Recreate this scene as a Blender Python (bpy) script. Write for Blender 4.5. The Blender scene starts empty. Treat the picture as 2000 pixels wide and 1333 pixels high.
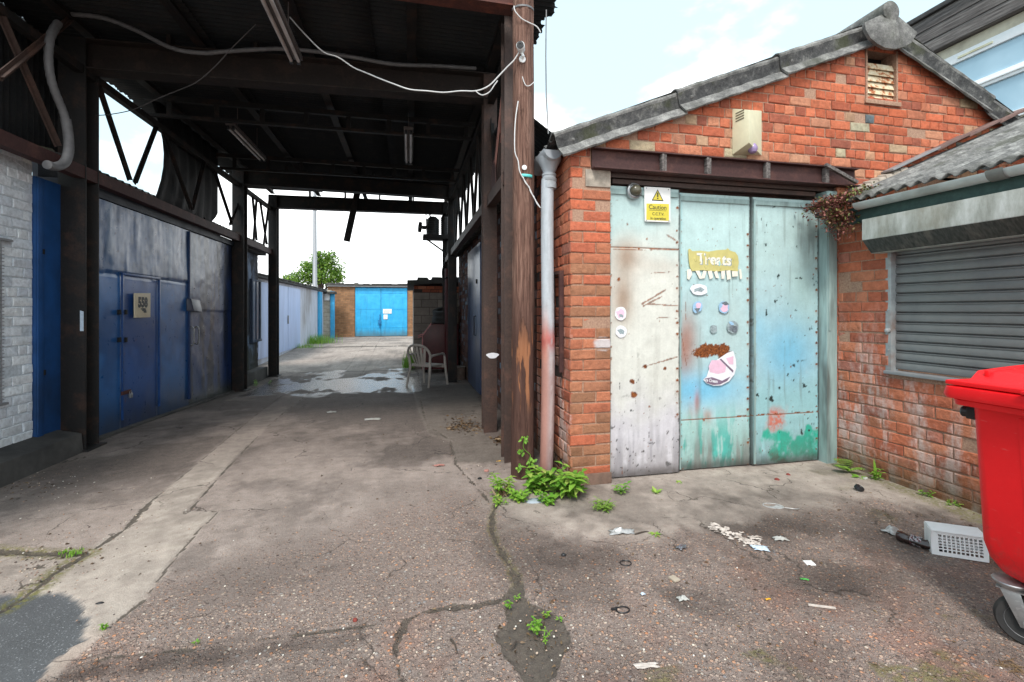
import bpy, bmesh, math, random
import numpy as np
from mathutils import Vector, Matrix
random.seed(7)
R = math.radians
SC = bpy.context.scene
COL = SC.collection
# ------------------------------------------------------------------ survey of the place
# world: Y runs up the alley, X across it, camera above the origin
FPX, HOR, CAMH = 900.0, 606.0, 1.5
YAW = math.atan(200 / 900)
SN, CS = math.sin(YAW), math.cos(YAW)
def ray(px, py):
    u = (px - 1000) / FPX
    return Vector((SN + u * CS, CS - u * SN, (HOR - py) / FPX))
CAM = Vector((0, 0, CAMH))
def onX(px, py, X): d = ray(px, py); return CAM + d * (X / d.x)
def onY(px, py, Y): d = ray(px, py); return CAM + d * (Y / d.y)
def onZ(px, py, Z=0.0): d = ray(px, py); return CAM + d * ((Z - CAMH) / d.z)
def sstep(a, b, x):
    t = np.clip((x - a) / (b - a), 0, 1); return t * t * (3 - 2 * t)
def gz(x, y):                       # the yard floor: level, with a shallow dip where the puddles lie
    return -0.17 * sstep(6, 11, y) * (1 - sstep(13.5, 21, y))
def lin(r, g, b):
    f = lambda c: ((c / 255 + .055) / 1.055) ** 2.4 if c > 10 else c / 255 / 12.92
    return (f(r), f(g), f(b))
# ------------------------------------------------------------------ numpy noise
def _h(i, j, s):
    v = np.sin(i * 127.1 + j * 311.7 + s * 74.7) * 43758.5453
    return v - np.floor(v)
def vnoise(x, y, s=0):
    x = np.asarray(x, float); y = np.asarray(y, float)
    i = np.floor(x); j = np.floor(y); fx = x - i; fy = y - j
    fx = fx * fx * (3 - 2 * fx); fy = fy * fy * (3 - 2 * fy)
    a = _h(i, j, s); b = _h(i + 1, j, s); c = _h(i, j + 1, s); d = _h(i + 1, j + 1, s)
    return a + (b - a) * fx + (c - a) * fy + (a - b - c + d) * fx * fy
def fbm(x, y, o=4, s=0):
    t = 0; w = .5; n = 0
    for k in range(o):
        t = t + w * vnoise(x * 2 ** k, y * 2 ** k, s + k * 3.1); n += w; w *= .55
    return t / n
# ------------------------------------------------------------------ objects
ORIG = {}
def link(o): COL.objects.link(o); return o
def tag(o, label, cat, group=None, kind=None):
    o['label'] = label
    if cat: o['category'] = cat
    if group: o['group'] = group
    if kind: o['kind'] = kind
    return o
def thing(name, label, cat, loc=(0, 0, 0), group=None):
    o = bpy.data.objects.new(name, None); o.empty_display_size = .2
    o.location = loc; link(o); tag(o, label, cat, group); ORIG[o.name] = Vector(loc)
    return o
def kids(o): return [c for c in bpy.data.objects if c.parent == o]
def copy_tree(o, parent=None):
    c = o.copy(); link(c)
    if parent: c.parent = parent
    for k in kids(o): copy_tree(k, c)
    return c
def finish(me, name, mats, parent, origin, ang=38):
    for m in (mats if isinstance(mats, (list, tuple)) else [mats]): me.materials.append(m)
    o = bpy.data.objects.new(name, me); link(o)
    if parent is not None:
        o.parent = parent; org = ORIG.get(parent.name, Vector((0, 0, 0))); ORIG[o.name] = org
    else:
        org = Vector(origin) if origin is not None else Vector((0, 0, 0)); o.location = org; ORIG[o.name] = org
    if org.length > 0: me.transform(Matrix.Translation(-org))
    if ang:
        me.shade_smooth(); me.set_sharp_from_angle(angle=R(ang))
    me.update()
    return o
class MB:
    def __init__(s):
        s.bm = bmesh.new(); s.cl = s.bm.loops.layers.float_color.new('col'); s.c = (.5, .5, .5, 1); s.mi = 0
    def faces(s, vs, fs, mi=None, c=None):
        V = [s.bm.verts.new(v) for v in vs]; out = []
        for f in fs:
            try: q = s.bm.faces.new([V[i] for i in f])
            except ValueError: continue
            q.material_index = s.mi if mi is None else mi
            for l in q.loops: l[s.cl] = c or s.c
            out.append(q)
        return V, out
    def hexa(s, p, bev=0, mi=None):
        V, F = s.faces(p, [(0, 3, 2, 1), (4, 5, 6, 7), (0, 1, 5, 4), (1, 2, 6, 5), (2, 3, 7, 6), (3, 0, 4, 7)], mi)
        if bev:
            E = list({e for f in F for e in f.edges})
            r = bmesh.ops.bevel(s.bm, geom=E, offset=bev, segments=2, profile=.6, affect='EDGES', clamp_overlap=True)
            for f in r['faces']:
                f.material_index = s.mi if mi is None else mi
                for l in f.loops: l[s.cl] = s.c
        return s
    def box(s, x0, x1, y0, y1, z0, z1, bev=0, mi=None):
        return s.hexa([(x0, y0, z0), (x1, y0, z0), (x1, y1, z0), (x0, y1, z0), (x0, y0, z1), (x1, y0, z1), (x1, y1, z1), (x0, y1, z1)], bev, mi)
    def bar(s, a, b, w, d, up=(0, 0, 1), bev=0, mi=None):
        a = Vector(a); b = Vector(b); t = (b - a).normalized(); up = Vector(up)
        x = t.cross(up)
        if x.length < 1e-4: x = t.cross(Vector((0, 1, 0)))
        x.normalize(); y = x.cross(t); x = x * w / 2; y = y * d / 2
        return s.hexa([a - x - y, a + x - y, a + x + y, a - x + y, b - x - y, b + x - y, b + x + y, b - x + y], bev, mi)
    def tube(s, pts, r, n=10, caps=True, mi=None):
        pts = [Vector(p) for p in pts]; rr = r if isinstance(r, (list, tuple)) else [r] * len(pts)
        rings = []; prev = None; vs = []; fs = []
        for i, p in enumerate(pts):
            t = (pts[min(i + 1, len(pts) - 1)] - pts[max(i - 1, 0)]).normalized()
            if prev is None: prev = t.orthogonal().normalized()
            x = (prev - t * prev.dot(t)).normalized(); prev = x; y = t.cross(x)
            for k in range(n):
                a = 2 * math.pi * k / n; vs.append(p + (x * math.cos(a) + y * math.sin(a)) * rr[i])
        for i in range(len(pts) - 1):
            for k in range(n):
                k2 = (k + 1) % n; fs.append((i * n + k, i * n + k2, (i + 1) * n + k2, (i + 1) * n + k))
        if caps:
            fs.append(tuple(range(n - 1, -1, -1))); m = (len(pts) - 1) * n; fs.append(tuple(range(m, m + n)))
        s.faces(vs, fs, mi); return s
    def lathe(s, prof, c, axis=(0, 0, 1), n=24, mi=None, caps=True, ref=None):
        ax = Vector(axis).normalized(); x = Vector(ref) if ref else ax.orthogonal().normalized(); y = ax.cross(x); c = Vector(c)
        vs = []; fs = []
        for r, h in prof:
            for k in range(n):
                a = 2 * math.pi * k / n; vs.append(c + ax * h + (x * math.cos(a) + y * math.sin(a)) * max(r, 1e-4))
        for i in range(len(prof) - 1):
            for k in range(n):
                k2 = (k + 1) % n; fs.append((i * n + k, i * n + k2, (i + 1) * n + k2, (i + 1) * n + k))
        if caps:
            fs.append(tuple(range(n - 1, -1, -1))); m = (len(prof) - 1) * n; fs.append(tuple(range(m, m + n)))
        s.faces(vs, fs, mi); return s
    def prism(s, pts, ext, mi=None, bev=0):
        n = len(pts); ext = Vector(ext); vs = [Vector(p) for p in pts] + [Vector(p) + ext for p in pts]
        V, F = s.faces(vs, [tuple(range(n - 1, -1, -1)), tuple(range(n, 2 * n))] + [(i, (i + 1) % n, n + (i + 1) % n, n + i) for i in range(n)], mi)
        if bev:
            E = list({e for f in F for e in f.edges})
            bmesh.ops.bevel(s.bm, geom=E, offset=bev, segments=2, profile=.6, affect='EDGES', clamp_overlap=True)
        return s
    def ibeam(s, a, b, h, w, t=.016):
        a = Vector(a); b = Vector(b); zz = Vector((0, 0, 1))
        s.bar(a + zz * (h - t / 2), b + zz * (h - t / 2), w, t); s.bar(a + zz * t / 2, b + zz * t / 2, w, t)
        s.bar(a + zz * h / 2, b + zz * h / 2, .014, h - 2 * t); return s
    def hcol(s, x, y, z0, z1, w=.2, d=.2, t=.016):
        s.box(x - w / 2, x + w / 2, y - d / 2, y - d / 2 + t, z0, z1, .002)
        s.box(x - w / 2, x + w / 2, y + d / 2 - t, y + d / 2, z0, z1, .002)
        s.box(x - .008, x + .008, y - d / 2 + t, y + d / 2 - t, z0, z1); return s
    def grid(s, P, mi=None, C=None, close=False):
        nv, nu = len(P), len(P[0]); V = [[s.bm.verts.new(p) for p in row] for row in P]
        for j in range(nv - 1):
            for i in range(nu - 1 + (1 if close else 0)):
                i2 = (i + 1) % nu
                f = s.bm.faces.new((V[j][i], V[j][i2], V[j + 1][i2], V[j + 1][i])); f.material_index = s.mi if mi is None else mi
                for l in f.loops: l[s.cl] = s.c
        return s
    def text(s, body, size, o, ux, uy, n, bold=0.0, sx=1.0, thick=.0008, mi=None, align='CENTER'):
        cu = bpy.data.curves.new('t', 'FONT'); cu.body = body; cu.size = size; cu.align_x = align; cu.align_y = 'CENTER'; cu.offset = bold
        cu.resolution_u = 3
        ob = bpy.data.objects.new('t', cu); link(ob); bpy.context.view_layer.update()
        me = bpy.data.meshes.new_from_object(ob.evaluated_get(bpy.context.evaluated_depsgraph_get()))
        o = Vector(o); ux = Vector(ux); uy = Vector(uy); n = Vector(n)
        s.faces([o + ux * v.co.x * sx + uy * v.co.y + n * thick for v in me.vertices], [tuple(p.vertices) for p in me.polygons], mi)
        bpy.data.objects.remove(ob); bpy.data.curves.remove(cu); bpy.data.meshes.remove(me); return s
    def leaf(s, b, d, nrm, L, W, curl=.3, fold=.25, c=None, mi=None, prof=(.25, .85, 1, .65, 0)):
        b = Vector(b); d = Vector(d).normalized(); nrm = Vector(nrm); nrm = (nrm - d * nrm.dot(d))
        if nrm.length < 1e-3: nrm = d.orthogonal()
        nrm.normalize(); sd = d.cross(nrm); P = []; k = len(prof)
        for i in range(k):
            f = i / (k - 1); m = b + d * L * f * (1 - .15 * curl * f) - nrm * curl * L * f * f * .6; w = W / 2 * prof[i]
            P.append([m - sd * w + nrm * fold * w, m, m + sd * w + nrm * fold * w])
        o = s.c
        if c: s.c = c
        s.grid(P, mi); s.c = o
    def build(s, name, mats, parent=None, origin=None, ang=38, recalc=True):
        if recalc: bmesh.ops.recalc_face_normals(s.bm, faces=s.bm.faces)
        me = bpy.data.meshes.new(name); s.bm.to_mesh(me); s.bm.free()
        return finish(me, name, mats, parent, origin, ang)
def grid_panel(name, P, C, mats, parent=None, thick=.03, nrm=(0, -1, 0), origin=None, smooth=True):
    """a dense sheet with thickness: P (nv,nu,3) front points, C (nv,nu,4) paint colours, alpha = rust"""
    nv, nu = P.shape[:2]; n = np.array(nrm, float)
    idx = np.arange(nv * nu).reshape(nv, nu)
    q = np.stack([idx[:-1, :-1], idx[:-1, 1:], idx[1:, 1:], idx[1:, :-1]], -1).reshape(-1, 4)
    ring = np.concatenate([idx[0, :-1], idx[:-1, -1], idx[-1, :0:-1], idx[:0:-1, 0]])
    V = P.reshape(-1, 3); b = V[ring] - n * thick; k = len(V)
    V2 = np.concatenate([V, b]); C2 = np.concatenate([C.reshape(-1, 4), C.reshape(-1, 4)[ring]])
    m = len(ring); i = np.arange(m); side = np.stack([ring, k + i, k + (i + 1) % m, ring[(i + 1) % m]], -1)
    F = [tuple(x) for x in q.tolist()] + [tuple(x) for x in side.tolist()] + [tuple((k + i).tolist())]
    me = bpy.data.meshes.new(name); me.from_pydata(V2.tolist(), [], F)
    at = me.color_attributes.new('col', 'FLOAT_COLOR', 'POINT'); at.data.foreach_set('color', C2.astype(np.float32).ravel())
    bm = bmesh.new(); bm.from_mesh(me); bmesh.ops.recalc_face_normals(bm, faces=bm.faces); bm.to_mesh(me); bm.free()
    return finish(me, name, mats, parent, origin, 38 if smooth else 0)
# ------------------------------------------------------------------ bricks
def lay_bricks(mb, o, du, n, rows, z0, course=.0915, L=.236, joint=.011, bond='english', ivals=None, seed=1, rough=.0035, mi=0, toned=None):
    """real bricks standing a few mm proud of the mortar; ivals(z) -> [(u0,u1)] spans of wall on that course"""
    rg = random.Random(seed); o = Vector(o); du = Vector(du); n = Vector(n); up = Vector((0, 0, 1))
    for r in range(rows):
        z = z0 + r * course; zc = z + course / 2
        for (a, b) in ivals(zc):
            header = (r % 2 == 1) if bond == 'english' else (r % 6 == 5)
            bl = L / 2 if header else L
            if bond == 'stretcher': off = (L / 2 if r % 2 else 0)
            else: off = (L / 4 if header else 0) + (L / 2 if bond == 'garden' and r % 2 else 0)
            if bond == 'pier':
                header = False; u = a; cuts = [a, a + (L if r % 2 == 0 else L / 2), b] if b - a < .5 else None
            else: cuts = None
            if not cuts:
                base = math.floor(a / bl) * bl - off; cuts = [a]; u = base
                while u < b - .04:
                    if u > a + .04: cuts.append(u + rg.uniform(-.006, .006))
                    u += bl
                cuts.append(b)
            for i in range(len(cuts) - 1):
                u0, u1 = cuts[i] + joint / 2, cuts[i + 1] - joint / 2
                if u1 - u0 < .02: continue
                h0, h1 = z + joint / 2 + rg.uniform(-.002, .002), z + course - joint / 2 + rg.uniform(-.002, .002)
                d = .009 + rg.uniform(-rough, rough) - (.012 if rg.random() < .04 else 0)
                j = lambda k=.0038: rg.uniform(-k, k)
                def pt(u, w, dd): return o + du * u + up * w + n * dd
                c4 = [(u0 + j(), h0 + j()), (u1 + j(), h0 + j()), (u1 + j(), h1 + j()), (u0 + j(), h1 + j())]
                e = [rg.uniform(.004, .010) if rg.random() > .12 else rg.uniform(.012, .026) for _ in range(4)]
                inn = [(c4[0][0] + e[0], c4[0][1] + e[0]), (c4[1][0] - e[1], c4[1][1] + e[1]), (c4[2][0] - e[2], c4[2][1] - e[2]), (c4[3][0] + e[3], c4[3][1] - e[3])]
                vs = [pt(*q, -.012) for q in c4] + [pt(*q, d - .004) for q in c4] + [pt(*q, d + j(.0012)) for q in inn]
                fs = [(8, 9, 10, 11)] + [(4 + k, 4 + (k + 1) % 4, 8 + (k + 1) % 4, 8 + k) for k in range(4)] + [(k, (k + 1) % 4, 4 + (k + 1) % 4, 4 + k) for k in range(4)]
                t = rg.random()
                if toned: t = toned((u0 + u1) / 2, zc, t, rg)
                mb.faces(vs, fs, mi, (t, rg.random(), rg.random(), 1))
# ------------------------------------------------------------------ materials
class NT:
    def __init__(s, name):
        s.m = bpy.data.materials.new(name); s.m.use_nodes = True; s.t = s.m.node_tree; s.n = s.t.nodes
        s.b = s.n['Principled BSDF']; s.tc = s.n.new('ShaderNodeTexCoord'); s.obj = s.tc.outputs['Object']
    def L(s, a, b): s.t.links.new(a, b)
    def put(s, sock, v):
        if isinstance(v, bpy.types.NodeSocket): s.L(v, sock)
        elif isinstance(v, (tuple, list)):
            sock.default_value = tuple(v) + ((1,) if len(v) == 3 and len(sock.default_value) == 4 else ())
        else: sock.default_value = v
    def map(s, scale=(1, 1, 1), rot=(0, 0, 0), v=None):
        n = s.n.new('ShaderNodeMapping'); s.L(v or s.obj, n.inputs[0]); n.inputs['Scale'].default_value = scale; n.inputs['Rotation'].default_value = rot; return n.outputs[0]
    def noise(s, scale, det=4, rough=.55, v=None, dist=0):
        n = s.n.new('ShaderNodeTexNoise'); s.L(v or s.obj, n.inputs['Vector']); n.inputs['Scale'].default_value = scale
        n.inputs['Detail'].default_value = det; n.inputs['Roughness'].default_value = rough; n.inputs['Distortion'].default_value = dist; return n.outputs['Fac']
    def voro(s, scale, v=None, feat='F1', rnd=1):
        n = s.n.new('ShaderNodeTexVoronoi'); n.feature = feat; s.L(v or s.obj, n.inputs['Vector']); n.inputs['Scale'].default_value = scale; n.inputs['Randomness'].default_value = rnd; return n
    def ramp(s, f, stops, interp='LINEAR'):
        n = s.n.new('ShaderNodeValToRGB'); s.put(n.inputs[0], f); e = n.color_ramp.elements; n.color_ramp.interpolation = interp
        while len(e) < len(stops): e.new(.5)
        for k, (p, c) in enumerate(stops):
            e[k].position = p; c = (c, c, c) if isinstance(c, (int, float)) else c; e[k].color = tuple(c) + (1,)
        return n.outputs[0]
    def mix(s, f, a, b, mode='MIX'):
        n = s.n.new('ShaderNodeMix'); n.data_type = 'RGBA'; n.blend_type = mode; s.put(n.inputs[0], f); s.put(n.inputs[6], a); s.put(n.inputs[7], b); return n.outputs[2]
    def math(s, op, a, b=0.0, clamp=False):
        n = s.n.new('ShaderNodeMath'); n.operation = op; n.use_clamp = clamp; s.put(n.inputs[0], a); s.put(n.inputs[1], b); return n.outputs[0]
    def mul(s, a, b): return s.math('MULTIPLY', a, b)
    def step(s, x, a, b):
        n = s.n.new('ShaderNodeMapRange'); n.interpolation_type = 'SMOOTHSTEP'; s.put(n.inputs['Value'], x); n.inputs['From Min'].default_value = a; n.inputs['From Max'].default_value = b; return n.outputs[0]
    def attr(s, name='col'):
        n = s.n.new('ShaderNodeAttribute'); n.attribute_name = name; return n
    def sep(s, c):
        n = s.n.new('ShaderNodeSeparateColor'); s.L(c, n.inputs[0]); return n.outputs
    def xyz(s, v=None):
        n = s.n.new('ShaderNodeSeparateXYZ'); s.L(v or s.obj, n.inputs[0]); return n.outputs
    def bump(s, h, st=.4, d=.01, nrm=None):
        n = s.n.new('ShaderNodeBump'); s.put(n.inputs['Height'], h); n.inputs['Strength'].default_value = st; n.inputs['Distance'].default_value = d
        if nrm: s.L(nrm, n.inputs['Normal'])
        s.L(n.outputs[0], s.b.inputs['Normal']); return n.outputs[0]
    def out(s, col, rough=.7, metal=0.0, spec=.5):
        s.put(s.b.inputs['Base Color'], col); s.put(s.b.inputs['Roughness'], rough); s.put(s.b.inputs['Metallic'], metal); s.b.inputs['Specular IOR Level'].default_value = spec; return s.m
def plain(name, col, rough=.6, metal=0.0, var=.25, scale=14, dirt=None, bump=.15, bd=.003, spec=.5, stretch=(1, 1, 1)):
    t = NT(name); v = t.map(stretch); a = t.noise(scale, 5, .6, v); d = t.noise(scale * .23, 4, .6, v)
    lo = tuple(c * (1 - var) for c in col); hi = tuple(min(1, c * (1 + var)) for c in col)
    c = t.ramp(a, [(.3, lo), (.7, hi)])
    if dirt: c = t.mix(t.mul(t.step(d, .48, .72), dirt[1]), c, dirt[0])
    r = t.math('ADD', t.mul(t.math('SUBTRACT', d, .5), .35), rough, True)
    t.bump(t.noise(scale * 4, 4, .6, v), bump, bd); return t.out(c, r, metal, spec)
MT = {}
RUST = (.115, .035, .012)
def make_materials():
    # bricks: colour comes from the clay of each brick
    def brick(name, stops, darkening=.35, white=0.0, pitch=.5, green=.3):
        k = (1, 1, 1) if 'white' in name else (.9, 1.18, 1.26); stops = [(p, tuple(x * y for x, y in zip(c, k))) for p, c in stops]
        t = NT(name); a = t.sep(t.attr().outputs['Color']); c = t.ramp(a[0], stops, 'LINEAR')
        c = t.mix(.75, c, t.ramp(a[1], [(0, (.86, .86, .88)), (1, (1.12, 1.11, 1.08))]), 'MULTIPLY')
        n1 = t.noise(26, 6, .65); n2 = t.noise(2.2, 5, .6); n3 = t.noise(90, 4, .6)
        c = t.mix(.8, c, t.ramp(n1, [(.25, .62), (.55, 1.0), (.8, 1.25)]), 'MULTIPLY')
        c = t.mix(t.mul(t.step(n2, .52, .75), darkening), c, (.05, .035, .03)); sk = t.noise(2.6, 6, .7, t.map((1.6, 1.6, .5))); c = t.mix(.25 if 'white' in name else .7, c, t.ramp(sk, [(.3, .7), (.5, 1.0), (.72, 1.12)]), 'MULTIPLY')
        c = t.mix(t.mul(t.step(n3, .62, .74), .5), c, (.42, .34, .28))
        z = t.xyz()[2]
        if white:
            st = t.noise(3.0, 5, .65, t.map((2.2, 2.2, .55)))
            low = t.mul(t.math('SUBTRACT', 1.0, t.step(z, .8, 1.75)), white)
            c = t.mix(t.mul(t.step(t.math('ADD', st, t.mul(n1, .25)), .56, .78), low), c, (.55, .46, .43))
        foot = t.math('SUBTRACT', 1.0, t.step(t.math('ADD', z, t.mul(n2, -.3)), -.12, .22))
        c = t.mix(t.mul(foot, green), c, (.045, .05, .022))
        c = t.mix(t.mul(t.step(t.noise(14, 5, .7), .56, .7), .45), c, lin(*((196, 196, 196) if 'white' in name else (128, 82, 66))))
        if name == 'brick_pier':
            X_ = t.xyz(); ex = t.math('ADD', t.math('POWER', t.math('ABSOLUTE', t.mul(t.math('SUBTRACT', X_[0], .29), 12.0)), 2.0), t.math('POWER', t.math('ABSOLUTE', t.mul(t.math('SUBTRACT', X_[2], 1.208), 17.0)), 2.0))
            c = t.mix(t.mul(t.step(t.math('ADD', ex, t.mul(t.math('SUBTRACT', n1, .5), 1.4)), 1.5, .5), .8), c, lin(200, 198, 200))
        t.bump(t.math('ADD', t.mul(n1, 1.6), t.mul(n3, .5)), .8, .009); MT[name] = t.out(c, .9, 0, .2)
    brick('brick_orange', [(0, lin(160, 84, 66)), (.15, lin(180, 88, 64)), (.45, lin(200, 96, 66)), (.7, lin(204, 106, 76)), (.86, lin(198, 118, 90)), (.94, lin(194, 138, 108)), (.985, lin(186, 156, 126)), (.99, lin(118, 112, 110)), (1, lin(106, 104, 106))], .4)
    brick('brick_pier', [(0, lin(158, 100, 74)), (.4, lin(176, 106, 78)), (.65, lin(186, 104, 76)), (.8, lin(192, 96, 70)), (1, lin(202, 98, 68))], .25)
    brick('brick_red', [(0, lin(164, 82, 62)), (.3, lin(184, 92, 66)), (.6, lin(194, 102, 74)), (.85, lin(200, 114, 84)), (1, lin(172, 98, 82))], .18, .75, green=.7)
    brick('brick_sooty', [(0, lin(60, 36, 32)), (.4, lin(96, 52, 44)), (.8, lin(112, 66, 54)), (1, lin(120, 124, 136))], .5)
    brick('brick_white', [(0, lin(226, 232, 240)), (.4, lin(234, 239, 245)), (1, lin(240, 243, 247))], .06)
    t = NT('mortar'); n = t.noise(60, 5, .65); n2 = t.noise(2, 5)
    c = t.ramp(n, [(.3, lin(136, 104, 88)), (.7, lin(184, 152, 130))]); c = t.mix(t.mul(t.step(n2, .5, .7), .4), c, lin(112, 86, 74))
    t.bump(n, .6, .006); MT['mortar'] = t.out(c, .95, 0, .2)
    MT['mortar_white'] = plain('mortar_white', lin(196, 202, 208), .9, scale=30)
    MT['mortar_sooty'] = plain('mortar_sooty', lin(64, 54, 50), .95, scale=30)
    # flat face brickwork far away
    def flatbrick(name, a, b, m, w, h, off=.5):
        t = NT(name); q = t.n.new('ShaderNodeTexBrick'); t.L(t.map((1, 1, 1), (R(90), 0, 0)), q.inputs['Vector'])
        for k, v in (('Color1', a), ('Color2', b), ('Mortar', m)): q.inputs[k].default_value = tuple(v) + (1,)
        q.inputs['Scale'].default_value = 1; q.inputs['Brick Width'].default_value = w; q.inputs['Row Height'].default_value = h; q.inputs['Mortar Size'].default_value = .01; q.offset = off
        c = t.mix(.7, q.outputs['Color'], t.ramp(t.noise(5, 6, .65), [(.3, .62), (.7, 1.25)]), 'MULTIPLY')
        t.bump(t.math('SUBTRACT', t.noise(40, 4), q.outputs['Fac']), .5, .008); MT[name] = t.out(c, .9, 0, .2)
    flatbrick('brick_brown', lin(134, 98, 72), lin(158, 118, 86), lin(126, 104, 84), .235, .09)
    flatbrick('block_grey', lin(128, 120, 114), lin(146, 138, 130), lin(100, 94, 88), .45, .225)
    flatbrick('block_pale', lin(170, 164, 150), lin(188, 182, 168), lin(150, 144, 132), .3, .2)
    # asbestos cement
    t = NT('asbestos'); a = t.noise(7, 6, .7); b = t.noise(70, 4, .7); g = t.noise(2.3, 5, .6)
    c = t.ramp(a, [(.28, lin(72, 72, 72)), (.5, lin(120, 119, 117)), (.72, lin(168, 167, 163))])
    c = t.mix(.75, c, t.ramp(b, [(.3, .55), (.6, 1.05), (.75, 1.5)]), 'MULTIPLY')
    c = t.mix(t.mul(t.step(g, .5, .68), .6), c, lin(66, 68, 56)); t.bump(t.math('ADD', b, a), .6, .008); MT['asbestos'] = t.out(c, .92, 0, .2)
    t = NT('asbestos_dark'); c = t.ramp(t.noise(9, 7, .72), [(.3, lin(46, 46, 48)), (.52, lin(84, 84, 84)), (.66, lin(128, 127, 124)), (.8, lin(176, 175, 170))])
    c = t.mix(.7, c, t.ramp(t.noise(80, 4, .7), [(.3, .5), (.62, 1.05), (.76, 1.7)]), 'MULTIPLY'); c = t.mix(t.mul(t.step(t.noise(3), .52, .66), .5), c, lin(74, 78, 50)); t.bump(t.noise(60, 5, .7), .6, .008); MT['asbestos_dark'] = t.out(c, .92, 0, .2)
    # canopy steel: old black-brown paint over rust
    def steel(name, base, rust, amt, rough=.65):
        t = NT(name); n = t.noise(5, 6, .65); f = t.noise(45, 4, .6)
        c = t.mix(t.mul(t.step(n, .48, .68), amt), base, rust); c = t.mix(.6, c, t.ramp(f, [(.3, .6), (.7, 1.3)]), 'MULTIPLY')
        t.bump(t.math('ADD', f, n), .35, .004); MT[name] = t.out(c, rough, 0, .4)
    steel('steel_black', (.012, .011, .011), (.05, .026, .018), .7)
    steel('steel_brown', (.06, .038, .032), (.11, .058, .044), .8)
    steel('steel_soot', (.022, .016, .014), (.05, .03, .024), .7, .75)
    steel('steel_rust', lin(84, 50, 44), lin(120, 66, 50), .7, .8)
    steel('steel_maroon', lin(66, 40, 38), lin(96, 62, 54), .6, .7)
    steel('roof_dark', (.017, .019, .021), (.035, .03, .028), .6, .7)
    t = NT('galv'); MT['galv'] = t.out(t.ramp(t.voro(60).outputs['Color'], [(0, (.3, .31, .32)), (1, (.45, .46, .47))]), .4, .8)
    # wood post
    t = NT('post_wood'); v = t.map((1, 1, .045)); g = t.noise(58, 6, .7, v, .4); w = t.noise(14, 4, .6, t.map((1, 1, .12)))
    c = t.ramp(g, [(.3, lin(62, 43, 37)), (.48, lin(112, 83, 72)), (.62, lin(138, 108, 95)), (.78, lin(78, 55, 47))])
    z = t.xyz()[2]; low = t.math('SUBTRACT', 1.0, t.step(z, 1.15, 1.9)); flake = t.step(t.math('ADD', w, t.mul(g, .3)), .67, .72)
    c = t.mix(t.mul(low, .85), c, t.mix(g, lin(48, 33, 30), lin(92, 64, 56)))
    band = t.mul(t.step(z, .55, .8), t.math('SUBTRACT', 1.0, t.step(z, 1.1, 1.5)))
    c = t.mix(t.mul(flake, band), c, t.mix(g, lin(124, 78, 52), lin(168, 116, 84)))
    t.bump(t.math('ADD', t.mul(g, 1.4), t.mul(flake, -.7)), .9, .012); MT['post_wood'] = t.out(c, .85, 0, .25)
    t = NT('old_timber'); g = t.noise(40, 6, .7, t.map((1, .06, 1))); MT['old_timber'] = t.out(t.ramp(g, [(.3, lin(52, 48, 48)), (.5, lin(98, 92, 90)), (.7, lin(136, 130, 126))]), .9); t.bump(g, .8, .012)
    # painted sheets whose paint, patches and rust sit in a colour attribute
    def painted(name, rough=.55, speck=True, bump=.25, spec=.4, rustrough=.95):
        t = NT(name); A = t.attr(); c = A.outputs['Color']; al = A.outputs['Alpha']; f = t.noise(120, 4, .6); s = t.noise(11, 5, .65)
        c = t.mix(.5, c, t.ramp(s, [(.3, .84), (.7, 1.12)]), 'MULTIPLY'); sv = t.noise(38, 6, .7, t.map((1, 1, .05))); c = t.mix(.3, c, t.ramp(sv, [(.3, .84), (.55, 1.0), (.75, 1.1)]), 'MULTIPLY'); mt = t.noise(60, 6, .75); c = t.mix(.35, c, t.ramp(mt, [(.3, .72), (.55, 1.0), (.72, 1.12)]), 'MULTIPLY')
        if speck:
            vo = t.voro(30, t.map((1, 1, .8))); sp = t.mul(t.math('LESS_THAN', t.math('ADD', vo.outputs['Distance'], t.mul(t.math('SUBTRACT', mt, .5), .25)), .09), t.math('GREATER_THAN', t.sep(vo.outputs['Color'])[0], .86))
            c = t.mix(t.mul(sp, .85), c, t.mix(f, lin(60, 34, 22), lin(140, 84, 48)))
        c = t.mix(al, c, t.ramp(t.noise(55, 5, .7), [(.3, lin(52, 30, 20)), (.55, lin(128, 70, 34)), (.75, lin(178, 118, 66))]))
        r = t.math('ADD', rough, t.mul(t.math('SUBTRACT', s, .5), .3)); r = t.math('ADD', r, t.mul(al, .4), True)
        t.bump(t.math('ADD', t.mul(f, .4), t.mul(al, .8)), bump, .004); MT[name] = t.out(c, r, 0, spec)
    painted('door_paint', .55); painted('blue_gloss', .32, False, .15, .5); painted('blue_matt', .55, False, .2); painted('flat_paint', .8, False, .4, .3); painted('pipe_paint', .45, False, .1)
    # plain ones
    MT['teal_wood'] = plain('teal_wood', lin(146, 170, 168), .7, var=.2, scale=22, dirt=(lin(70, 68, 64), .8), stretch=(1, 1, .15))
    MT['teal_fascia'] = plain('teal_fascia', lin(60, 84, 81), .7, var=.25, scale=18, dirt=(lin(50, 66, 62), .6))
    MT['concrete'] = plain('concrete', lin(158, 148, 136), .9, var=.25, scale=18, dirt=(lin(90, 82, 74), .5), bump=.5, bd=.006)
    MT['plinth'] = plain('plinth', lin(78, 75, 72), .8, var=.3, scale=6, dirt=(lin(34, 33, 34), .8), bump=.4, bd=.006)
    MT['slab'] = plain('slab', lin(92, 86, 84), .75, var=.25, scale=12, dirt=(lin(50, 46, 46), .7), bump=.4, bd=.005)
    MT['pvc_grey'] = plain('pvc_grey', lin(158, 164, 170), .4, var=.08, scale=20, dirt=(lin(110, 112, 112), .5))
    MT['gutter'] = plain('gutter', lin(176, 186, 184), .45, var=.12, scale=9, dirt=(lin(120, 124, 118), .6))
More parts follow.
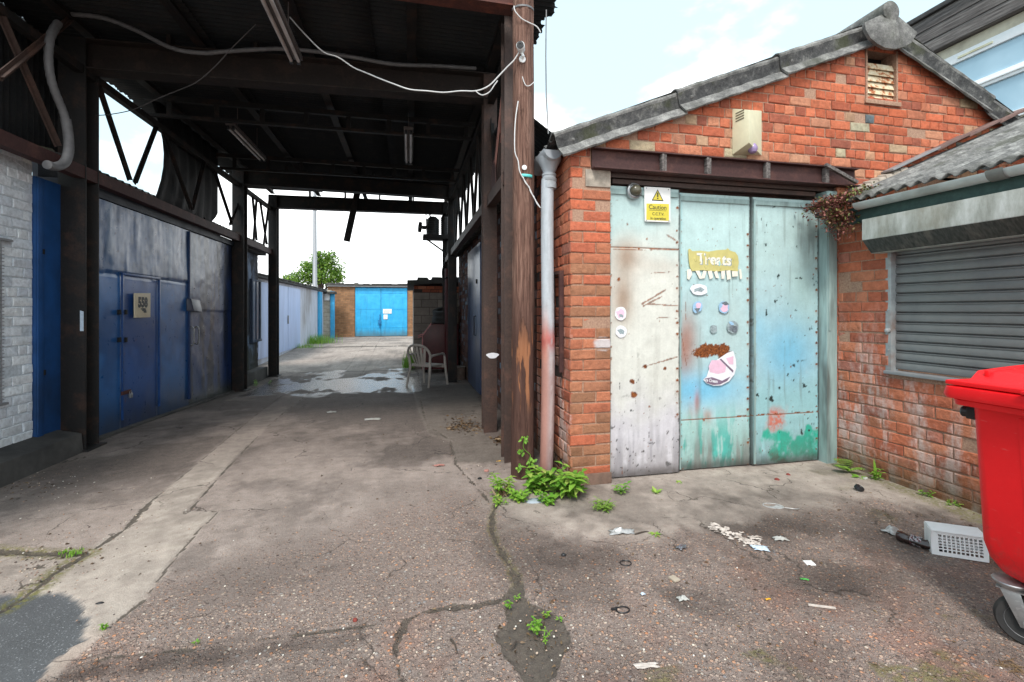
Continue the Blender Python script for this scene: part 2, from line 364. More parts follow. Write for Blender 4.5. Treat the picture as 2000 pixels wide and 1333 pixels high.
    MT['shutter'] = plain('shutter', lin(118, 119, 119), .42, .25, var=.07, scale=12, dirt=(lin(98, 98, 102), .5), bump=.1)
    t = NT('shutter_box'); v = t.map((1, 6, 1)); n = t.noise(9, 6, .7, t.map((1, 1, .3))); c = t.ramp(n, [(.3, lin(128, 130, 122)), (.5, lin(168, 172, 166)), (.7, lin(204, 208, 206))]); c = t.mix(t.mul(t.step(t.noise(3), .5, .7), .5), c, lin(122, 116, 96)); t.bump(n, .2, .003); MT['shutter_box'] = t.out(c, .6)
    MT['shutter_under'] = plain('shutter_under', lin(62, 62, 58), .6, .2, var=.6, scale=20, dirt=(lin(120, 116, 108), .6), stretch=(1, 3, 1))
    t = NT('red_plastic'); a = t.noise(4, 6, .65); sc = t.noise(70, 3, .6, t.map((1, .25, 1.6), (.5, 0, .4))); fd = t.noise(26, 6, .75)
    c = t.ramp(a, [(.3, (.76, .007, .012)), (.7, (.86, .010, .015))]); c = t.mix(t.mul(t.step(sc, .66, .72), .35), c, (.75, .16, .14)); c = t.mix(t.mul(t.step(fd, .58, .76), .25), c, (.34, .012, .012))
    low = t.math('SUBTRACT', 1.0, t.step(t.math('ADD', t.xyz()[2], t.mul(a, .3)), .4, .75)); c = t.mix(t.mul(t.mul(low, t.step(fd, .46, .66)), .35), c, (.16, .09, .07))
    t.bump(t.math('ADD', fd, t.mul(sc, .4)), .12, .003); MT['red_plastic'] = t.out(c, t.math('ADD', .32, t.mul(fd, .28)), 0, .45)
    MT['black_plastic'] = plain('black_plastic', (.014, .014, .016), .4, var=.3)
    MT['rubber'] = plain('rubber', (.022, .021, .021), .75, var=.4, dirt=((.06, .055, .05), .6))
    MT['hub_grey'] = plain('hub_grey', (.09, .09, .095), .5, var=.3)
    MT['white_plastic'] = plain('white_plastic', (.86, .87, .87), .45, var=.03, dirt=(lin(206, 202, 194), .3))
    MT['chair_plastic'] = plain('chair_plastic', lin(176, 168, 160), .5, var=.12, scale=9, dirt=(lin(110, 100, 92), .7))
    MT['cream_metal'] = plain('cream_metal', lin(214, 210, 180), .5, var=.08, scale=10, dirt=(lin(176, 166, 130), .5))
    t = NT('cream_slats'); rn = t.noise(13, 6, .7); MT['cream_slats'] = t.out(t.ramp(rn, [(.36, lin(214, 204, 180)), (.5, lin(204, 184, 150)), (.56, lin(168, 96, 52)), (.66, lin(110, 56, 32))]), .75)
    MT['lens'] = plain('lens', lin(150, 130, 170), .15, var=.2)
    MT['dark'] = plain('dark', (.008, .008, .008), .8)
    MT['oily'] = plain('oily', (.012, .012, .013), .5, var=.5)
    MT['white_paint'] = plain('white_paint', (.76, .78, .8), .5, var=.06, dirt=(lin(180, 180, 176), .4))
    MT['tube'] = plain('tube', lin(196, 188, 186), .35, var=.1, dirt=(lin(130, 122, 120), .6))
    MT['conduit'] = plain('conduit', lin(104, 104, 106), .55, var=.2)
    MT['cable_white'] = plain('cable_white', lin(206, 206, 206), .5, var=.1)
    MT['sign_white'] = plain('sign_white', (.8, .8, .78), .45, var=.04, dirt=(lin(200, 196, 180), .3))
    MT['sign_yellow'] = plain('sign_yellow', lin(206, 190, 60), .45, var=.06)
    MT['ink'] = plain('ink', (.015, .015, .015), .5)
    MT['ink_grey'] = plain('ink_grey', lin(96, 92, 70), .6)
    MT['cream_plate'] = plain('cream_plate', lin(214, 202, 176), .6, var=.08, dirt=(lin(176, 158, 128), .5))
    MT['plate_edge'] = plain('plate_edge', lin(190, 110, 84), .6)
    t = NT('cyan_door'); st = t.noise(7, 6, .7, t.map((1, 1, .12))); z = t.xyz()[2]; c = t.ramp(t.noise(3, 6, .65), [(.3, lin(28, 152, 208)), (.7, lin(58, 178, 228))]); c = t.mix(t.mul(t.step(st, .52, .72), .45), c, lin(40, 112, 150)); c = t.mix(t.mul(t.math('SUBTRACT', 1.0, t.step(t.math('ADD', z, t.mul(st, -.5)), -.2, .25)), .7), c, lin(84, 104, 104)); c = t.mix(t.mul(t.step(t.noise(22, 5, .7), .66, .7), .8), c, lin(120, 82, 60)); MT['cyan_door'] = t.out(c, .6)
    MT['cyan_frame'] = plain('cyan_frame', lin(60, 160, 208), .6, var=.15, scale=6, dirt=(lin(90, 110, 120), .4))
    MT['white_wall_far'] = plain('white_wall_far', lin(186, 188, 200), .85, var=.14, scale=3, dirt=(lin(128, 120, 112), .7), stretch=(1, 1, .5))
    MT['lilac_door'] = plain('lilac_door', lin(176, 190, 224), .6, var=.08, scale=3, dirt=(lin(150, 160, 186), .5), stretch=(1, 1, .3))
    MT['dark_felt'] = plain('dark_felt', lin(64, 62, 62), .9, var=.4, scale=7, dirt=(lin(96, 98, 82), .5), bump=.6, bd=.01)
    MT['red_cabinet'] = plain('red_cabinet', lin(76, 20, 23), .5, var=.25, scale=6, dirt=(lin(60, 26, 28), .6))
    MT['pink_edge'] = plain('pink_edge', lin(186, 120, 120), .6)
    MT['bark'] = plain('bark', (.06, .045, .035), .9, var=.4, bump=.8, bd=.02)
    MT['pole_metal'] = plain('pole_metal', lin(150, 152, 156), .5, .3, var=.1)
    MT['lead'] = plain('lead', lin(140, 140, 142), .6, .2, var=.15, scale=9)
    MT['tile_red'] = plain('tile_red', lin(118, 92, 86), .85, var=.25, scale=9, dirt=(lin(92, 84, 82), .6), bump=.4)
    MT['pvc_white'] = plain('pvc_white', (.82, .83, .84), .35, var=.03)
    MT['cream_render'] = plain('cream_render', lin(204, 196, 176), .8, var=.1, dirt=(lin(150, 140, 124), .5))
    t = NT('window_glass'); n = t.noise(1.5, 3); t.b.inputs['Coat Weight'].default_value = .5; MT['window_glass'] = t.out(t.ramp(n, [(.3, lin(150, 182, 200)), (.7, lin(176, 204, 220))]), .12, 0, .8)
    t = NT('dull_glass'); MT['dull_glass'] = t.out(t.ramp(t.noise(3, 4), [(.3, lin(96, 118, 150)), (.7, lin(130, 152, 182))]), .2, 0, .6)
    # leaves
    def leafm(name, stops, tr=.3):
        t = NT(name); a = t.sep(t.attr().outputs['Color']); c = t.ramp(a[0], stops); c = t.mix(.5, c, t.ramp(t.noise(40, 3), [(.3, .75), (.7, 1.2)]), 'MULTIPLY')
        t.out(c, .5, 0, .35); tl = t.n.new('ShaderNodeBsdfTranslucent'); t.L(c, tl.inputs[0]); mx = t.n.new('ShaderNodeMixShader'); mx.inputs[0].default_value = tr
        t.L(t.b.outputs[0], mx.inputs[1]); t.L(tl.outputs[0], mx.inputs[2]); t.L(mx.outputs[0], t.n['Material Output'].inputs[0]); MT[name] = t.m
    leafm('leaf_bright', [(0, (.045, .13, .015)), (.35, (.13, .32, .035)), (.75, (.26, .46, .06)), (.92, (.36, .46, .1)), (1, (.34, .26, .09))])
    leafm('leaf_fern', [(0, (.1, .22, .03)), (1, (.3, .46, .08))])
    leafm('leaf_tree', [(0, (.06, .15, .02)), (.5, (.15, .29, .04)), (1, (.27, .4, .07))], .4)
    leafm('leaf_sedum', [(0, (.09, .03, .025)), (.5, (.22, .075, .06)), (.8, (.3, .13, .1)), (1, (.2, .2, .06))], .15)
    leafm('leaf_moss', [(0, (.07, .09, .02)), (1, (.18, .2, .05))], .1)
    leafm('leaf_dry', [(0, (.05, .03, .018)), (.5, (.13, .075, .04)), (1, (.26, .18, .1))], .15)
    # litter
    t = NT('film'); t.b.inputs['Transmission Weight'].default_value = .25; MT['film'] = t.out(t.ramp(t.noise(50, 4), [(.3, (.3, .3, .3)), (.7, (.55, .56, .56))]), .3)
    MT['paper'] = plain('paper', (.4, .4, .38), .8, var=.12, scale=40, dirt=(lin(150, 140, 128), .5))
    MT['paper_dirty'] = plain('paper_dirty', lin(190, 180, 172), .85, var=.25, scale=40, dirt=(lin(110, 96, 86), .8))
    MT['paper_blue'] = plain('paper_blue', lin(190, 206, 222), .7, var=.12, scale=40)
    MT['card'] = plain('card', lin(168, 156, 140), .85, var=.12, scale=40)
    MT['foil'] = plain('foil', (.35, .36, .4), .3, .8)
    MT['brick_bit'] = plain('brick_bit', lin(124, 56, 48), .9, bump=.6, bd=.006)
    MT['green_bit'] = plain('green_bit', lin(70, 160, 70), .6)
    MT['yellow_leaf'] = plain('yellow_leaf', lin(214, 160, 40), .7)
    MT['rust_pink'] = plain('rust_pink', lin(168, 118, 108), .8, var=.2)
    MT['grey_stone'] = plain('grey_stone', lin(150, 160, 170), .7, var=.12, scale=30, bump=.4)
    t = NT('pebble'); MT['pebble'] = t.out(t.ramp(t.sep(t.attr().outputs['Color'])[0], [(0, lin(60, 54, 52)), (.35, lin(124, 104, 94)), (.6, lin(164, 132, 110)), (.85, lin(196, 184, 168)), (1, lin(214, 212, 206))]), .8)
    MT['aqua'] = plain('aqua', lin(90, 190, 186), .6)
    MT['stk_white'] = plain('stk_white', lin(226, 226, 232), .5, var=.05, scale=30, dirt=(lin(190, 186, 190), .4))
    MT['stk_pink'] = plain('stk_pink', lin(222, 184, 204), .5, var=.08, scale=30)
    MT['stk_mauve'] = plain('stk_mauve', lin(122, 104, 124), .5, var=.15, scale=30)
    MT['stk_yellow'] = plain('stk_yellow', lin(192, 182, 116), .55, var=.08, scale=20, dirt=(lin(200, 190, 130), .5))
    MT['stk_blue'] = plain('stk_blue', lin(150, 186, 214), .5, var=.12, scale=30)
    MT['stk_dark'] = plain('stk_dark', lin(104, 112, 120), .6, var=.5, scale=50)
    MT['stk_grey'] = plain('stk_grey', lin(142, 156, 160), .6, var=.35, scale=60)
    MT['aqua_flake'] = plain('aqua_flake', lin(160, 196, 194), .6)
    MT['stk_cream'] = plain('stk_cream', lin(226, 220, 206), .6, var=.08, scale=30)
make_materials()
# ------------------------------------------------------------------ camera, sky, sun
cd = bpy.data.cameras.new('camera'); cam = link(bpy.data.objects.new('camera', cd))
cd.sensor_width = 36; cd.lens = 36 * FPX / 2000; cd.shift_y = -(1333 / 2 - HOR) / 2000; cd.clip_start = .05; cd.clip_end = 2000
cam.location = CAM; cam.rotation_euler = (R(90), 0, -YAW); SC.camera = cam
SUN_EL, SUN_AZ = R(52), R(205)          # azimuth clockwise from +Y: behind the camera, a little to the left
W = bpy.data.worlds.new('World'); SC.world = W; W.use_nodes = True
wt = W.node_tree; wn = wt.nodes; bg = wn['Background']; bg.inputs['Strength'].default_value = .1
sky = wn.new('ShaderNodeTexSky'); sky.sky_type = 'NISHITA'; sky.sun_disc = False; sky.sun_elevation = SUN_EL; sky.sun_rotation = SUN_AZ; sky.air_density = 1.0; sky.dust_density = 2.0; sky.ozone_density = .6
tc = wn.new('ShaderNodeTexCoord'); mp = wn.new('ShaderNodeMapping'); wt.links.new(tc.outputs['Generated'], mp.inputs[0]); mp.inputs['Scale'].default_value = (1, 1, 1.9); mp.inputs['Location'].default_value = (.3, 1.7, 0)
nz = wn.new('ShaderNodeTexNoise'); nz.inputs['Scale'].default_value = 2.3; nz.inputs['Detail'].default_value = 8; nz.inputs['Roughness'].default_value = .52; wt.links.new(mp.outputs[0], nz.inputs[0])
sx = wn.new('ShaderNodeSeparateXYZ'); wt.links.new(tc.outputs['Generated'], sx.inputs[0])
def wm(op, a, b):
    n = wn.new('ShaderNodeMath'); n.operation = op
    for k, v in ((0, a), (1, b)):
        if isinstance(v, bpy.types.NodeSocket): wt.links.new(v, n.inputs[k])
        else: n.inputs[k].default_value = v
    return n.outputs[0]
# cloud banks are thick near the horizon and break up overhead
dens = wm('ADD', wm('SUBTRACT', nz.outputs['Fac'], wm('MULTIPLY', sx.outputs[2], .62)), wm('ADD', wm('MULTIPLY', wm('ABSOLUTE', sx.outputs[0], 0), -.35), wm('MULTIPLY', wm('MINIMUM', sx.outputs[0], 0), .32)))
mr = wn.new('ShaderNodeMapRange'); mr.interpolation_type = 'SMOOTHSTEP'; wt.links.new(dens, mr.inputs['Value']); mr.inputs['From Min'].default_value = .05; mr.inputs['From Max'].default_value = .17
mx = wn.new('ShaderNodeMix'); mx.data_type = 'RGBA'; hz = wn.new('ShaderNodeMix'); hz.data_type = 'RGBA'; hz.inputs[0].default_value = .62; wt.links.new(sky.outputs[0], hz.inputs[6]); hz.inputs[7].default_value = (5.5, 7.1, 7.4, 1)
wt.links.new(mr.outputs[0], mx.inputs[0]); wt.links.new(hz.outputs[2], mx.inputs[6])
mx.inputs[7].default_value = (11.6, 11.9, 12.0, 1); wt.links.new(mx.outputs[2], bg.inputs[0])
sl = bpy.data.lights.new('sun', 'SUN'); sl.energy = 1.5; sl.angle = R(14); sl.color = (1, .96, .9); so = link(bpy.data.objects.new('sun', sl))
sd = Vector((math.sin(SUN_AZ) * math.cos(SUN_EL), math.cos(SUN_AZ) * math.cos(SUN_EL), math.sin(SUN_EL))); so.rotation_euler = sd.to_track_quat('Z', 'Y').to_euler(); so.location = (0, -5, 12)
SC.view_settings.view_transform = 'Standard'; SC.view_settings.look = 'None'; SC.view_settings.exposure = 1.12; SC.view_settings.gamma = 1
# ------------------------------------------------------------------ the ground: one sheet, wear, repairs and painted canopy shade kept as attributes
def G(*pts): return np.array([tuple(onZ(x, y))[:2] for x, y in pts])
def seg_dist(X, Y, P, closed=False):
    d = np.full(X.shape, 1e9); n = len(P); t_at = np.zeros(X.shape)
    for k in range(n if closed else n - 1):
        a = P[k]; b = P[(k + 1) % n]; ab = b - a; L2 = (ab ** 2).sum() + 1e-9
        t = np.clip(((X - a[0]) * ab[0] + (Y - a[1]) * ab[1]) / L2, 0, 1)
        q = np.hypot(X - a[0] - t * ab[0], Y - a[1] - t * ab[1]); m = q < d; d = np.where(m, q, d); t_at = np.where(m, k + t, t_at)
    return d, t_at
def inside(X, Y, P):
    r = np.zeros(X.shape, bool); n = len(P)
    for k in range(n):
        x0, y0 = P[k]; x1, y1 = P[(k + 1) % n]
        if y0 == y1: continue
        r ^= ((y0 > Y) != (y1 > Y)) & (X < (x1 - x0) * (Y - y0) / (y1 - y0) + x0)
    return r
def sdf(X, Y, P):
    d, _ = seg_dist(X, Y, P, True); return np.where(inside(X, Y, P), -d, d)
gx = np.concatenate([[-300, -90, -35, -14, -7.5, -5.4], np.arange(-4.7, 5.0, .0135), [5.6, 7.5, 14, 35, 90, 300]])
gy = np.concatenate([[-300, -60, -12, -3, -.5, .3], .6 * 1.0062 ** np.arange(0, 512), 14.5 * 1.025 ** np.arange(0, 32), [34, 42, 60, 110, 300, 900]])
GX, GY = np.meshgrid(gx, gy)
near = (GY > .5) & (GY < 34) & (GX > -5) & (GX < 5.5)
X = GX[near]; Y = GY[near]
w1 = (fbm(X * 9, Y * 9, 4, 1) - .5); w2 = (fbm(X * 30, Y * 30, 3, 2) - .5); big = fbm(X * .8, Y * .8, 4, 3); mid = fbm(X * 3, Y * 3, 4, 4); fine = fbm(X * 14, Y * 14, 3, 5)
wob = w1 * .05 + w2 * .025
strip = G((565, 752), (520, 790), (470, 833), (400, 893), (330, 950), (290, 980), (245, 1030), (185, 1068), (94, 1127), (66, 1152), (0, 1200), (40, 1330), (110, 1320), (213, 1222), (280, 1173), (329, 1106), (388, 1036), (427, 1000), (360, 1000), (455, 900), (530, 828), (608, 752))
asph = G((-300, 1160), (-40, 1161), (60, 1158), (118, 1159), (150, 1172), (160, 1195), (180, 1222), (160, 1250), (128, 1272), (95, 1300), (55, 1345), (20, 1420), (-200, 1600), (-500, 1500))
brok = G((-200, 1070), (0, 1074), (90, 1082), (168, 1084), (120, 1110), (66, 1150), (0, 1158), (-200, 1165))
apron = G((985, 985), (1120, 935), (1190, 930), (1620, 890), (1700, 925), (1890, 985), (1900, 1012), (1790, 990), (1690, 962), (1560, 985), (1440, 1012), (1270, 1040), (1120, 1040), (1000, 1015))
slab = G((805, 738), (935, 738), (945, 850), (1000, 880), (1000, 905), (892, 905), (885, 865), (838, 850), (818, 800))
patch = G((985, 1180), (1000, 1150), (1022, 1138), (1028, 1172), (1058, 1190), (1098, 1212), (1108, 1245), (1090, 1280), (1075, 1320), (1040, 1345), (1022, 1310), (985, 1275), (974, 1240), (990, 1205))
crack = G((968, 985), (962, 1010), (960, 1038), (975, 1068), (990, 1098), (1008, 1128), (1013, 1165))
branch = G((1010, 1150), (985, 1168), (930, 1182), (870, 1186), (822, 1196), (792, 1215), (776, 1240), (772, 1270), (782, 1320), (800, 1360))
ridge = G((800, 1208), (740, 1220), (640, 1234), (540, 1246), (440, 1262), (340, 1274), (220, 1284), (150, 1300))
moss1 = G((-60, 1072), (60, 1080), (168, 1082)); moss2 = G((168, 1084), (110, 1118), (68, 1152), (0, 1190)); joint = G((290, 985), (245, 1032), (190, 1070))
j2 = G((610, 748), (520, 835), (440, 918), (372, 995), (425, 1000), (388, 1036), (329, 1106), (280, 1173), (213, 1224)); j3 = G((560, 750), (468, 836), (330, 952), (292, 982))
j4 = G((820, 770), (832, 830), (880, 862), (890, 905), (960, 985))
jx = np.array([[-3.3, 13.2], [0.2, 13.2]]); jy = np.array([[-3.9, 16.2], [-.1, 16.2]]); jz = np.array([[-3.9, 20.], [-.1, 20.]]); jw = np.array([[-1.7, 12.], [-2.1, 26]]); jv = np.array([[-1.2, 12.], [-1.5, 26]])
def band(P, w, s=.012, closed=False, wv=None):
    d, t = seg_dist(X, Y, P, closed); d = d + (wob if wv is None else wv); return 1 - sstep(w, w + s, d)
sS = 1 - sstep(-.02, .03, sdf(X, Y, strip) + wob); far_strip = ((X > -2.15 + (Y - 12) * -.03) & (X < -1.15 - (Y - 12) * .03) & (Y > 10)) * .8
sA = 1 - sstep(-.008, .008, sdf(X, Y, asph) + wob * 1.3 + (fbm(X * 22, Y * 22, 3, 9) - .5) * .03); sB = 1 - sstep(-.02, .02, sdf(X, Y, brok) + wob)
sP = 1 - sstep(-.12, .22, sdf(X, Y, apron) + wob * 4 + (mid - .5) * .3); sL = 1 - sstep(-.01, .02, sdf(X, Y, slab) + wob * .4)
sD = 1 - sstep(-.012, .02, sdf(X, Y, patch) + wob * 1.5)
crk = np.maximum.reduce([sD, band(crack, .006 + .014 * (fbm(X * 12, Y * 12, 2, 8) - .2)) * .8, band(branch, .006 + .03 * np.clip(mid - .4, 0, 1)) * .8, band(moss1, .012), band(moss2, .016), band(joint, .016 * (mid + .4)), band(j2, .004, .006, False, w1 * .03) * .75, band(j3, .004, .006, False, w1 * .03) * .75, band(j4, .005, .006) * .7, band(ridge, .006, .008) * .6])
vo = fbm(X * 7, Y * 7, 3, 21); crk = np.maximum(crk, sB * (1 - sstep(.0, .05, np.abs(vo - .5))) * .9)
for P, k in ((jx, .8), (jy, .8), (jz, .8), (jw, .42), (jv, .42)): crk = np.maximum(crk, band(P, .014, .02) * k)
sS = sS * (1 - .6 * sstep(4.3, 6.5, Y)); far_strip = far_strip * .6
smooth = np.maximum.reduce([sS, far_strip * sstep(.3, .5, mid + .15), sP * .75, sL, (Y > 13.2) * .55, sB * .6])
# stones show where the top has worn away, most towards the near edge and the right
wear = sstep(5.2, 2.4, Y + (big - .5) * 2.2) if False else 1 - sstep(1.5, 4.2, Y + (big - .5) * 3.2 + (mid - .5) * .9 - .22 * np.clip(X, -1, 4))
wear = np.clip(wear * .95 + .12, 0, 1) * (1 - smooth) * (1 - sA) * (1 - sD * .9)
under = sstep(4.3, 5.6, Y) * (1 - sstep(12.0, 13.0, Y))  # stretch of bay floor that gets painted canopy shade
darkening = sstep(.44, .7, big + (mid - .5) * .5 + (fine - .5) * .25) * .6
for (px, py, rx, ry, k) in ((1500, 1040, .45, .22, .9), (1640, 1130, .5, .25, .9), (1380, 1180, .3, .18, .7), (1760, 1010, .4, .2, .6), (300, 1300, .6, .1, .8), (480, 1130, .35, .3, .5), (560, 1030, .3, .25, .45), (700, 950, .6, .35, .35), (1130, 1090, .5, .2, .3), (1700, 1090, .5, .3, .6), (1560, 1300, .3, .2, .6), (640, 1110, .09, .035, .8), (1190, 1330, .3, .2, .5), (1250, 960, .45, .12, .6), (1450, 935, .5, .1, .4), (880, 830, .35, .4, .9), (700, 790, .9, 1.2, .6), (760, 745, .8, 1., .5), (420, 880, .35, .5, .45)):
    c = onZ(px, py); darkening = np.maximum(darkening, k * np.exp(-(((X - c.x) / rx) ** 2 + ((Y - c.y) / ry) ** 2)) * sstep(.3, .6, mid + fine * .4 - .1))
darkening = darkening + .8 * np.exp(-((X + .6) / 1.1) ** 2 - ((Y - 9.3) / .9) ** 2) * sstep(.25, .55, mid * .5 + fine * .5) + 1.1 * sL + .6 * np.exp(-((X - 1.0) / .75) ** 2 - ((Y - 6.6) / 2.4) ** 2) * sstep(.2, .5, mid * .6 + fine * .4) + .55 * (1 - sstep(0, .09, seg_dist(X, Y, ridge + np.array([0, -.07]))[0] + (fine - .5) * .08)) * (X < -.2)
darkening = np.clip(darkening + under * .5 * sstep(.35, .65, big * .6 + mid * .5) + under * .5 + .5 * under * sstep(.3, .7, np.exp(-((X + .6) / 1.3) ** 2 - ((Y - 8.2) / 2.2) ** 2) + (mid - .5) * .6) + .45 * sstep(.5, .64, fbm(X * 1.7 + 5, Y * 1.7, 5, 61)) * (X > .2) * (Y < 3.9), 0, 1)  # canopy shade over the bay floor is painted in among the stains
moss = np.clip(band(moss1, .03, .05) + band(moss2, .04, .06) + band(crack, .015, .03) * .7 + sstep(.62, .75, fbm(X * 4, Y * 4, 4, 31)) * (Y < 1.75) * (X > .9) * .8 + .9 * (1 - sstep(.0, .14, np.abs(X - 4.02) + (mid - .5) * .2)) * (Y < 3.7) + .35 * sstep(.5, .7, mid) * (1 - sstep(.1, .7, np.abs(X - 3.7))) * (Y < 3.6) * (X > 2), 0, 1)
orange = .55 * np.clip(sstep(.56, .7, fbm(X * 2.2, Y * 2.2, 4, 41)) * (1 - sstep(1.9, 2.8, Y)) * .9 + .7 * np.exp(-(((X - 1.5) / .5) ** 2 + ((Y - 2.1) / .5) ** 2)) * sstep(.5, .65, mid) + (Y < 1.62) * (X < -.05) * .55 * sstep(.4, .6, mid), 0, 1)
wet = np.zeros(X.shape)
pud = fbm(X * 2.1, Y * 1.3, 5, 51) * .8 + .2 * fbm(X * 9, Y * 5, 3, 52)
wet = np.clip(sstep(.45, .6, pud + .2 * np.exp(-((Y - 11.0) / 1.2) ** 2) - .02) * sstep(8.8, 9.8, Y + (mid - .5)) * (1 - sstep(13.0, 15.5, Y + (mid - .5) * 2)) * (X > -3.2) * (X < .25), 0, 1)
under = under * 1.0
darkening = darkening * (1 - .6 * np.maximum(sS, far_strip)) - .05 * sS
darkening = np.clip(darkening, 0, 1)
wet = np.maximum(wet, .75 * np.exp(-(((X - .7) / .25) ** 2 + ((Y - 6.0) / .35) ** 2)) * sstep(.45, .55, mid)); wet = np.maximum(wet, sD * .25)
wet = np.maximum(wet, .7 * np.exp(-(((X - .75) / .5) ** 2 + ((Y - 10.9) / .9) ** 2)) * sstep(.42, .55, mid))
h = gz(X, Y) + (big - .5) * .03 * (1 - sstep(0, .3, np.abs(GX[near] * 0))) if False else gz(X, Y) + (mid - .5) * .006
h = h - crk * .014 - sA * .012 + sS * .003 + sL * .012 + sP * .006 + (1 - sstep(0.0, .05, seg_dist(X, Y, ridge)[0])) * .008
c = onZ(605, 1122); h = h - .02 * np.exp(-(((X - c.x) / .11) ** 2 + ((Y - c.y) / .045) ** 2))
GZ = np.zeros(GX.shape); GZ[near] = h
MA = np.zeros(GX.shape + (4,)); MBc = np.zeros(GX.shape + (4,)); MA[near] = np.stack([smooth, sA, crk, wet], -1); MBc[near] = np.stack([wear, darkening, moss, orange], -1)
MA[~near] = (.4, 0, 0, 0); MBc[~near] = (.2, .3, 0, 0)
ny, nx = GX.shape; idx = np.arange(nx * ny).reshape(ny, nx)
q = np.stack([idx[:-1, :-1], idx[:-1, 1:], idx[1:, 1:], idx[1:, :-1]], -1).reshape(-1)
me = bpy.data.meshes.new('ground'); me.vertices.add(nx * ny); me.vertices.foreach_set('co', np.stack([GX, GY, GZ], -1).astype(np.float32).ravel())
nf = len(q) // 4; me.loops.add(len(q)); me.loops.foreach_set('vertex_index', q.astype(np.int32)); me.polygons.add(nf); me.polygons.foreach_set('loop_start', np.arange(0, nf * 4, 4, dtype=np.int32)); me.update(calc_edges=True); me.validate()
for nm, A in (('ma', MA), ('mb', MBc)):
    at = me.color_attributes.new(nm, 'FLOAT_COLOR', 'POINT'); at.data.foreach_set('color', A.astype(np.float32).ravel())
me.shade_smooth()
def ground_mat():
    t = NT('ground'); a = t.attr('ma'); A = t.sep(a.outputs['Color']); b = t.attr('mb'); B = t.sep(b.outputs['Color'])
    flat = t.map((1, 1, 0)); n1 = t.noise(9, 6, .65, flat); n2 = t.noise(130, 4, .65, flat); n3 = t.noise(1.7, 5, .6, flat); n4 = t.noise(40, 5, .65, flat)
    base = t.ramp(n1, [(.3, lin(140, 127, 119)), (.7, lin(170, 156, 148))])                       # cement skin
    base = t.mix(.8, base, t.ramp(n2, [(.3, .6), (.7, 1.34)]), 'MULTIPLY')
    sm = t.ramp(n1, [(.3, lin(150, 138, 129)), (.7, lin(182, 170, 159))]); sm = t.mix(.6, sm, t.ramp(n2, [(.3, .75), (.7, 1.2)]), 'MULTIPLY'); sm = t.mix(t.mul(t.step(n3, .5, .65), .45), sm, lin(108, 98, 90))
    matrix = t.ramp(n4, [(.3, lin(106, 94, 88)), (.7, lin(150, 134, 126))])
    vw = t.map((1, 1, 0), (0, 0, .6)); v1 = t.voro(47, vw); v2 = t.voro(125, flat); wv = t.noise(60, 2, .5, flat)
    r1 = t.sep(v1.outputs['Color']); r2 = t.sep(v2.outputs['Color'])
    stones = [(0, lin(106, 92, 86)), (.25, lin(142, 122, 113)), (.5, lin(162, 140, 128)), (.7, lin(176, 158, 145)), (.84, lin(190, 136, 102)), (.93, lin(196, 184, 170)), (1, lin(138, 134, 136))]
    c1 = t.ramp(r1[0], stones); c2 = t.ramp(r2[0], stones)
    s1 = t.mul(t.step(t.math('ADD', v1.outputs['Distance'], t.mul(t.math('SUBTRACT', wv, .5), .25)), .46, .3), t.math('LESS_THAN', r1[1], t.math('ADD', t.mul(B[0], .74), .0)))
    s2 = t.mul(t.step(v2.outputs['Distance'], .5, .34), t.math('LESS_THAN', r2[1], t.math('ADD', t.mul(B[0], .75), .1)))
    agg = t.mix(s2, matrix, c2); agg = t.mix(s1, agg, c1)
    w = t.step(t.math('ADD', B[0], t.mul(t.math('SUBTRACT', n4, .5), 1.0)), .1, .85)
    col = t.mix(w, t.mix(t.mul(s2, .55), base, c2), agg)
    pit = t.voro(28, flat); pr = t.sep(pit.outputs['Color']); pk = t.mul(t.math('LESS_THAN', t.math('ADD', pit.outputs['Distance'], t.mul(t.math('SUBTRACT', n4, .5), .3)), .16), t.math('GREATER_THAN', pr[0], .72)); col = t.mix(A[0], col, t.mix(t.mul(s2, .3), sm, c2)); col = t.mix(t.mul(pk, .55), col, lin(70, 62, 56))
    wp = t.n.new('ShaderNodeVectorMath'); wp.operation = 'ADD'; nzc = t.n.new('ShaderNodeTexNoise'); nzc.inputs['Scale'].default_value = 3; nzc.inputs['Detail'].default_value = 6; t.L(flat, nzc.inputs['Vector']); sc_ = t.n.new('ShaderNodeVectorMath'); sc_.operation = 'SCALE'; sc_.inputs['Scale'].default_value = .5; t.L(nzc.outputs['Color'], sc_.inputs[0]); t.L(flat, wp.inputs[0]); t.L(sc_.outputs[0], wp.inputs[1])
    ve = t.voro(.9, wp.outputs[0], 'DISTANCE_TO_EDGE'); hair = t.mul(t.math('SUBTRACT', 1.0, t.step(ve.outputs['Distance'], .002, .007)), t.step(n3, .45, .55)); col = t.mix(t.mul(hair, .7), col, lin(62, 54, 48))
    col = t.mix(t.mul(b.outputs['Alpha'], .6), col, t.mix(.6, col, lin(196, 112, 60), 'OVERLAY'))
    col = t.mix(t.mul(B[1], t.math('ADD', t.mul(n4, .6), .56)), col, t.mix(.74, col, lin(66, 57, 54), 'MULTIPLY'))  # stains and painted bay shade darken the floor together
    asp = t.mix(t.mul(t.step(v2.outputs['Distance'], .5, .2), t.math('LESS_THAN', r2[1], .5)), lin(84, 85, 87), t.ramp(r2[0], [(0, lin(72, 73, 76)), (.6, lin(112, 114, 117)), (1, lin(150, 152, 154))]))
    col = t.mix(A[1], col, t.mix(t.mul(t.step(n3, .45, .6), .4), asp, lin(76, 76, 80)))
    mo = t.mul(B[2], t.step(t.math('ADD', n4, t.mul(n1, .3)), .5, .72)); col = t.mix(t.mul(mo, .8), col, t.ramp(n4, [(.3, lin(62, 60, 30)), (.7, lin(120, 116, 56))]))
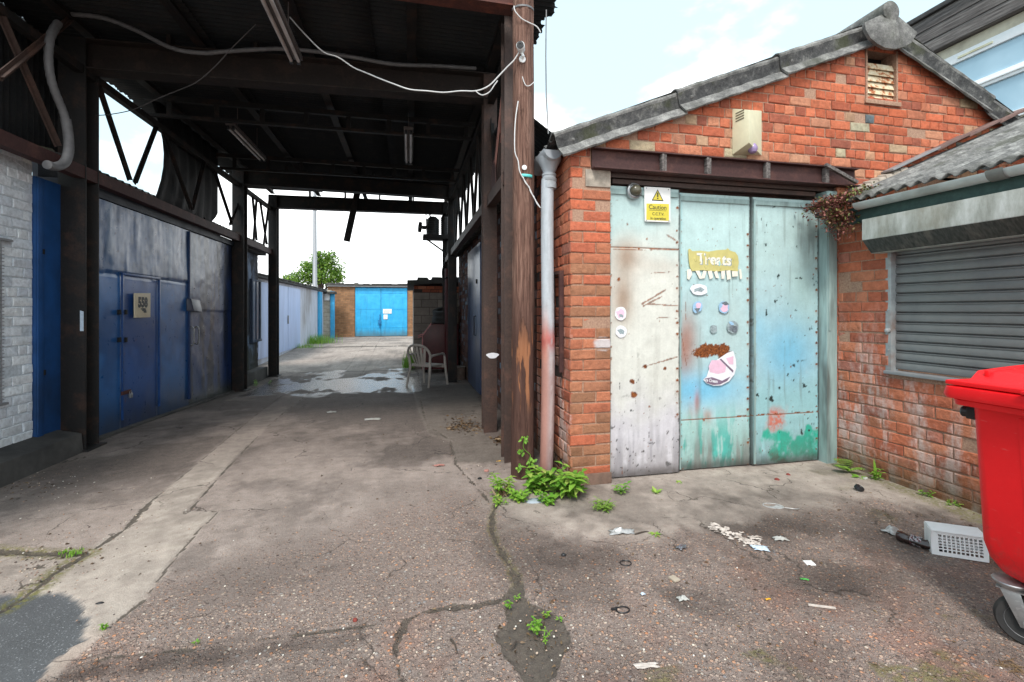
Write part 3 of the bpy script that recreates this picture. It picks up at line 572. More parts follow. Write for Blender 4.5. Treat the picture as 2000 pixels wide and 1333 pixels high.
    dirt = t.ramp(n4, [(.3, lin(56, 50, 46)), (.7, lin(92, 84, 74))]); ck = t.step(t.math('ADD', A[2], t.mul(t.math('SUBTRACT', n4, .5), .5)), .3, .6); col = t.mix(t.mul(ck, .88), col, t.mix(t.mul(s2, .2), dirt, c2))
    wt_ = t.step(t.math('ADD', a.outputs['Alpha'], t.mul(t.math('SUBTRACT', n4, .5), .6)), .12, .85)
    col = t.mix(wt_, col, t.mix(.45, col, (.12, .12, .13), 'MULTIPLY'))
    dry = t.math('ADD', .78, t.mul(n1, .14)); rough = t.math('ADD', t.mul(wt_, t.math('ADD', -.74, t.mul(n4, .36))), dry, True)
    col = t.mix(.85, col, t.ramp(t.noise(1.1, 8, .72, flat), [(.28, .74), (.5, 1.02), (.7, 1.26)]), 'MULTIPLY'); t.put(t.b.inputs['Base Color'], col)
    hh = t.math('ADD', t.mul(t.mul(t.math('MAXIMUM', s1, t.mul(s2, .6)), t.math('ADD', w, .15)), 1.0), t.mul(n2, .5)); hh = t.math('ADD', hh, t.mul(n4, .5)); hh = t.mul(hh, t.math('SUBTRACT', 1.0, t.mul(wt_, .6)))
    t.bump(hh, .85, .011); return t.out(col, rough, 0, .4)
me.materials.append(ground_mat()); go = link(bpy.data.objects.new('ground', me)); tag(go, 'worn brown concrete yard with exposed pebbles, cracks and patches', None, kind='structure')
def gpt(px, py):
    p = onZ(px, py)
    for _ in range(3): p = onZ(px, py, float(gz(p.x, p.y)))
    return p
# ------------------------------------------------------------------ brick garage with the weathered sliding doors
YB = 3.72; AX, AZ, SL_, SR_ = 4.62, 4.29, .42, .46
def gable(x): return AZ - (SL_ * (AX - x) if x < AX else SR_ * (x - AX))
garage = thing('brick_garage', 'orange brick garage with asbestos gable roof and tall weathered metal doors', 'building', (1.34, YB, 0))
mb = MB()
F0 = YB; F1 = YB + .225
mb.box(1.34, 1.70, F0, F1, -.1, 2.72, mi=1)
mb.box(4.09, 8.0, F0, F1, -.1, 2.72, mi=1)
mb.box(1.34, 8.0, F0, F1, 2.72, 2.885, mi=1)
V0, V1, VZ0, VZ1 = 4.43, 4.83, 3.60, 4.12
mb.prism([(1.34, F0, 2.885), (V0, F0, 2.885), (V0, F0, gable(V0)), (1.34, F0, gable(1.34))], (0, .225, 0), 1)
mb.box(V0, V1, F0, F1, 2.885, VZ0, mi=1)
mb.prism([(V1, F0, 2.885), (8.0, F0, 2.885), (8.0, F0, gable(8.0)), (V1, F0, gable(V1))], (0, .225, 0), 1)
mb.prism([(V0, F0, VZ1), (V1, F0, VZ1), (V1, F0, gable(V1)), (AX, F0, AZ), (V0, F0, gable(V0))], (0, .225, 0), 1)
def iv(z):
    if z < 2.56: return [(1.329, 1.705), (4.085, 4.35)]
    if z < 2.715: return [(1.329, 1.47), (4.085, 4.8)]
    if z < 2.885: return [(1.329, 1.52), (4.285, 5.1)]
    a = max(1.329, AX - (AZ - z) / SL_ - .05); b = min(7.9, AX + (AZ - z) / SR_ + .05)
    return [(a, V0), (V1, b)] if VZ0 < z < VZ1 else [(a, b)]
def tone_front(u, z, t, rg):
    return t
lay_bricks(mb, (0, F0, 0), (1, 0, 0), (0, -1, 0), 19, 2.72, ivals=lambda z: iv(z), seed=5, mi=0)
rows_p = 30
lay_bricks(mb, (0, F0, 0), (1, 0, 0), (0, -1, 0), rows_p, -.025, bond='pier', ivals=lambda z: iv(z) if z < 2.72 else [], seed=9, mi=2, toned=lambda u, z, t, rg: (.55 + .45 * t) if (z > 1.9 or rg.random() < .12) and u < 3 else (.9 * t if u < 3 else .6 + .4 * t))
wall = mb.build('wall', [MT['brick_orange'], MT['mortar'], MT['brick_pier']], garage, ang=25)
# side wall down the alley
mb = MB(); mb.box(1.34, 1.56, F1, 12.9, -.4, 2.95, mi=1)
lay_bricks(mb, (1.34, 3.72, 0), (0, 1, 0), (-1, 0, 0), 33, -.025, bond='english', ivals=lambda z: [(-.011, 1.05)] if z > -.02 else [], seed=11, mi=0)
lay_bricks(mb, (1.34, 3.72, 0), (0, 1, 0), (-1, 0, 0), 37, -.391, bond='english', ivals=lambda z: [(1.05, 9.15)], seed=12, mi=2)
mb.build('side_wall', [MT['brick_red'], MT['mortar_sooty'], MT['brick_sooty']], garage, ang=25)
mb = MB(); mb.box(1.312, 1.703, F0 - .028, F0 + .2, -.05, .10, .008); mb.build('plinth', plain('pier_render', lin(116, 92, 80), .9, var=.25, scale=14, dirt=(lin(80, 72, 62), .7), bump=.5, bd=.006), garage)
mb = MB(); mb.box(1.47, 1.70, F0 - .012, F0 + .1, 2.56, 2.708, .006); mb.build('pad_stone', MT['concrete'], garage)
# roof: corrugated asbestos either side of the ridge
for sgn in (-1, 1):
    mb = MB(); P = []
    x_e = 1.17 if sgn < 0 else 8.15
    for k in range(9):
        f = k / 8; x = x_e + (AX - x_e) * f; row = []
        for j in range(0, 62 * 6 + 1):
            y = 3.66 + j / 6 * .15; row.append((x, y, gable(x) + .1 + .024 * math.cos(2 * math.pi * j / 6)))
        P.append(row)
    mb.grid(P); mb.build('roof', MT['asbestos_dark'], garage)
# verges in overlapping lengths
def verge(xa, xb, lift):
    mb = MB(); a = Vector((xa, 0, gable(xa) + lift)); b = Vector((xb, 0, gable(xb)))
    t = (b - a).normalized()
    if t.x < 0: t = -t
    up = Vector((-t.z, 0, t.x)); prof = [(-.10, .085), (-.03, .108), (.012, .112), (.038, .104), (.05, .085), (.046, .065), (.03, .02), (.026, -.035), (.075, -.105)]
    inn = [(q - .012, p - .012) for q, p in prof]; loop = prof + inn[::-1]; rings = []
    N = 14
    for k in range(N + 1):
        f = k / N; c = a.lerp(b, f); q0 = lift * (1 - f) * .9
        rings.append([Vector((c.x, F0 - .01 - q - q0, c.z)) + up * (p + .004 * math.sin(k * 2.1 + i)) for i, (q, p) in enumerate(loop)])
    n = len(loop); mb.grid([r + [r[0]] for r in rings])
    nl = len(loop)
    for i, f in enumerate(list(mb.bm.faces)): f.material_index = 1 if i % nl in (5, 6) else 0
    bmesh.ops.remove_doubles(mb.bm, verts=mb.bm.verts, dist=1e-5)
    for r in (rings[0], rings[-1]):
        for i in range(len(prof) - 1): mb.faces([r[i], r[i + 1], r[n - 2 - i], r[n - 1 - i]], [(0, 1, 2, 3)])
    # a fixing bolt near the lower end
    c = a.lerp(b, .12); mb.lathe([(.016, 0), (.016, .012), (.006, .02)], Vector((c.x, F0 - .045, c.z)), (0, -1, 0), 8)
    mb.build('verge', [MT['asbestos'], MT['asbestos_dark']], garage)
for xa, xb in ((1.20, 2.36), (2.33, 3.42), (3.39, 4.46)): verge(xa, xb, .022)
for xa, xb in ((8.1, 7.0), (7.03, 5.98), (6.01, 4.80)): verge(xa, xb, .022)
# ridge roll and its fan-shaped end piece
mb = MB(); Yr = 3.575
fan = [(1689, 44), (1691, 58), (1700, 74), (1714, 86), (1730, 94), (1748, 96), (1766, 92), (1780, 84), (1792, 64), (1776, 50), (1762, 38), (1752, 30), (1735, 24), (1715, 32)]
fp = [onY(x, y, Yr) for x, y in fan]; ctr = onY(1742, 52, Yr - .05); n = len(fp)
mb.faces(fp + [ctr], [(i, (i + 1) % n, n) for i in range(n)]); bk = [p + Vector((0, .03, 0)) for p in fp]
mb.faces(fp + bk, [(i, (i + 1) % n, n + (i + 1) % n, n + i) for i in range(n)])
mb.build('ridge_end', MT['asbestos'], garage, ang=60)
mb = MB(); c = onY(1737, 24, Yr); pts = [Vector((c.x, Yr - .035, c.z)), Vector((c.x, Yr - .02, c.z))] + [Vector((c.x, Yr + k * .5, c.z)) for k in range(1, 19)]
mb.tube(pts, [.07, .098] + [.1] * 18, 18)
for k in range(4): mb.tube([Vector((c.x, Yr + .9 + k * 1.4, c.z)), Vector((c.x, Yr + 1.0 + k * 1.4, c.z))], .112, 18)
mb.build('ridge_roll', MT['asbestos'], garage)
# louvred vent under the ridge
mb = MB(); mb.box(V0, V1, F0 + .16, F0 + .2, VZ0, VZ1 + .04, mi=1)
zt = VZ0 + .36; mb.box(V0, V0 + .02, F0 - .012, F0 + .1, VZ0, VZ1, mi=2); mb.box(V1 - .02, V1, F0 - .012, F0 + .1, VZ0, VZ1, mi=2); mb.box(V0 - .02, V1 + .02, F0 - .03, F0 + .1, VZ0 - .045, VZ0 - .002, .004, mi=2)
for k in range(6):
    z = VZ0 + .01 + k * .063
    mb.hexa([(V0 + .02, F0 + .01, z), (V1 - .02, F0 + .01, z), (V1 - .02, F0 + .02, z), (V0 + .02, F0 + .02, z), (V0 + .02, F0 + .032, z + .066), (V1 - .02, F0 + .032, z + .066), (V1 - .02, F0 + .042, z + .066), (V0 + .02, F0 + .042, z + .066)], mi=0)
mb.build('vent', [MT['cream_slats'], MT['dark'], MT['mortar']], garage)
# steel lintel with timber packers
mb = MB(); LX0, LX1, LZ0, LZ1 = 1.522, 4.283, 2.718, 2.884
mb.box(LX0, LX1, F0 - .07, F0 - .004, LZ1 - .012, LZ1, .002); mb.box(LX0, LX1, F0 - .08, F0 + .1, LZ0 - .014, LZ0 - .001, .002); mb.box(LX0, LX1, F0 - .02, F0 - .004, LZ0, LZ1 - .013)
lint = mb.build('lintel', MT['steel_maroon'], garage)
for px in (1295, 1382, 1497, 1612):
    x = onY(px, 320, F0 - .04).x; mb = MB(); w = .024
    mb.box(x - w, x - .003, F0 - .068, F0 - .022, LZ0 + .001, LZ1 - .014, .003); mb.box(x + .002, x + w, F0 - .062, F0 - .022, LZ0 + .001, LZ1 - .014, .003); mb.build('packer', MT['old_timber'], lint)
mb = MB(); a = onY(1612, 322, F0 - .09); b = onY(1674, 357, F0 - .11); mb.bar(a, b, .03, .03, bev=.002); mb.build('strut', MT['old_timber'], lint)
mb = MB(); mb.box(1.72, 4.08, F0 + .16, F0 + .2, 2.52, 2.70); mb.box(1.705, 4.085, F0 + .03, F0 + .05, 2.665, 2.70); mb.box(1.75, 3.9, F0 + .06, F0 + .1, 2.62, 2.66); mb.build('door_track', MT['steel_brown'], garage)
mb = MB(); mb.box(3.962, 4.082, F0 - .012, F0 + .13, 0, 2.66, .006); mb.box(3.975, 4.0, F0 - .02, F0 - .012, 1.3, 2.6); mb.build('door_frame', MT['teal_wood'], garage)
# ---- the three sliding door leaves
def D(px, py): p = onY(px, py, 3.8); return p.x, p.z
def blob(X, Z, px, py, rx, ry, p=2):
    x, z = D(px, py); return np.exp(-(np.abs((X - x) / rx) ** p + np.abs((Z - z) / ry) ** p))
def line(X, Z, a, b, w):
    a = np.array(D(*a)); b = np.array(D(*b)); d, _ = seg_dist(X, Z, np.array([a, b])); return 1 - sstep(w * .4, w, d + (fbm(X * 40, Z * 40, 2, 3) - .5) * w * 1.4)
def lay(C, col, a): C[..., :3] += (np.array(lin(*col)) - C[..., :3]) * np.clip(a, 0, 1)[..., None]
def door_leaf(x0, x1, z0, z1, y, paint, label, seam=None):
    nu = int((x1 - x0) / .008); nv = int((z1 - z0) / .009); X, Z = np.meshgrid(np.linspace(x0, x1, nu), np.linspace(z0, z1, nv))
    n1 = fbm(X * 3, Z * 3, 4, 1); n2 = fbm(X * 11, Z * 9, 4, 2); n3 = fbm(X * 45, Z * 45, 3, 3); st = fbm(X * 16, Z * 1.3, 4, 4); C = np.zeros(X.shape + (4,))
    paint(C, X, Z, n1, n2, n3, st)
    dy = (n1 - .5) * .012 + (n2 - .5) * .004
    for zs in (seam or []):
        zz = D(1400, zs)[1]; g = np.abs(Z - zz) < .006; dy = dy + g * .004 + (Z < zz) * -.002; C[..., 3] = np.maximum(C[..., 3], (np.abs(Z - zz + (n2 - .5) * .01) < .007) * sstep(.35, .55, n2 + n3 * .3))
    # rust weeps from the nail heads along each edge
    for xe in (x0 + .025, x1 - .025):
        kk = np.round((Z - z0) / .105); zc = z0 + kk * .105; hh = _h(kk, np.full(kk.shape, xe * 7), 3)
        r = np.hypot(X - xe, (Z - zc)); C[..., 3] = np.maximum(C[..., 3], (r < .006 + hh * .007) * (hh > .3) * 1.0); C[..., 3] = np.maximum(C[..., 3], .5 * (np.abs(X - xe) < .004) * (Z < zc) * sstep(.05, 0, zc - Z) * (hh > .6)) if False else C[..., 3]
    # knocks that broke the paint
    C[..., :3] = C[..., :3] * .95 + .05 * (C[..., :3].mean(-1, keepdims=True))
    for (s, th) in ((19, .83), (33, .85)):
        k = fbm(X * s, Z * s, 4, s); C[..., 3] = np.maximum(C[..., 3], sstep(th, th + .03, k) * .9)
    foot = sstep(.5, .0, Z - z0) if False else 1 - sstep(.02, .42, Z - z0 + (st - .5) * .35); lay(C, (96, 88, 84), foot * .45 * sstep(.35, .6, st + n3 * .2)); lay(C, (64, 58, 54), (1 - sstep(0, .12, Z - z0 + (st - .5) * .1)) * .8)
    edge = np.minimum(X - x0, x1 - X); lay(C, (88, 92, 90), (1 - sstep(0, .012, edge + (n3 - .5) * .008)) * .8)
    lay(C, (34, 34, 33), (1 - sstep(.005, .014, x1 - X + (n3 - .5) * .008)) * .9)  # shade of the gap between leaves, painted along the right edge
    for xe in (x0 + .025, x1 - .025):
        kk = np.round((Z - z0) / .105); hh = _h(kk, kk * 0 + xe * 7, 3); zc = z0 + kk * .105; lay(C, (150, 104, 70), .45 * np.exp(-((X - xe) / .016) ** 2) * np.exp(-np.clip(zc - Z, 0, 1) / .03) * (Z < zc + .01) * (hh > .45))
    P = np.stack([X, y + dy, Z], -1); return grid_panel('door', P, C, MT['door_paint'], garage, .035)
def paint1(C, X, Z, n1, n2, n3, st):
    C[..., :3] = lin(208, 208, 200); C[..., 3] = 0
    lay(C, (166, 196, 196), sstep(1.75, 2.4, Z + (n1 - .5) * .5) * .9); lay(C, (214, 214, 204), blob(X, Z, 1270, 560, .3, .5) * .6)
    lay(C, (150, 118, 92), blob(X, Z, 1222, 500, .13, .16) * .75 + blob(X, Z, 1215, 585, .1, .22) * .8 + blob(X, Z, 1290, 520, .2, .08) * .25)
    lay(C, (198, 194, 204), sstep(.95, .45, Z + (n1 - .5) * .6) if False else (1 - sstep(.35, .95, Z + (n1 - .5) * .6)) * .75)
    lay(C, (140, 138, 146), (1 - sstep(.2, .6, Z)) * sstep(.52, .64, st) * .55); lay(C, (120, 112, 100), sstep(.62, .74, st) * .12); lay(C, (58, 56, 54), sstep(.755, .775, fbm(X * 38, Z * 30, 3, 91)) * (1 - sstep(.2, 1.1, Z)) * .9)
    lay(C, (60, 62, 60), sstep(.74, .77, fbm(X * 14, Z * 10, 4, 17)) * (blob(X, Z, 1225, 770, .16, .3) + blob(X, Z, 1300, 860, .1, .25)) * 1.5)
    r = C[..., 3]
    for a, b, w in (((1196, 488), (1322, 489), .006), ((1252, 594), (1298, 567), .010), ((1255, 598), (1290, 580), .008), ((1262, 594), (1322, 598), .008), ((1270, 534), (1310, 532), .006), ((1300, 460), (1318, 470), .008), ((1250, 718), (1318, 698), .007), ((1285, 620), (1320, 622), .004)):
        r = np.maximum(r, line(X, Z, a, b, w) * .8)
    for px, py, s in ((1258, 716, .022), (1297, 720, .02), (1246, 486, .012), (1207, 546, .02), (1236, 770, .03), (1233, 745, .025), (1262, 468, .01)): r = np.maximum(r, sstep(.35, .6, blob(X, Z, px, py, s, s) + (n3 - .5) * .7))
    C[..., 3] = r
def paint2(C, X, Z, n1, n2, n3, st):
    C[..., :3] = lin(172, 202, 205); C[..., 3] = 0
    lay(C, (186, 212, 208), sstep(1.5, 2.2, Z + (n1 - .5)) * .6); lay(C, (160, 112, 96), blob(X, Z, 1338, 690, .14, .3) * .85 + blob(X, Z, 1350, 640, .1, .2) * .3)
    lay(C, (112, 188, 222), blob(X, Z, 1370, 762, .5, .16) * .95); lay(C, (178, 190, 186), blob(X, Z, 1430, 640, .2, .4) * .35)
    lay(C, (196, 100, 84), blob(X, Z, 1365, 790, .03, .12) * .7 + blob(X, Z, 1385, 815, .04, .06) * .8 + blob(X, Z, 1352, 812, .03, .1) * .4)
    lay(C, (150, 196, 186), (1 - sstep(.3, .7, Z + (n1 - .5) * .4)) * .6); tq = fbm(X * 26, Z * 4, 4, 12); lay(C, (60, 176, 164), (1 - sstep(.2, .7, Z)) * sstep(.5, .64, tq + (n1 - .5) * .4) * (.3 + .7 * sstep(.35, .6, n2 + n3 * .4)) * .9)
    lay(C, (128, 122, 116), (1 - sstep(.1, .5, Z)) * sstep(.5, .62, st) * .7); lay(C, (104, 120, 118), sstep(.64, .74, st) * .3)
    lay(C, (120, 190, 200), (1 - sstep(.0, .03, np.abs(X - D(1332, 600)[0]))) * .4)
    r = sstep(.42, .62, np.clip(blob(X, Z, 1395, 683, .15, .062, 2) + blob(X, Z, 1420, 690, .07, .07) * .8 + blob(X, Z, 1372, 690, .08, .05) * .7, 0, 1) + (n3 - .5) * .9 + (n2 - .5) * .4); C[..., 3] = np.maximum(C[..., 3], r)
    for a, b, w in (((1342, 590), (1342, 625), .005), ((1330, 625), (1345, 720), .004)): C[..., 3] = np.maximum(C[..., 3], line(X, Z, a, b, w) * .7)
    lay(C, (44, 60, 58), r * sstep(.6, .68, fbm(X * 24, Z * 24, 3, 5)))
def paint3(C, X, Z, n1, n2, n3, st):
    C[..., :3] = lin(170, 198, 201); C[..., 3] = 0
    lay(C, (180, 206, 202), sstep(1.6, 2.3, Z + (n1 - .5)) * .6); lay(C, (112, 186, 218), blob(X, Z, 1540, 690, .34, .36) * .9 + blob(X, Z, 1480, 640, .1, .2) * .3); lay(C, (132, 190, 196), (1 - sstep(.6, 1.0, Z)) * .6)
    lay(C, (206, 92, 58), (.35 + .5 * sstep(.3, .6, n3)) * sstep(.15, .8, blob(X, Z, 1514, 820, .10, .13, 2.2) + (n2 - .5) * .7)); lay(C, (150, 190, 176), blob(X, Z, 1570, 560, .2, .4) * .3)
    te = sstep(.44, .54, (1 - sstep(.15, .62, Z)) * .75 + (n1 - .5) * .9 + (n2 - .5) * .4 + (X - x3mid) * .35); lay(C, (40, 176, 152), te * (.2 + .8 * sstep(.35, .65, n2 + n3 * .3)))
    fl = sstep(.73, .77, fbm(X * 20, Z * 16, 4, 17) + .12 * (blob(X, Z, 1578, 828, .1, .12) * 1.3 + blob(X, Z, 1508, 765, .05, .12) + blob(X, Z, 1500, 780, .1, .03)) - .03); lay(C, (38, 52, 50), fl)
    lay(C, (108, 116, 112), sstep(.62, .74, st) * .35); lay(C, (70, 74, 66), (1 - sstep(.05, .2, Z)) * sstep(.5, .6, n2) * .7)
x3mid = 3.55
door1 = door_leaf(1.705, 2.412, .02, 2.60, 3.785, paint1, '', [490]); door2 = door_leaf(2.42, 3.192, .02, 2.585, 3.825, paint2, '', [818]); door3 = door_leaf(3.20, 3.955, .02, 2.58, 3.80, paint3, '', [816])
door1['label'] = 'cream white door leaf with brown stains and rust scratches'; door2['label'] = 'aqua door leaf with peeling stickers and a rust patch'; door3['label'] = 'aqua and blue door leaf with an orange paint blotch'
for d_, x0, x1, y, zt in ((door1, 1.705, 2.412, 3.785, 2.6), (door2, 2.42, 3.192, 3.825, 2.585), (door3, 3.2, 3.955, 3.8, 2.58)):
    mb = MB(); mb.box(x0 + .004, x0 + .022, y - .018, y - .006, .03, zt - .02, .002); mb.box(x0 + .022, x1 - .02, y - .016, y - .008, zt - .075, zt - .03, .002); mb.build('edge_strip', MT['teal_wood'], d_)
# stickers
def stick(name, parent, layers, mats, y, label=None):
    mb = MB()
    for k, (pts, mi) in enumerate(layers):
        if isinstance(pts, tuple) and pts[0] == 'text':
            _, body, px, py, size, rot, bold, sx = pts; o = onY(px, py, y); ca, sa = math.cos(rot), math.sin(rot)
            mb.text(body, size, Vector((o.x, y, o.z)), (ca, 0, sa), (-sa, 0, ca), (0, -1, 0), bold, sx, .0014 + .0007 * k, mi)
        else:
            P = [onY(px, py, y) for px, py in pts]; mb.prism(P, (0, -.0014 - .0007 * min(k, 4), 0), mi)
    o = mb.build(name, [MT[m] for m in mats], parent, ang=0)
    if label: o['label'] = label
def ell(cx, cy, rx, ry, n=22, rot=0, jag=0, seed=1):
    rg = random.Random(seed); out = []
    for k in range(n):
        a = 2 * math.pi * k / n; j = 1 + rg.uniform(-jag, jag); x, y = rx * j * math.cos(a), ry * j * math.sin(a); out.append((cx + x * math.cos(rot) - y * math.sin(rot), cy + x * math.sin(rot) + y * math.cos(rot)))
    return out
yd2, yd1 = 3.812, 3.774
_r = random.Random(5); _sl = []
for _k in range(16):
    _x, _y = _r.uniform(1356, 1436), _r.uniform(495, 524); _w, _h2 = _r.uniform(1.2, 3.2), _r.uniform(3, 9); _sl.append(([(_x - _w, _y - _h2 * .4), (_x + _w * .3, _y - _h2), (_x + _w, _y + _h2 * .3), (_x - _w * .2, _y + _h2)], _r.choice([0, 0, 3])))
stick('sticker', door2, [([(1344, 488), (1347, 486), (1352, 491), (1368, 490), (1384, 492), (1400, 489), (1418, 488), (1421, 485), (1426, 490), (1436, 493), (1441, 500), (1443, 513), (1441, 524), (1442, 530), (1420, 528), (1400, 531), (1372, 528), (1350, 530), (1347, 520), (1345, 508)], 0), (('text', 'Treats', 1396, 509, .14, -.02, .006, 1.0), 2), (('text', 'Treats', 1394.5, 508, .14, -.02, .004, 1.0), 1)] + _sl, ['stk_yellow', 'stk_cream', 'stk_grey', 'aqua_flake'], yd2, 'torn yellow sticker with pale peeling lettering')
fr = [[(1342, 527), (1350, 526), (1352, 536), (1346, 547), (1342, 545)], [(1358, 529), (1366, 529), (1370, 541), (1374, 529), (1380, 530), (1376, 544), (1366, 545)], [(1382, 530), (1390, 529), (1392, 543), (1386, 546)], [(1394, 532), (1400, 529), (1404, 544), (1398, 543)], [(1408, 530), (1416, 529), (1414, 545), (1409, 545)], [(1418, 529), (1426, 528), (1427, 545), (1420, 547)], [(1429, 530), (1440, 530), (1441, 540), (1430, 541)], [(1443, 526), (1447, 527), (1449, 544), (1445, 546)]]
stick('sticker', door2, [(f, 0) for f in fr], ['stk_cream'], yd2, 'torn strips of cream lettering')
stick('sticker', door2, [(ell(1365, 566, 17, 11, 20, .1, .06), 0), ([(1356, 565), (1368, 561), (1376, 566), (1370, 571), (1362, 569), (1356, 571)], 1)], ['stk_white', 'stk_grey'], yd2)
stick('sticker', door2, [(ell(1362, 600, 9, 12, 16, .3, .1, 2), 0), (ell(1364, 597, 5, 6, 12, .4, .1), 1), ([(1356, 603), (1367, 602), (1362, 612)], 2)], ['stk_blue', 'stk_pink', 'stk_dark'], yd2)
stick('sticker', door2, [(ell(1414, 601, 10.5, 12, 18, 0, .06, 3), 0), (ell(1415, 602, 7, 7, 12, .4, .25, 5), 1), ([(1408, 592), (1418, 589), (1424, 595), (1416, 597)], 2)], ['stk_blue', 'stk_pink', 'stk_dark'], yd2)
stick('sticker', door2, [(ell(1394, 643, 7, 9, 16, -.3, .15, 4), 0)], ['stk_grey'], yd2)
stick('sticker', door2, [(ell(1431, 639, 11, 12.5, 20, 0, .05, 5), 0), (ell(1432, 643, 8, 7, 14, .5, .3, 6), 1), (ell(1428, 632, 5, 3, 10, .5, .2, 6), 2)], ['stk_grey', 'stk_dark', 'stk_blue'], yd2)
stick('sticker', door2, [([(1402, 702), (1420, 690), (1432, 686), (1437, 702), (1438, 718), (1434, 732), (1424, 745), (1409, 753), (1394, 754), (1380, 749), (1373, 742), (1380, 736), (1384, 724), (1388, 712)], 0), ([(1390, 704), (1406, 704), (1418, 716), (1416, 727), (1402, 731), (1386, 727), (1384, 716)], 1), ([(1418, 700), (1432, 696), (1432, 712), (1424, 712)], 1), ([(1376, 740), (1390, 737), (1410, 744), (1426, 736), (1420, 744), (1406, 751), (1392, 752), (1380, 748)], 2), ([(1405, 702), (1408, 701), (1432, 724), (1431, 728)], 2), (('text', 'ce Cream', 1389, 744, .042, -.16, .0016, .8), 0)], ['stk_white', 'stk_pink', 'stk_mauve'], yd2, 'torn round sticker of pink scoop with white lettering')
stick('sticker', door1, [(ell(1212, 613, 11.5, 13.5, 20, 0, .05, 7), 0), (ell(1212, 613, 8, 9, 12, .4, .25, 8), 1), (ell(1213, 617, 5, 3, 10, .4, .2, 8), 2)], ['stk_white', 'stk_pink', 'stk_grey'], yd1)
stick('sticker', door1, [(ell(1213, 648, 11, 12, 20, 0, .04, 9), 0), (ell(1213, 648, 7, 5, 12, .4, .25, 8), 1)], ['stk_white', 'stk_grey'], yd1)
# things fixed to the doors and gable
y = 3.768; t = thing('caution_sign', 'white and yellow caution sign with warning triangle on cream door', 'sign', onY(1283, 400, y))
C4 = [onY(1259, 433, y), onY(1309, 435, y), onY(1309, 368, y), onY(1258, 365, y)]; mb = MB(); mb.prism(C4, (0, -.004, 0), bev=.001); mb.build('plate', MT['sign_white'], t)
mb = MB(); mb.prism([onY(1262, 430, y), onY(1306, 432, y), onY(1306, 399, y), onY(1262, 398, y)], (0, -.0052, 0)); mb.build('panel', MT['sign_yellow'], t)
mb = MB(); o = onY(1284, 383, y); w = .062
tri = lambda s, dz=0: [Vector((o.x - s, y, o.z - s * .78 + dz)), Vector((o.x + s, y, o.z - s * .78 + dz)), Vector((o.x, y, o.z + s * .95 + dz))]
mb.prism(tri(.060), (0, -.0050, 0), 0); mb.prism(tri(.047, -.001), (0, -.0058, 0), 1); mb.box(o.x - .006, o.x + .006, y - .0066, y, o.z - .012, o.z + .028, mi=0); mb.box(o.x - .006, o.x + .006, y - .0066, y, o.z - .03, o.z - .019, mi=0)
mb.build('warning_triangle', [MT['ink'], MT['sign_yellow']], t, ang=0)
mb = MB(); 
for s_, px, py, sz in (('Caution', 1284, 406, .058), ('C.C.T.V.', 1285, 419, .036), ('in operation', 1285, 427.5, .033)): mb.text(s_, sz, onY(px, py, y), (1, 0, .0), (0, 0, 1), (0, -1, 0), .0006, .95, .0061)
q = onY(1284, 412, y); mb.box(q.x - .085, q.x + .085, y - .0061, y, q.z - .001, q.z + .002); mb.build('lettering', MT['ink'], t, ang=0)
for px, py in ((1262, 368), (1305, 371), (1262, 431), (1306, 432)):
    mb = MB(); mb.lathe([(.006, .0), (.006, .006), (.002, .008)], onY(px, py, y), (0, -1, 0), 8); mb.build('screw', MT['galv'], t)
y = 3.778; c = onY(1236, 375, y); t = thing('bulkhead_lamp', 'small round bulkhead lamp with dark glass beside caution sign', 'lamp', c)
mb = MB(); mb.lathe([(.072, 0), (.074, .02), (.068, .036), (.058, .042), (.05, .034), (.046, .034)], c, (0, -1, 0), 28, caps=False); mb.build('rim', MT['galv'], t)
mb = MB(); mb.lathe([(.052, .024), (.05, .04), (.04, .062), (.022, .074), (.004, .077)], c + Vector((.012, 0, .004)), (0, -1, 0), 24); mb.build('glass', plain('lamp_glass', lin(84, 80, 66), .2, var=.3), t)
t = thing('alarm_box', 'cream alarm siren box with louvres mounted high on brick gable', 'alarm box', (3.05, F0, 3.0))
a0 = onY(1430, 213, F0 - .008); a1 = onY(1463, 215, F0 - .17); a2 = onY(1488, 217, F0 - .008); b0 = onY(1430, 303, F0 - .008); b1 = onY(1463, 279, F0 - .17); b2 = onY(1484, 304, F0 - .008); b2 = Vector((a2.x, b2.y, b2.z))
mb = MB(); b0.x = a0.x; b1.x = a1.x; k = Vector((0, 0, 0)); V, F = mb.faces([a0, a1, a2, b0, b1, b2, onY(1488, 281, F0 - .05)], [(0, 1, 2), (0, 3, 4, 1), (1, 4, 5, 2), (3, 5, 4), (0, 2, 5, 3)])
bmesh.ops.bevel(mb.bm, geom=mb.bm.edges[:], offset=.006, segments=2, profile=.6, affect='EDGES'); mb.build('case', MT['cream_metal'], t)
mb = MB(); dl = (a1 - a0); nl = Vector((-abs(dl.y), -abs(dl.x), 0)).normalized()
for k in range(4):
    z = a0.z - .06 - k * .024; p = a0 + dl * .22; q = a0 + dl * .72; mb.bar(Vector((p.x, p.y, z)) + nl * .001, Vector((q.x, q.y, z + .006)) + nl * .001, .006, .008)
mb.build('louvre', MT['ink_grey'], t)
mb = MB(); c = onY(1470, 291, F0 - .09); mb.lathe([(.001, -.045), (.025, -.038), (.04, -.015), (.043, .005), (.036, .028), (.03, .04)], c, (0, .25, 1), 18); mb.build('lens', MT['lens'], t)
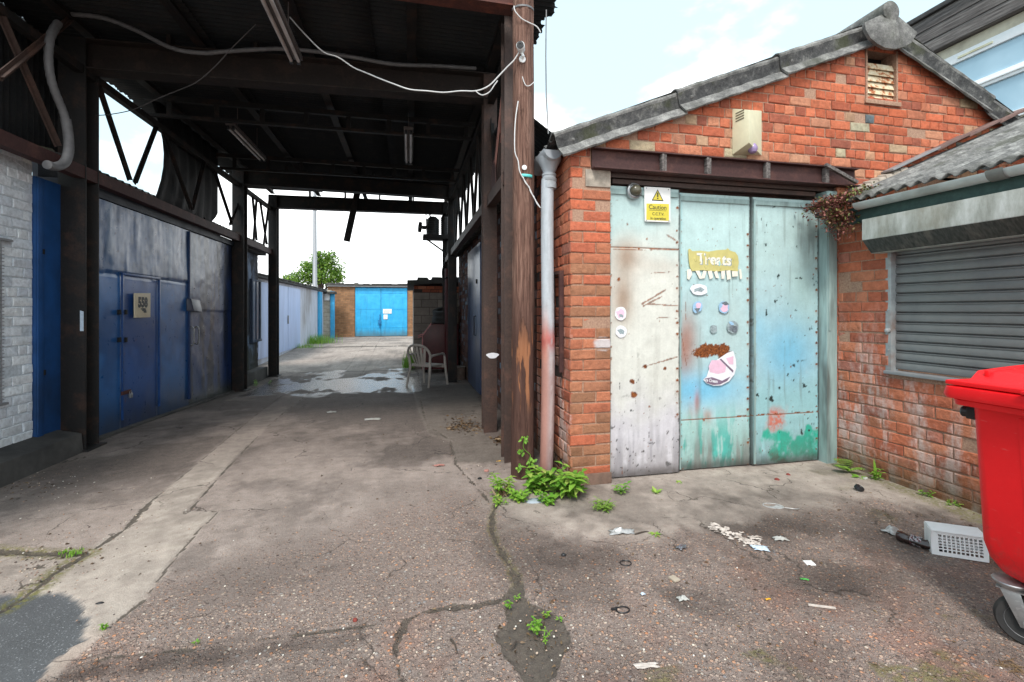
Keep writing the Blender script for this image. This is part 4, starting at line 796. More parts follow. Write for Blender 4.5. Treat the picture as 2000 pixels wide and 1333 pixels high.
# side door and hatch towards the alley
mb = MB(); mb.box(1.285, 1.318, 8.55, 10.4, -.1, 2.78, .004); sd_ = mb.build('side_door', MT['blue_sidedoor'] if 'blue_sidedoor' in MT else plain('blue_sidedoor', lin(74, 88, 118), .35, .1, var=.3, scale=3, dirt=(lin(40, 42, 54), .7), stretch=(1, 1, .4)), garage)
mb = MB(); mb.tube([(1.285, 9.1, 1.38), (1.25, 9.1, 1.38), (1.25, 9.1, 1.0), (1.285, 9.1, 1.0)], .012, 8); mb.build('handle', MT['steel_black'], sd_)
mb = MB(); mb.box(1.262, 1.285, 8.9, 8.98, 2.02, 2.1, .003); mb.build('lock', MT['steel_black'], sd_)
mb = MB(); mb.box(1.29, 1.328, 3.87, 3.9, .95, 1.85); mb.box(1.29, 1.328, 4.12, 4.15, .95, 1.85); mb.box(1.29, 1.328, 3.9, 4.12, 1.82, 1.85); mb.box(1.29, 1.328, 3.9, 4.12, 1.38, 1.41); mb.build('hatch', MT['steel_maroon'], garage)
# ------------------------------------------------------------------ lean-to with the roller shutter
XW = 4.1
lean = thing('shutter_workshop', 'low red brick workshop with grey roller shutter and corrugated roof', 'building', (XW, 2, 0))
mb = MB(); o0 = .5
mb.box(XW, XW + .22, .1, 3.715, -.1, .95, mi=1); mb.box(XW, XW + .22, .1, .9, .95, 2.42, mi=1); mb.box(XW, XW + .22, 3.225, 3.715, .95, 2.42, mi=1); mb.box(XW, XW + .22, .9, 3.225, 2.05, 2.42, mi=1)
def iv2(z):
    if .95 < z < 2.06: return [(.0, .495), (2.82, 3.6)]
    return [(0, 3.6)]
lay_bricks(mb, (XW, 3.715, 0), (0, -1, 0), (-1, 0, 0), 25, -.03, course=.0945, L=.245, bond='garden', ivals=iv2, seed=21, mi=0)
mb.build('wall', [MT['brick_red'], MT['mortar']], lean, ang=25)
mb = MB(); P = []; z0, z1, ns = .985, 2.06, 13; sh = (z1 - z0) / ns
prof = []
for k in range(ns):
    for f, d in ((0, .0), (.03, .014), (.10, .019), (.30, .021), (.55, .018), (.74, .010), (.80, .016), (.88, .017), (.93, .004), (.97, -.002)): prof.append((z0 + (k + f) * sh, d))
for (z, d) in prof: P.append([(XW + .06 - d, y, z) for y in (.92, 3.205)])
mb.grid(P); sht = mb.build('shutter', MT['shutter'], lean, ang=30)
mb = MB(); mb.box(XW - .008, XW + .07, 3.2, 3.25, .97, 2.03, .003)
for z in (1.15, 1.5, 1.95): mb.lathe([(.008, 0), (.008, .005)], (XW - .008, 3.226, z), (-1, 0, 0), 8)
mb.lathe([(.022, 0), (.022, .02), (.01, .03)], (XW - .008, 3.222, 1.32), (-1, 0, 0), 12); mb.build('guide_rail', plain('guide_paint', lin(150, 156, 158), .6, var=.2, scale=12, dirt=(lin(124, 84, 62), .8)), sht)
mb = MB(); mb.box(XW - .045, XW + .08, .9, 3.24, .945, .972, .004); mb.build('sill', MT['lead'], sht)
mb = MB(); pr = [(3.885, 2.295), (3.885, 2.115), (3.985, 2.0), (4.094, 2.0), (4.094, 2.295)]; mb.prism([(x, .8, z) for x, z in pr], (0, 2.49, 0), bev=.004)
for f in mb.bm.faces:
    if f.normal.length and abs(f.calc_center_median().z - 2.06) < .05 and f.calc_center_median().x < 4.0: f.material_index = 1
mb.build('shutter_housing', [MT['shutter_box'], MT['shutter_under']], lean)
mb = MB(); mb.box(3.985, 4.06, .2, 3.70, 2.298, 2.44, .004); mb.build('fascia', MT['teal_fascia'], lean)
mb = MB(); P = []
for y in np.linspace(3.37, .2, 12):
    P.append([(3.93 + .058 * math.cos(a), float(y), 2.455 - .018 * (3.37 - y) / 3.2 + .058 * math.sin(a)) for a in np.linspace(math.pi, 2 * math.pi, 13)] + [(3.93 + .05 * math.cos(a), float(y), 2.455 - .018 * (3.37 - y) / 3.2 + .05 * math.sin(a)) for a in np.linspace(2 * math.pi, math.pi, 13)])
mb.grid([r + [r[0]] for r in P]); bmesh.ops.remove_doubles(mb.bm, verts=mb.bm.verts, dist=1e-5); mb.faces([(3.93 + .056 * math.cos(a), 3.365, 2.455 + .056 * math.sin(a)) for a in np.linspace(math.pi, 2 * math.pi, 13)], [tuple(range(13))])
gut = mb.build('gutter', MT['gutter'], lean)
mb = MB(); yj = onX(1944, 345, 3.88).y; mb.grid([[(3.93 + .067 * math.cos(a), y, 2.452 + .067 * math.sin(a)) for a in np.linspace(math.pi * .98, 2.02 * math.pi, 13)] for y in (yj - .05, yj - .02, yj + .02, yj + .05)]); mb.build('gutter_joint', plain('gutter_joint', lin(112, 116, 112), .6, var=.2), gut)
mb = MB(); P = []
for k in range(14):
    x = 3.90 + k * .23; row = []
    for j in range(0, 34 * 8 + 1):
        y = .14 + j / 8 * .104; row.append((x, y, 2.505 + (x - 3.93) * .417 + .018 * math.cos(2 * math.pi * j / 8) + .003 * math.sin(k * 3 + j * .1)))
    P.append(row)
mb.grid(P); ro = mb.build('roof', MT['asbestos'], lean); so_ = ro.modifiers.new('thick', 'SOLIDIFY'); so_.thickness = .009
mb = MB()
def slopez(x): return 2.515 + (x - 3.93) * .417
mb.bar((4.62, 3.655, slopez(4.62) + .07), (5.22, 3.655, slopez(5.22) + .085), .13, .02, bev=.003); mb.build('flashing', MT['lead'], lean)
mb = MB()
for k in range(4):
    a = 5.18 + k * .42; mb.bar((a, 3.66, slopez(a) + .075), (a + .44, 3.66, slopez(a + .44) + .095), .14, .028, bev=.004)
mb.build('verge_tile', MT['tile_red'], lean)
mb = MB()
for k in range(7):
    a = 4.2 + k * .09; mb.hexa([(a, 3.6, slopez(a)), (a + .1, 3.6, slopez(a) + .03), (a + .1, 3.71, slopez(a) + .03), (a, 3.71, slopez(a)), (a + .01, 3.62, slopez(a) + .05), (a + .09, 3.62, slopez(a) + .07), (a + .09, 3.71, slopez(a) + .09), (a + .01, 3.71, slopez(a) + .07)], bev=.008)
mb.build('mortar_fillet', MT['concrete'], lean)
# ------------------------------------------------------------------ tall clad building beyond the ridge
tall = thing('clad_building', 'tall building behind the garage with white window frames and weathered timber fascia', 'building', (8.6, 6, 0))
XT = 8.6
mb = MB(); mb.box(XT, XT + 4, 2.0, 13.0, 0, 4.3); mb.build('wall', MT['cream_render'], tall)
zf = lambda px, py, X=XT: onX(px, py, X).z
mb = MB(); mb.box(XT - .02, XT + .06, 2, 13, 5.62, 5.78, .004); mb.build('soffit_board', MT['cream_render'], tall)
mb = MB()
for k in range(3): mb.box(XT - .14 - .012 * k, XT + .3, 2, 13.0, 5.79 + k * .2, 5.985 + k * .2, .006)
mb.build('fascia', MT['old_timber'], tall)
mb = MB(); mb.box(XT - .22, XT + 4.2, 1.9, 13.1, 6.392, 6.47, .01); mb.build('roof', MT['dark_felt'], tall)
wf = MB(); wf.box(XT - .03, XT + .05, 2, 13, 5.47, 5.615, .006); wf.box(XT - .03, XT + .05, 2, 13, 4.92, 5.06, .006); wf.box(XT - .05, XT + .03, 2, 13, 4.97, 5.0, .004); wf.box(XT - .03, XT + .05, 2, 13, 4.3, 4.4, .006)
for y in (3.2, 7.3, 9.6, 11.8): wf.box(XT - .035, XT + .05, y, y + .09, 4.4, 5.47, .006)
win = wf.build('window', MT['pvc_white'], tall)
mb = MB(); mb.box(XT + .01, XT + .03, 2, 13, 4.4, 5.47); mb.build('pane', MT['window_glass'], win)
mb = MB(); mb.box(XT - .045, XT - .03, 5.2, 5.65, 5.52, 5.55); mb.build('trickle_vent', MT['cream_metal'], win)
# ------------------------------------------------------------------ the steel canopy over the alley
can = thing('steel_canopy', 'soot-dark steel canopy over the alley with corrugated roof and lattice sides', 'canopy', (-1.2, 8, 0))
BZ0, BZ1, RZ = 4.08, 4.40, 4.57
colsL = [(-3.5, 3.95), (-3.49, 5.88), (-3.42, 10.5), (-3.36, 12.7)]; colsR = [(.985, 4.5), (.965, 5.65), (.97, 10.75), (.96, 12.55)]
LB = ['black steel column with yellowed sticker by the blue doors']
for k, (x, y) in enumerate(colsL):
    mb = MB(); w = (.2, .25, .22, .2)[k]; mb.hcol(x, y, float(gz(x, y)) - .1, BZ1, w, .22); mb.box(x - w / 2 - .05, x + w / 2 + .05, y - .16, y + .16, float(gz(x, y)) - .1, float(gz(x, y)) + .02, .003); mb.build('column', MT['steel_black'], can)
for k, (x, y) in enumerate(colsR):
    mb = MB(); w = (.16, .165, .19, .18)[k]; mb.hcol(x, y, float(gz(x, y)) - .1, BZ1, w, .18)
    mb.build('column', MT['steel_black' if k > 1 else 'steel_brown'], can)
mb = MB(); p = onY(962, 695, 5.555)
mb.prism([Vector((p.x + .075 * math.cos(a) * (1 + .2 * math.sin(3 * a)), p.y, p.z + .035 * math.sin(a))) for a in np.linspace(0, 2 * math.pi, 18)[:-1]], (0, -.002, 0)); mb.build('paint_splash', MT['stk_white'], can)
mb = MB(); mb.ibeam((-3.55, 4.12, 4.24), (1.02, 4.12, 4.24), .28, .16); mb.build('beam', MT['steel_rust'], can)
for (a, b), mat, w in (((colsL[1], colsR[1]), 'steel_soot', .2), ((colsL[2], colsR[2]), 'steel_black', .2), ((colsL[3], colsR[3]), 'steel_black', .2)):
    mb = MB(); mb.ibeam((a[0], a[1], BZ0), (b[0], b[1], BZ0), BZ1 - BZ0, w)
    n = 5
    for k in range(1, n): f = k / n; x = a[0] + (b[0] - a[0]) * f; y = a[1] + (b[1] - a[1]) * f; mb.box(x - .02, x + .02, y - .05, y + .05, BZ1 + .001, RZ - .03)
    mb.build('beam', MT[mat], can)
# purlins the length of the roof, lattice girders across it
for x in (-3.4, -2.3, -1.15, 0.0, .95):
    mb = MB(); mb.bar((x, 4.1, RZ - .075), (x, 12.75, RZ - .075), .06, .09); mb.bar((x + .04, 4.1, RZ - .115), (x + .04, 12.75, RZ - .115), .06, .008); mb.build('purlin', MT['steel_black'], can)
for y in (7.15, 9.55):
    mb = MB(); mb.bar((-3.5, y, 4.38), (1.0, y, 4.38), .06, .07); mb.bar((-3.5, y, 4.14), (1.0, y, 4.16), .06, .04)
    for k in range(8): x = -3.2 + k * .58; mb.box(x - .03, x + .03, y - .012, y + .012, 4.17, 4.345)
    mb.build('lattice_girder', MT['steel_black'], can)
# roof sheets: corrugations run across the alley, laps every two metres
mb = MB()
for k, (xa, xb) in enumerate(((-4.02, -2.2), (-2.32, -.4), (-.52, 1.43))):
    P = []; m = 6
    for i in range(m + 1):
        x = xa + (xb - xa) * i / m; row = []
        for j in range(0, 112 * 6 + 1):
            y = 4.22 + j / 6 * .0762; e = 0
            if i == m and k == 2: e = .012 * math.sin(j * .7) + (.035 if 20 < j < 34 else 0) - (.04 if 36 < j < 46 else 0)
            if i == 0 and k == 0: e = .015 * math.sin(j * .31) + (.05 if 40 < (j // 48) % 3 * 40 else 0)
            row.append((x + e, y, RZ + .012 * k + .0095 * math.cos(2 * math.pi * j / 6) + .012 * math.sin(y * .9 + k)))
        P.append(row)
    mb.grid(P)
ro = mb.build('roof_sheet', MT['roof_dark'], can); md = ro.modifiers.new('thick', 'SOLIDIFY'); md.thickness = .003
# side rails, top chords and lattice struts
for xs, y0, y1, z0 in ((-3.42, 3.9, 12.7, 2.90), (.97, 4.5, 12.6, 2.76)):
    mb = MB(); mb.box(xs - .05, xs + .05, y0, y1, z0 + .12, z0 + .13); mb.box(xs - .05, xs + .05, y0, y1, z0, z0 + .01); mb.box(xs + (.036 if xs < 0 else -.05), xs + (.05 if xs < 0 else -.036), y0, y1, z0 + .01, z0 + .12); mb.build('rail', MT['steel_maroon' if xs < 0 else 'steel_brown'], can)
    mb = MB(); mb.box(xs - .04, xs + .04, y0 + .05, y1 - .1, 4.02, 4.10); mb.build('chord', MT['steel_black'], can)
XS = -3.42
def strut(a, b, w=.065, mat='steel_black', d=.012): mb = MB(); mb.bar(a, b, d, w, up=(0, 0, 1)); mb.bar(Vector(a) + Vector((.02, 0, 0)), Vector(b) + Vector((.02, 0, 0)), .04, .008); mb.build('strut', MT[mat], can)
for (t_, b_) in (((190, 150), (252, 352)), ((304, 232), (262, 358)), ((318, 210), (372, 408)), ((398, 300), (374, 410)), ((418, 335), (452, 438)), ((470, 388), (448, 440))):
    a = onX(*t_, XS); b = onX(*b_, XS); a.z = min(a.z, 4.03); strut(a, b)
for (t_, b_) in (((500, 388), (494, 470)), ((506, 388), (520, 478)), ((525, 390), (514, 478)), ((492, 385), (500, 470))):
    a = onX(*t_, XS); b = onX(*b_, XS); strut(a, b, .055)
a, b = onX(0, 28, XS), onX(112, 285, XS); strut(a, b, .075, 'steel_brown'); a, b = onX(-15, 150, XS), onX(125, 38, XS); strut(a + Vector((.045, 0, 0)), b + Vector((.045, 0, 0)), .07, 'steel_brown')
for k in range(8):
    y = 4.75 + k * .98; strut((.97, y, 4.03), (.97, y + .46, 2.9), .05, 'steel_brown' if k < 2 else 'steel_black'); strut((.97, y + .9, 4.03), (.97, y + .5, 2.9), .05)
strut((.95, 4.62, 3.95), (.95, 5.2, 3.1), .07, 'rust_pink')
mb = MB(); mb.prism([(.93, 5.02, 2.78), (.93, 5.3, 2.78), (.93, 5.34, 3.05), (.93, 5.2, 3.22), (.93, 5.06, 3.1)], (.012, 0, 0)); mb.build('gusset', MT['steel_maroon'], can)
# cladding: bay nearest the yard, the bowed black sheet, the right-hand side
def corr_sheet(P0, du, dv, nu, nv, pitch, amp, nrm, name, mat):
    mb = MB(); P = []
    for i in range(nv + 1):
        row = []
        for j in range(nu * 6 + 1):
            q = Vector(P0) + Vector(du) * (j / 6 * pitch) + Vector(dv) * (i / nv) + Vector(nrm) * (amp * math.cos(2 * math.pi * j / 6)); row.append(q)
        P.append(row)
    mb.grid(P); o = mb.build(name, mat, can); m = o.modifiers.new('t', 'SOLIDIFY'); m.thickness = .003; return o
corr_sheet((-3.97, 3.6, 3.22), (0, 1, 0), (0, 0, 1.36), 36, 3, .0762, .009, (1, 0, 0), 'cladding', MT['roof_dark'])
corr_sheet((1.36, 5.45, 3.05), (0, 1, 0), (0, 0, 1.5), 50, 3, .0762, .009, (1, 0, 0), 'cladding', MT['roof_dark'])
mb = MB(); P = []
for i in range(9):
    f = i / 8; row = []
    for j in range(25):
        g = j / 24; y = 7.42 + .28 * (1 - (2 * f - .85) ** 2) * (1 - g) * .55 + g * 2.3; x = -3.56 + .10 * math.sin(math.pi * f) * (1 - g) + .02 * math.sin(g * 40); z = 2.98 + f * (1.55 - .0 * g)
        if g > .85: z = max(z, 2.98 + (g - .85) / .15 * .35 + f * 1.2)
        row.append((x, y, z))
    P.append(row)
mb.grid(P); o = mb.build('cladding', MT['roof_dark'], can); o.modifiers.new('t', 'SOLIDIFY').thickness = .004
corr_sheet((1.0, 4.62, 3.66), (0, 1, 0), (.62, 0, -.42), 30, 6, .0762, .009, (0, 0, 1), 'side_roof', MT['roof_dark'])
mb = MB(); mb.prism([(1.62, 4.6, 3.2), (1.5, 4.6, 3.06), (1.64, 4.6, 3.02), (1.7, 4.6, 3.34)], (0, .004, 0)); mb.build('torn_flap', MT['steel_rust'], can)
# plank that has come loose and hangs from the far beam
t = thing('hanging_plank', 'loose dark plank dangling from the far beam of the canopy', 'plank', onY(697, 380, 12.5))
mb = MB(); a = onY(699, 372, 12.52); b = onY(677, 472, 12.52); mb.bar(a, b, .16, .04, up=(0, 1, 0), bev=.006); mb.build('plank', MT['steel_black'], t)
bp = bpy.data.objects['plank']
# strip lights
def strip_light(name, label, x, y0, y1, z, w=.13):
    t = thing(name, label, 'light fitting', (x, (y0 + y1) / 2, z), 'strip lights under the canopy roof')
    mb = MB(); mb.box(x - w / 2, x + w / 2, y0, y1, z + .03, z + .075, .006)
    for y in (y0 + .3, y1 - .3): mb.tube([(x, y, z + .07), (x, y, RZ - .02)], .006, 6)
    mb.build('housing', MT['tube_body'] if 'tube_body' in MT else plain('tube_body', lin(92, 84, 82), .6, var=.3), t)
    for s in (-1, 1):
        mb = MB(); mb.tube([(x + s * .034, y0 + .05, z), (x + s * .034, y1 - .05, z)], .0165, 10); mb.build('tube', MT['tube'], t)
        mb = MB(); mb.box(x + s * .034 - .017, x + s * .034 + .017, y0 + .02, y0 + .05, z - .025, z + .03, .003); mb.build('lamp_holder', MT['black_plastic'], t); mb = MB(); mb.box(x + s * .034 - .017, x + s * .034 + .017, y1 - .05, y1 - .02, z - .025, z + .03, .003); mb.build('lamp_holder', MT['black_plastic'], t)
zl = 4.02; e = onZ(578, 124, zl); strip_light('strip_light', 'twin tube strip light nearest the yard under the dark roof', e.x, e.y - 1.5, e.y, zl)
zl = 4.1; e = onZ(513, 314, zl); strip_light('strip_light', 'twin tube strip light beside the blue doors, left of the loose cable', e.x, e.y - 1.5, e.y, zl, .12)
zl = 4.05; strip_light('strip_light', 'dusty twin tube strip light hanging in the middle of the deep bay', onZ(798, 300, zl).x, 6.75, 8.2, zl, .13)
# conduit along the first beam and down the first column
t = thing('conduit', 'grey corrugated conduit sagging along the first cross beam', 'conduit', onY(440, 100, 5.5))
def smoothpath(pts, n=6):
    pts = [Vector(p) for p in pts]; out = []
    for i in range(len(pts) - 1):
        p0, p1, p2, p3 = pts[max(i - 1, 0)], pts[i], pts[i + 1], pts[min(i + 2, len(pts) - 1)]
        for k in range(n):
            f = k / n; out.append(.5 * ((2 * p1) + (p2 - p0) * f + (2 * p0 - 5 * p1 + 4 * p2 - p3) * f * f + (3 * p1 - p0 - 3 * p2 + p3) * f ** 3))
    return out + [pts[-1]]
pts = smoothpath([onY(x, y, 5.66 - .1 * (x > 0)) for x, y in ((140, 28), (200, 35), (262, 58), (335, 94), (395, 104), (440, 101), (505, 97), (560, 96), (625, 102), (700, 114), (770, 126), (850, 129), (930, 134))], 8)
mb = MB(); mb.tube(pts, [.021 + .002 * (i % 2) for i in range(len(pts))], 10); mb.build('pipe', MT['conduit'], t)
t = thing('conduit', 'bent grey conduit dropping beside the first left column', 'conduit', onX(110, 200, -3.34))
pts = smoothpath([onX(x, y, -3.33) for x, y in ((114, 45), (98, 75), (95, 125), (104, 170), (122, 215), (128, 236))], 6); mb = MB(); mb.tube(pts, [.034 + .003 * (i % 2) for i in range(len(pts))], 10); mb.build('pipe', MT['conduit'], t)
pts = smoothpath([onX(x, y, -3.33) for x, y in ((128, 232), (133, 262), (134, 295), (126, 318), (108, 326), (92, 322))], 6); mb = MB(); mb.tube(pts, .042, 12); mb.build('elbow', MT['conduit'], t)
# loose white cable, camera
t = thing('loose_cable', 'white cable drooping under the roof from strip light to camera', 'cable', onY(740, 155, 4.3))
C1 = [(566, 34), (600, 72), (632, 102), (660, 112), (690, 132), (716, 143), (742, 154), (768, 164), (800, 175), (834, 178), (866, 181), (900, 178), (930, 178), (955, 168), (975, 148), (990, 132), (1004, 118), (1014, 102)]
pts = smoothpath([onY(x, y, 4.9 - (x - 566) / 448 * .97) for x, y in C1], 4); mb = MB(); mb.tube(pts, .0065, 6)
pts = smoothpath([onY(x, y, 4.08) for x, y in ((928, 177), (936, 184), (944, 186), (956, 180), (966, 166), (972, 158))], 4); mb.tube(pts, .005, 6); mb.build('cable', MT['cable_white'], t)
t = thing('loose_cable', 'thin dark cable slung across the top of the first lattice bay', 'cable', onY(320, 190, 5.6))
pts = smoothpath([onY(x, y, 6.0 - (x - 180) / 320 * 1.0) for x, y in ((184, 226), (215, 224), (262, 214), (310, 192), (350, 176), (385, 160), (420, 130), (455, 92), (500, 48))], 5); mb = MB(); mb.tube(pts, .005, 5); mb.build('cable', plain('cable_dark', lin(70, 66, 66), .6), t)
t = thing('overhead_wire', 'thin grey wire dropping from the canopy edge to the garage eaves', 'wire', onY(1066, 150, 4.2))
mb = MB(); mb.tube([onY(1067, 20, 4.3), onY(1066, 110, 4.2), onY(1067, 190, 4.1), onY(1071, 262, 3.95)], .006, 6); mb.build('wire', MT['conduit'], t)
# timber post with camera
PX, PY = 1.0, 4.05
t = thing('timber_post', 'tall round timber post with flaking bark-brown lower half at canopy edge', 'post', (PX, PY, 0))
mb = MB(); P = []
for i in range(90):
    z = -.1 + i * .0622; r = .104 - z * .0025; row = []
    for k in range(40):
        a = 2 * math.pi * k / 40; rr = r + .0035 * math.sin(a * 5 + z * .6) + .0025 * math.sin(a * 13 + z * .2) + (.004 * (vnoise(a * 7, z * 6, 3) - .5)) - (.006 if abs(((a - 4.6 + .03 * math.sin(z * 2)) % (2 * math.pi))) < .09 else 0)
        row.append((PX + rr * math.cos(a) + .006 * math.sin(z * .7), PY + rr * math.sin(a), z))
    P.append(row)
mb.grid(P, close=True); mb.build('trunk', MT['post_wood'], t, ang=60)
mb = MB(); q = onY(1027, 343, PY - .105); mb.grid([[(PX + .106 * math.cos(a), PY + .106 * math.sin(a), q.z + dz) for a in np.linspace(-1.95, -.9, 10)] for dz in (-.013, .013)]); o = mb.build('tape', MT['aqua'], t); o.modifiers.new('t', 'SOLIDIFY').thickness = .002
mb = MB(); q = onY(1024, 328, PY - .1); mb.lathe([(.022, 0), (.022, .008), (.012, .012)], q, (0, -1, 0), 16); mb.build('disc', MT['white_plastic'], t)
mb = MB(); zt = onY(1020, 22, PY).z; mb.grid([[(PX + .1 * math.cos(a), PY + .1 * math.sin(a), zt + dz + .01 * math.sin(a)) for a in np.linspace(0, 2 * math.pi, 28)] for dz in (-.008, .008)]); mb.build('wire_tie', MT['conduit'], t)
t = thing('post_cable', 'thin white cable pinned down the timber post ending in a frayed twist', 'cable', onY(1012, 250, PY - .11))
pts = smoothpath([onY(x, y, PY - .112) for x, y in ((1012, 198), (1007, 232), (1005, 270), (1006, 298), (1012, 315), (1015, 335), (1024, 352), (1034, 368), (1042, 385), (1055, 406))], 5); mb = MB(); mb.tube(pts, .005, 6)
c2 = [p + Vector((.006 * math.cos(i * 1.1), 0, .006 * math.sin(i * 1.1))) for i, p in enumerate(pts[-18:])]; mb.tube(c2, .004, 5); mb.tube(smoothpath([onY(x, y, PY - .108) for x, y in ((1004, 12), (1006, 22), (1018, 36), (1032, 44), (1048, 52), (1056, 64))], 4), .005, 6); mb.tube(smoothpath([onY(x, y, PY - .11) for x, y in ((1020, 150), (1026, 166), (1034, 168), (1044, 160))], 4), .004, 6); mb.build('cable', MT['cable_white'], t)
c = onY(1017, 92, PY - .17); t = thing('security_camera', 'small white security camera with black face on the timber post', 'camera', c)
ax = Vector((-.35, -1, -.12)).normalized(); mb = MB(); mb.lathe([(.02, -.075), (.033, -.06), (.036, 0), (.036, .03), (.031, .036)], c, ax, 20); mb.build('body', MT['white_plastic'], t)
mb = MB(); mb.lathe([(.032, .03), (.03, .043), (.012, .044), (.011, .04)], c, ax, 20); mb.build('lens', MT['black_plastic'], t)
mb = MB(); mb.tube([c - ax * .05 + Vector((0, 0, -.02)), c + Vector((.03, .03, -.06)), Vector((c.x + .03, PY - .09, c.z - .07))], .013, 8); mb.lathe([(.03, 0), (.03, .012)], Vector((c.x + .03, PY - .1, c.z - .07)), (0, -1, 0), 14); mb.build('bracket', MT['white_plastic'], t)
# drain pipe
t = thing('drainpipe', 'grey plastic drainpipe with hopper and red paint smears at garage corner', 'drainpipe', (1.2, 3.95, 0))
a = np.array(onY(1066, 935, 3.93)); b = np.array(onY(1072, 352, 3.93)); nv, nu = 120, 25; C = np.zeros((nv, nu, 4)); P = np.zeros((nv, nu, 3))
f = np.linspace(0, 1, nv)[:, None]; an = np.linspace(0, 2 * math.pi, nu)[None, :]
rr = .0565 + .004 * (f < .48) * (1 - .8 * np.abs(f - .4)); P[..., 0] = a[0] + (b[0] - a[0]) * f + rr * np.cos(an) + .012 * np.sin(f * 5); P[..., 1] = 3.93 + rr * np.sin(an); P[..., 2] = a[2] - .03 + (b[2] - a[2] + .03) * f + an * 0
nn = fbm(f * 14 + an * 0, np.cos(an) * 3 + f * 0, 4, 3); nn2 = fbm(f * 60 + 0 * an, np.cos(an) * 5 + 0 * f, 3, 6); fa = f + an * 0
C[..., :3] = lin(176, 182, 188); lay(C, (140, 146, 150), sstep(.5, .7, nn) * .4)
lf = sstep(.2, -.5, np.cos(an - 0)) if False else 1 - sstep(-.6, .1, np.cos(an) + f * 0)
lay(C, (190, 112, 80), lf * (1 - sstep(.45, .62, fa)) * .75); lay(C, (170, 86, 78), np.exp(-((fa - .47) / .035) ** 2) * .9 * sstep(.3, .5, nn)); lay(C, (158, 118, 110), (1 - sstep(.34, .5, fa + (nn - .5) * .2)) * .7)
lay(C, (196, 188, 186), np.exp(-((np.cos(an) - .35) / .25) ** 2) * (fa < .42) * .5 * sstep(.4, .6, nn2)); lay(C, (104, 66, 58), (1 - sstep(.02, .2, fa)) * .4)
mbp = grid_panel('pipe', P, C, MT['pipe_paint'], t, .002, (0, 0, 0))
mb = MB(); bx, bz = b[0] + .002, b[2]
mb.lathe([(.066, -.06), (.066, -.01), (.063, 0), (.067, .006), (.067, .03), (.06, .036), (.06, .05), (.064, .055), (.064, .07)], (bx, 3.93, bz - .02), (0, 0, 1), 24); mb.build('collar', MT['pvc_grey'], t)
mb = MB(); h0 = bz + .04; mb.lathe([(.05, 0), (.052, .02), (.075, .075), (.1, .12), (.11, .15)], (bx, 3.93, h0), (0, 0, 1), 24, caps=False)
mb.grid([[(bx + r * math.cos(a_), y, h0 + .19 + r * math.sin(a_)) for a_ in np.linspace(math.pi, 2 * math.pi, 15)] for y, r in ((3.80, .082), (3.81, .088), (4.3, .088))]); mb.prism([(bx + .083 * math.cos(a_), 3.815, h0 + .19 + .083 * math.sin(a_)) for a_ in np.linspace(math.pi, 2 * math.pi, 15)], (0, .004, 0)); mb.build('hopper', MT['pvc_grey'], t)
# ------------------------------------------------------------------ left side: white brick workshop, blue doors, block shed
whitew = thing('white_brick_workshop', 'white painted brick workshop wall with dark plinth beyond left canopy edge', 'building', (-3.62, 4.5, 0))
XL = -3.62
mb = MB(); mb.box(XL - .22, XL, 2.0, 5.44, -.1, 3.0, mi=1); lay_bricks(mb, (XL, 5.44, 0), (0, -1, 0), (1, 0, 0), 32, .05, course=.0925, bond='garden', ivals=lambda z: [(0, 3.4)], seed=31, mi=0, rough=.004); mb.build('wall', [MT['brick_white'], MT['mortar_white']], whitew, ang=25)
mb = MB(); mb.prism([(XL - .02, 2.0, -.05), (-3.36, 2.0, -.05), (-3.38, 2.0, .2), (XL - .02, 2.0, .26)], (0, 3.74, 0), bev=.01); mb.build('plinth', MT['plinth'], whitew)
mb = MB(); mb.box(-3.68, -3.59, 5.445, 5.80, .05, 2.82, .004); mb.box(-3.59, -3.575, 5.45, 5.52, .1, 2.8, .002)
pnl = mb.build('blue_panel', plain('blue_panel', lin(27, 72, 126), .5, var=.2, scale=5, dirt=(lin(22, 40, 62), .6)), whitew)
mb = MB()
for px, py in ((82, 492), (84, 728)): q = onX(px, py, -3.588); mb.box(-3.592, -3.57, q.y - .012, q.y + .012, q.z - .025, q.z + .025)
mb.build('bracket', MT['dark'], pnl)
mb = MB(); q = onX(4, 475, -3.6)
for k in range(9): mb.tube([(-3.59 + .012 * math.cos(k), q.y - .5 + .06 * k, .66), (-3.59 + .012 * math.sin(k * 2), q.y - .5 + .06 * k, q.z + .02)], .006, 6)
for k in range(44): z = .68 + k * .032; mb.tube([(-3.585, q.y - .5, z), (-3.585, q.y + .0, z + .01)], .004, 5)
mb.box(-3.6, -3.57, q.y - .5, q.y + .03, .64, .66); mb.box(-3.6, -3.57, q.y - .5, q.y + .08, q.z + .02, q.z + .04); mb.build('window_grille', MT['lead'], whitew)
mb = MB(); P = []
for i in range(5):
    x = -3.5 - i * .5; P.append([(x, 1.9 + j / 6 * .148, 3.01 + i * .1 + .022 * math.cos(2 * math.pi * j / 6)) for j in range(24 * 6 + 1)])
mb.grid(P); mb.build('roof', MT['asbestos_dark'], whitew)
blue = thing('blue_door_workshop', 'workshop with tall dented glossy blue steel doors under the canopy', 'building', (-3.5, 8, 0))
XD = -3.52
mb = MB(); mb.box(XD - .3, XD + .03, 5.82, 10.62, 2.80, 2.905); mb.box(XD - .3, XD - .02, 5.82, 6.0, -.1, 2.8); mb.box(XD - .3, XD - .02, 10.35, 10.62, -.3, 2.8); mb.box(XD - .35, XD - .3, 5.82, 10.62, -.3, 3.1); mb.build('wall', plain('blue_wall_dark', lin(30, 36, 48), .6, var=.3), blue)
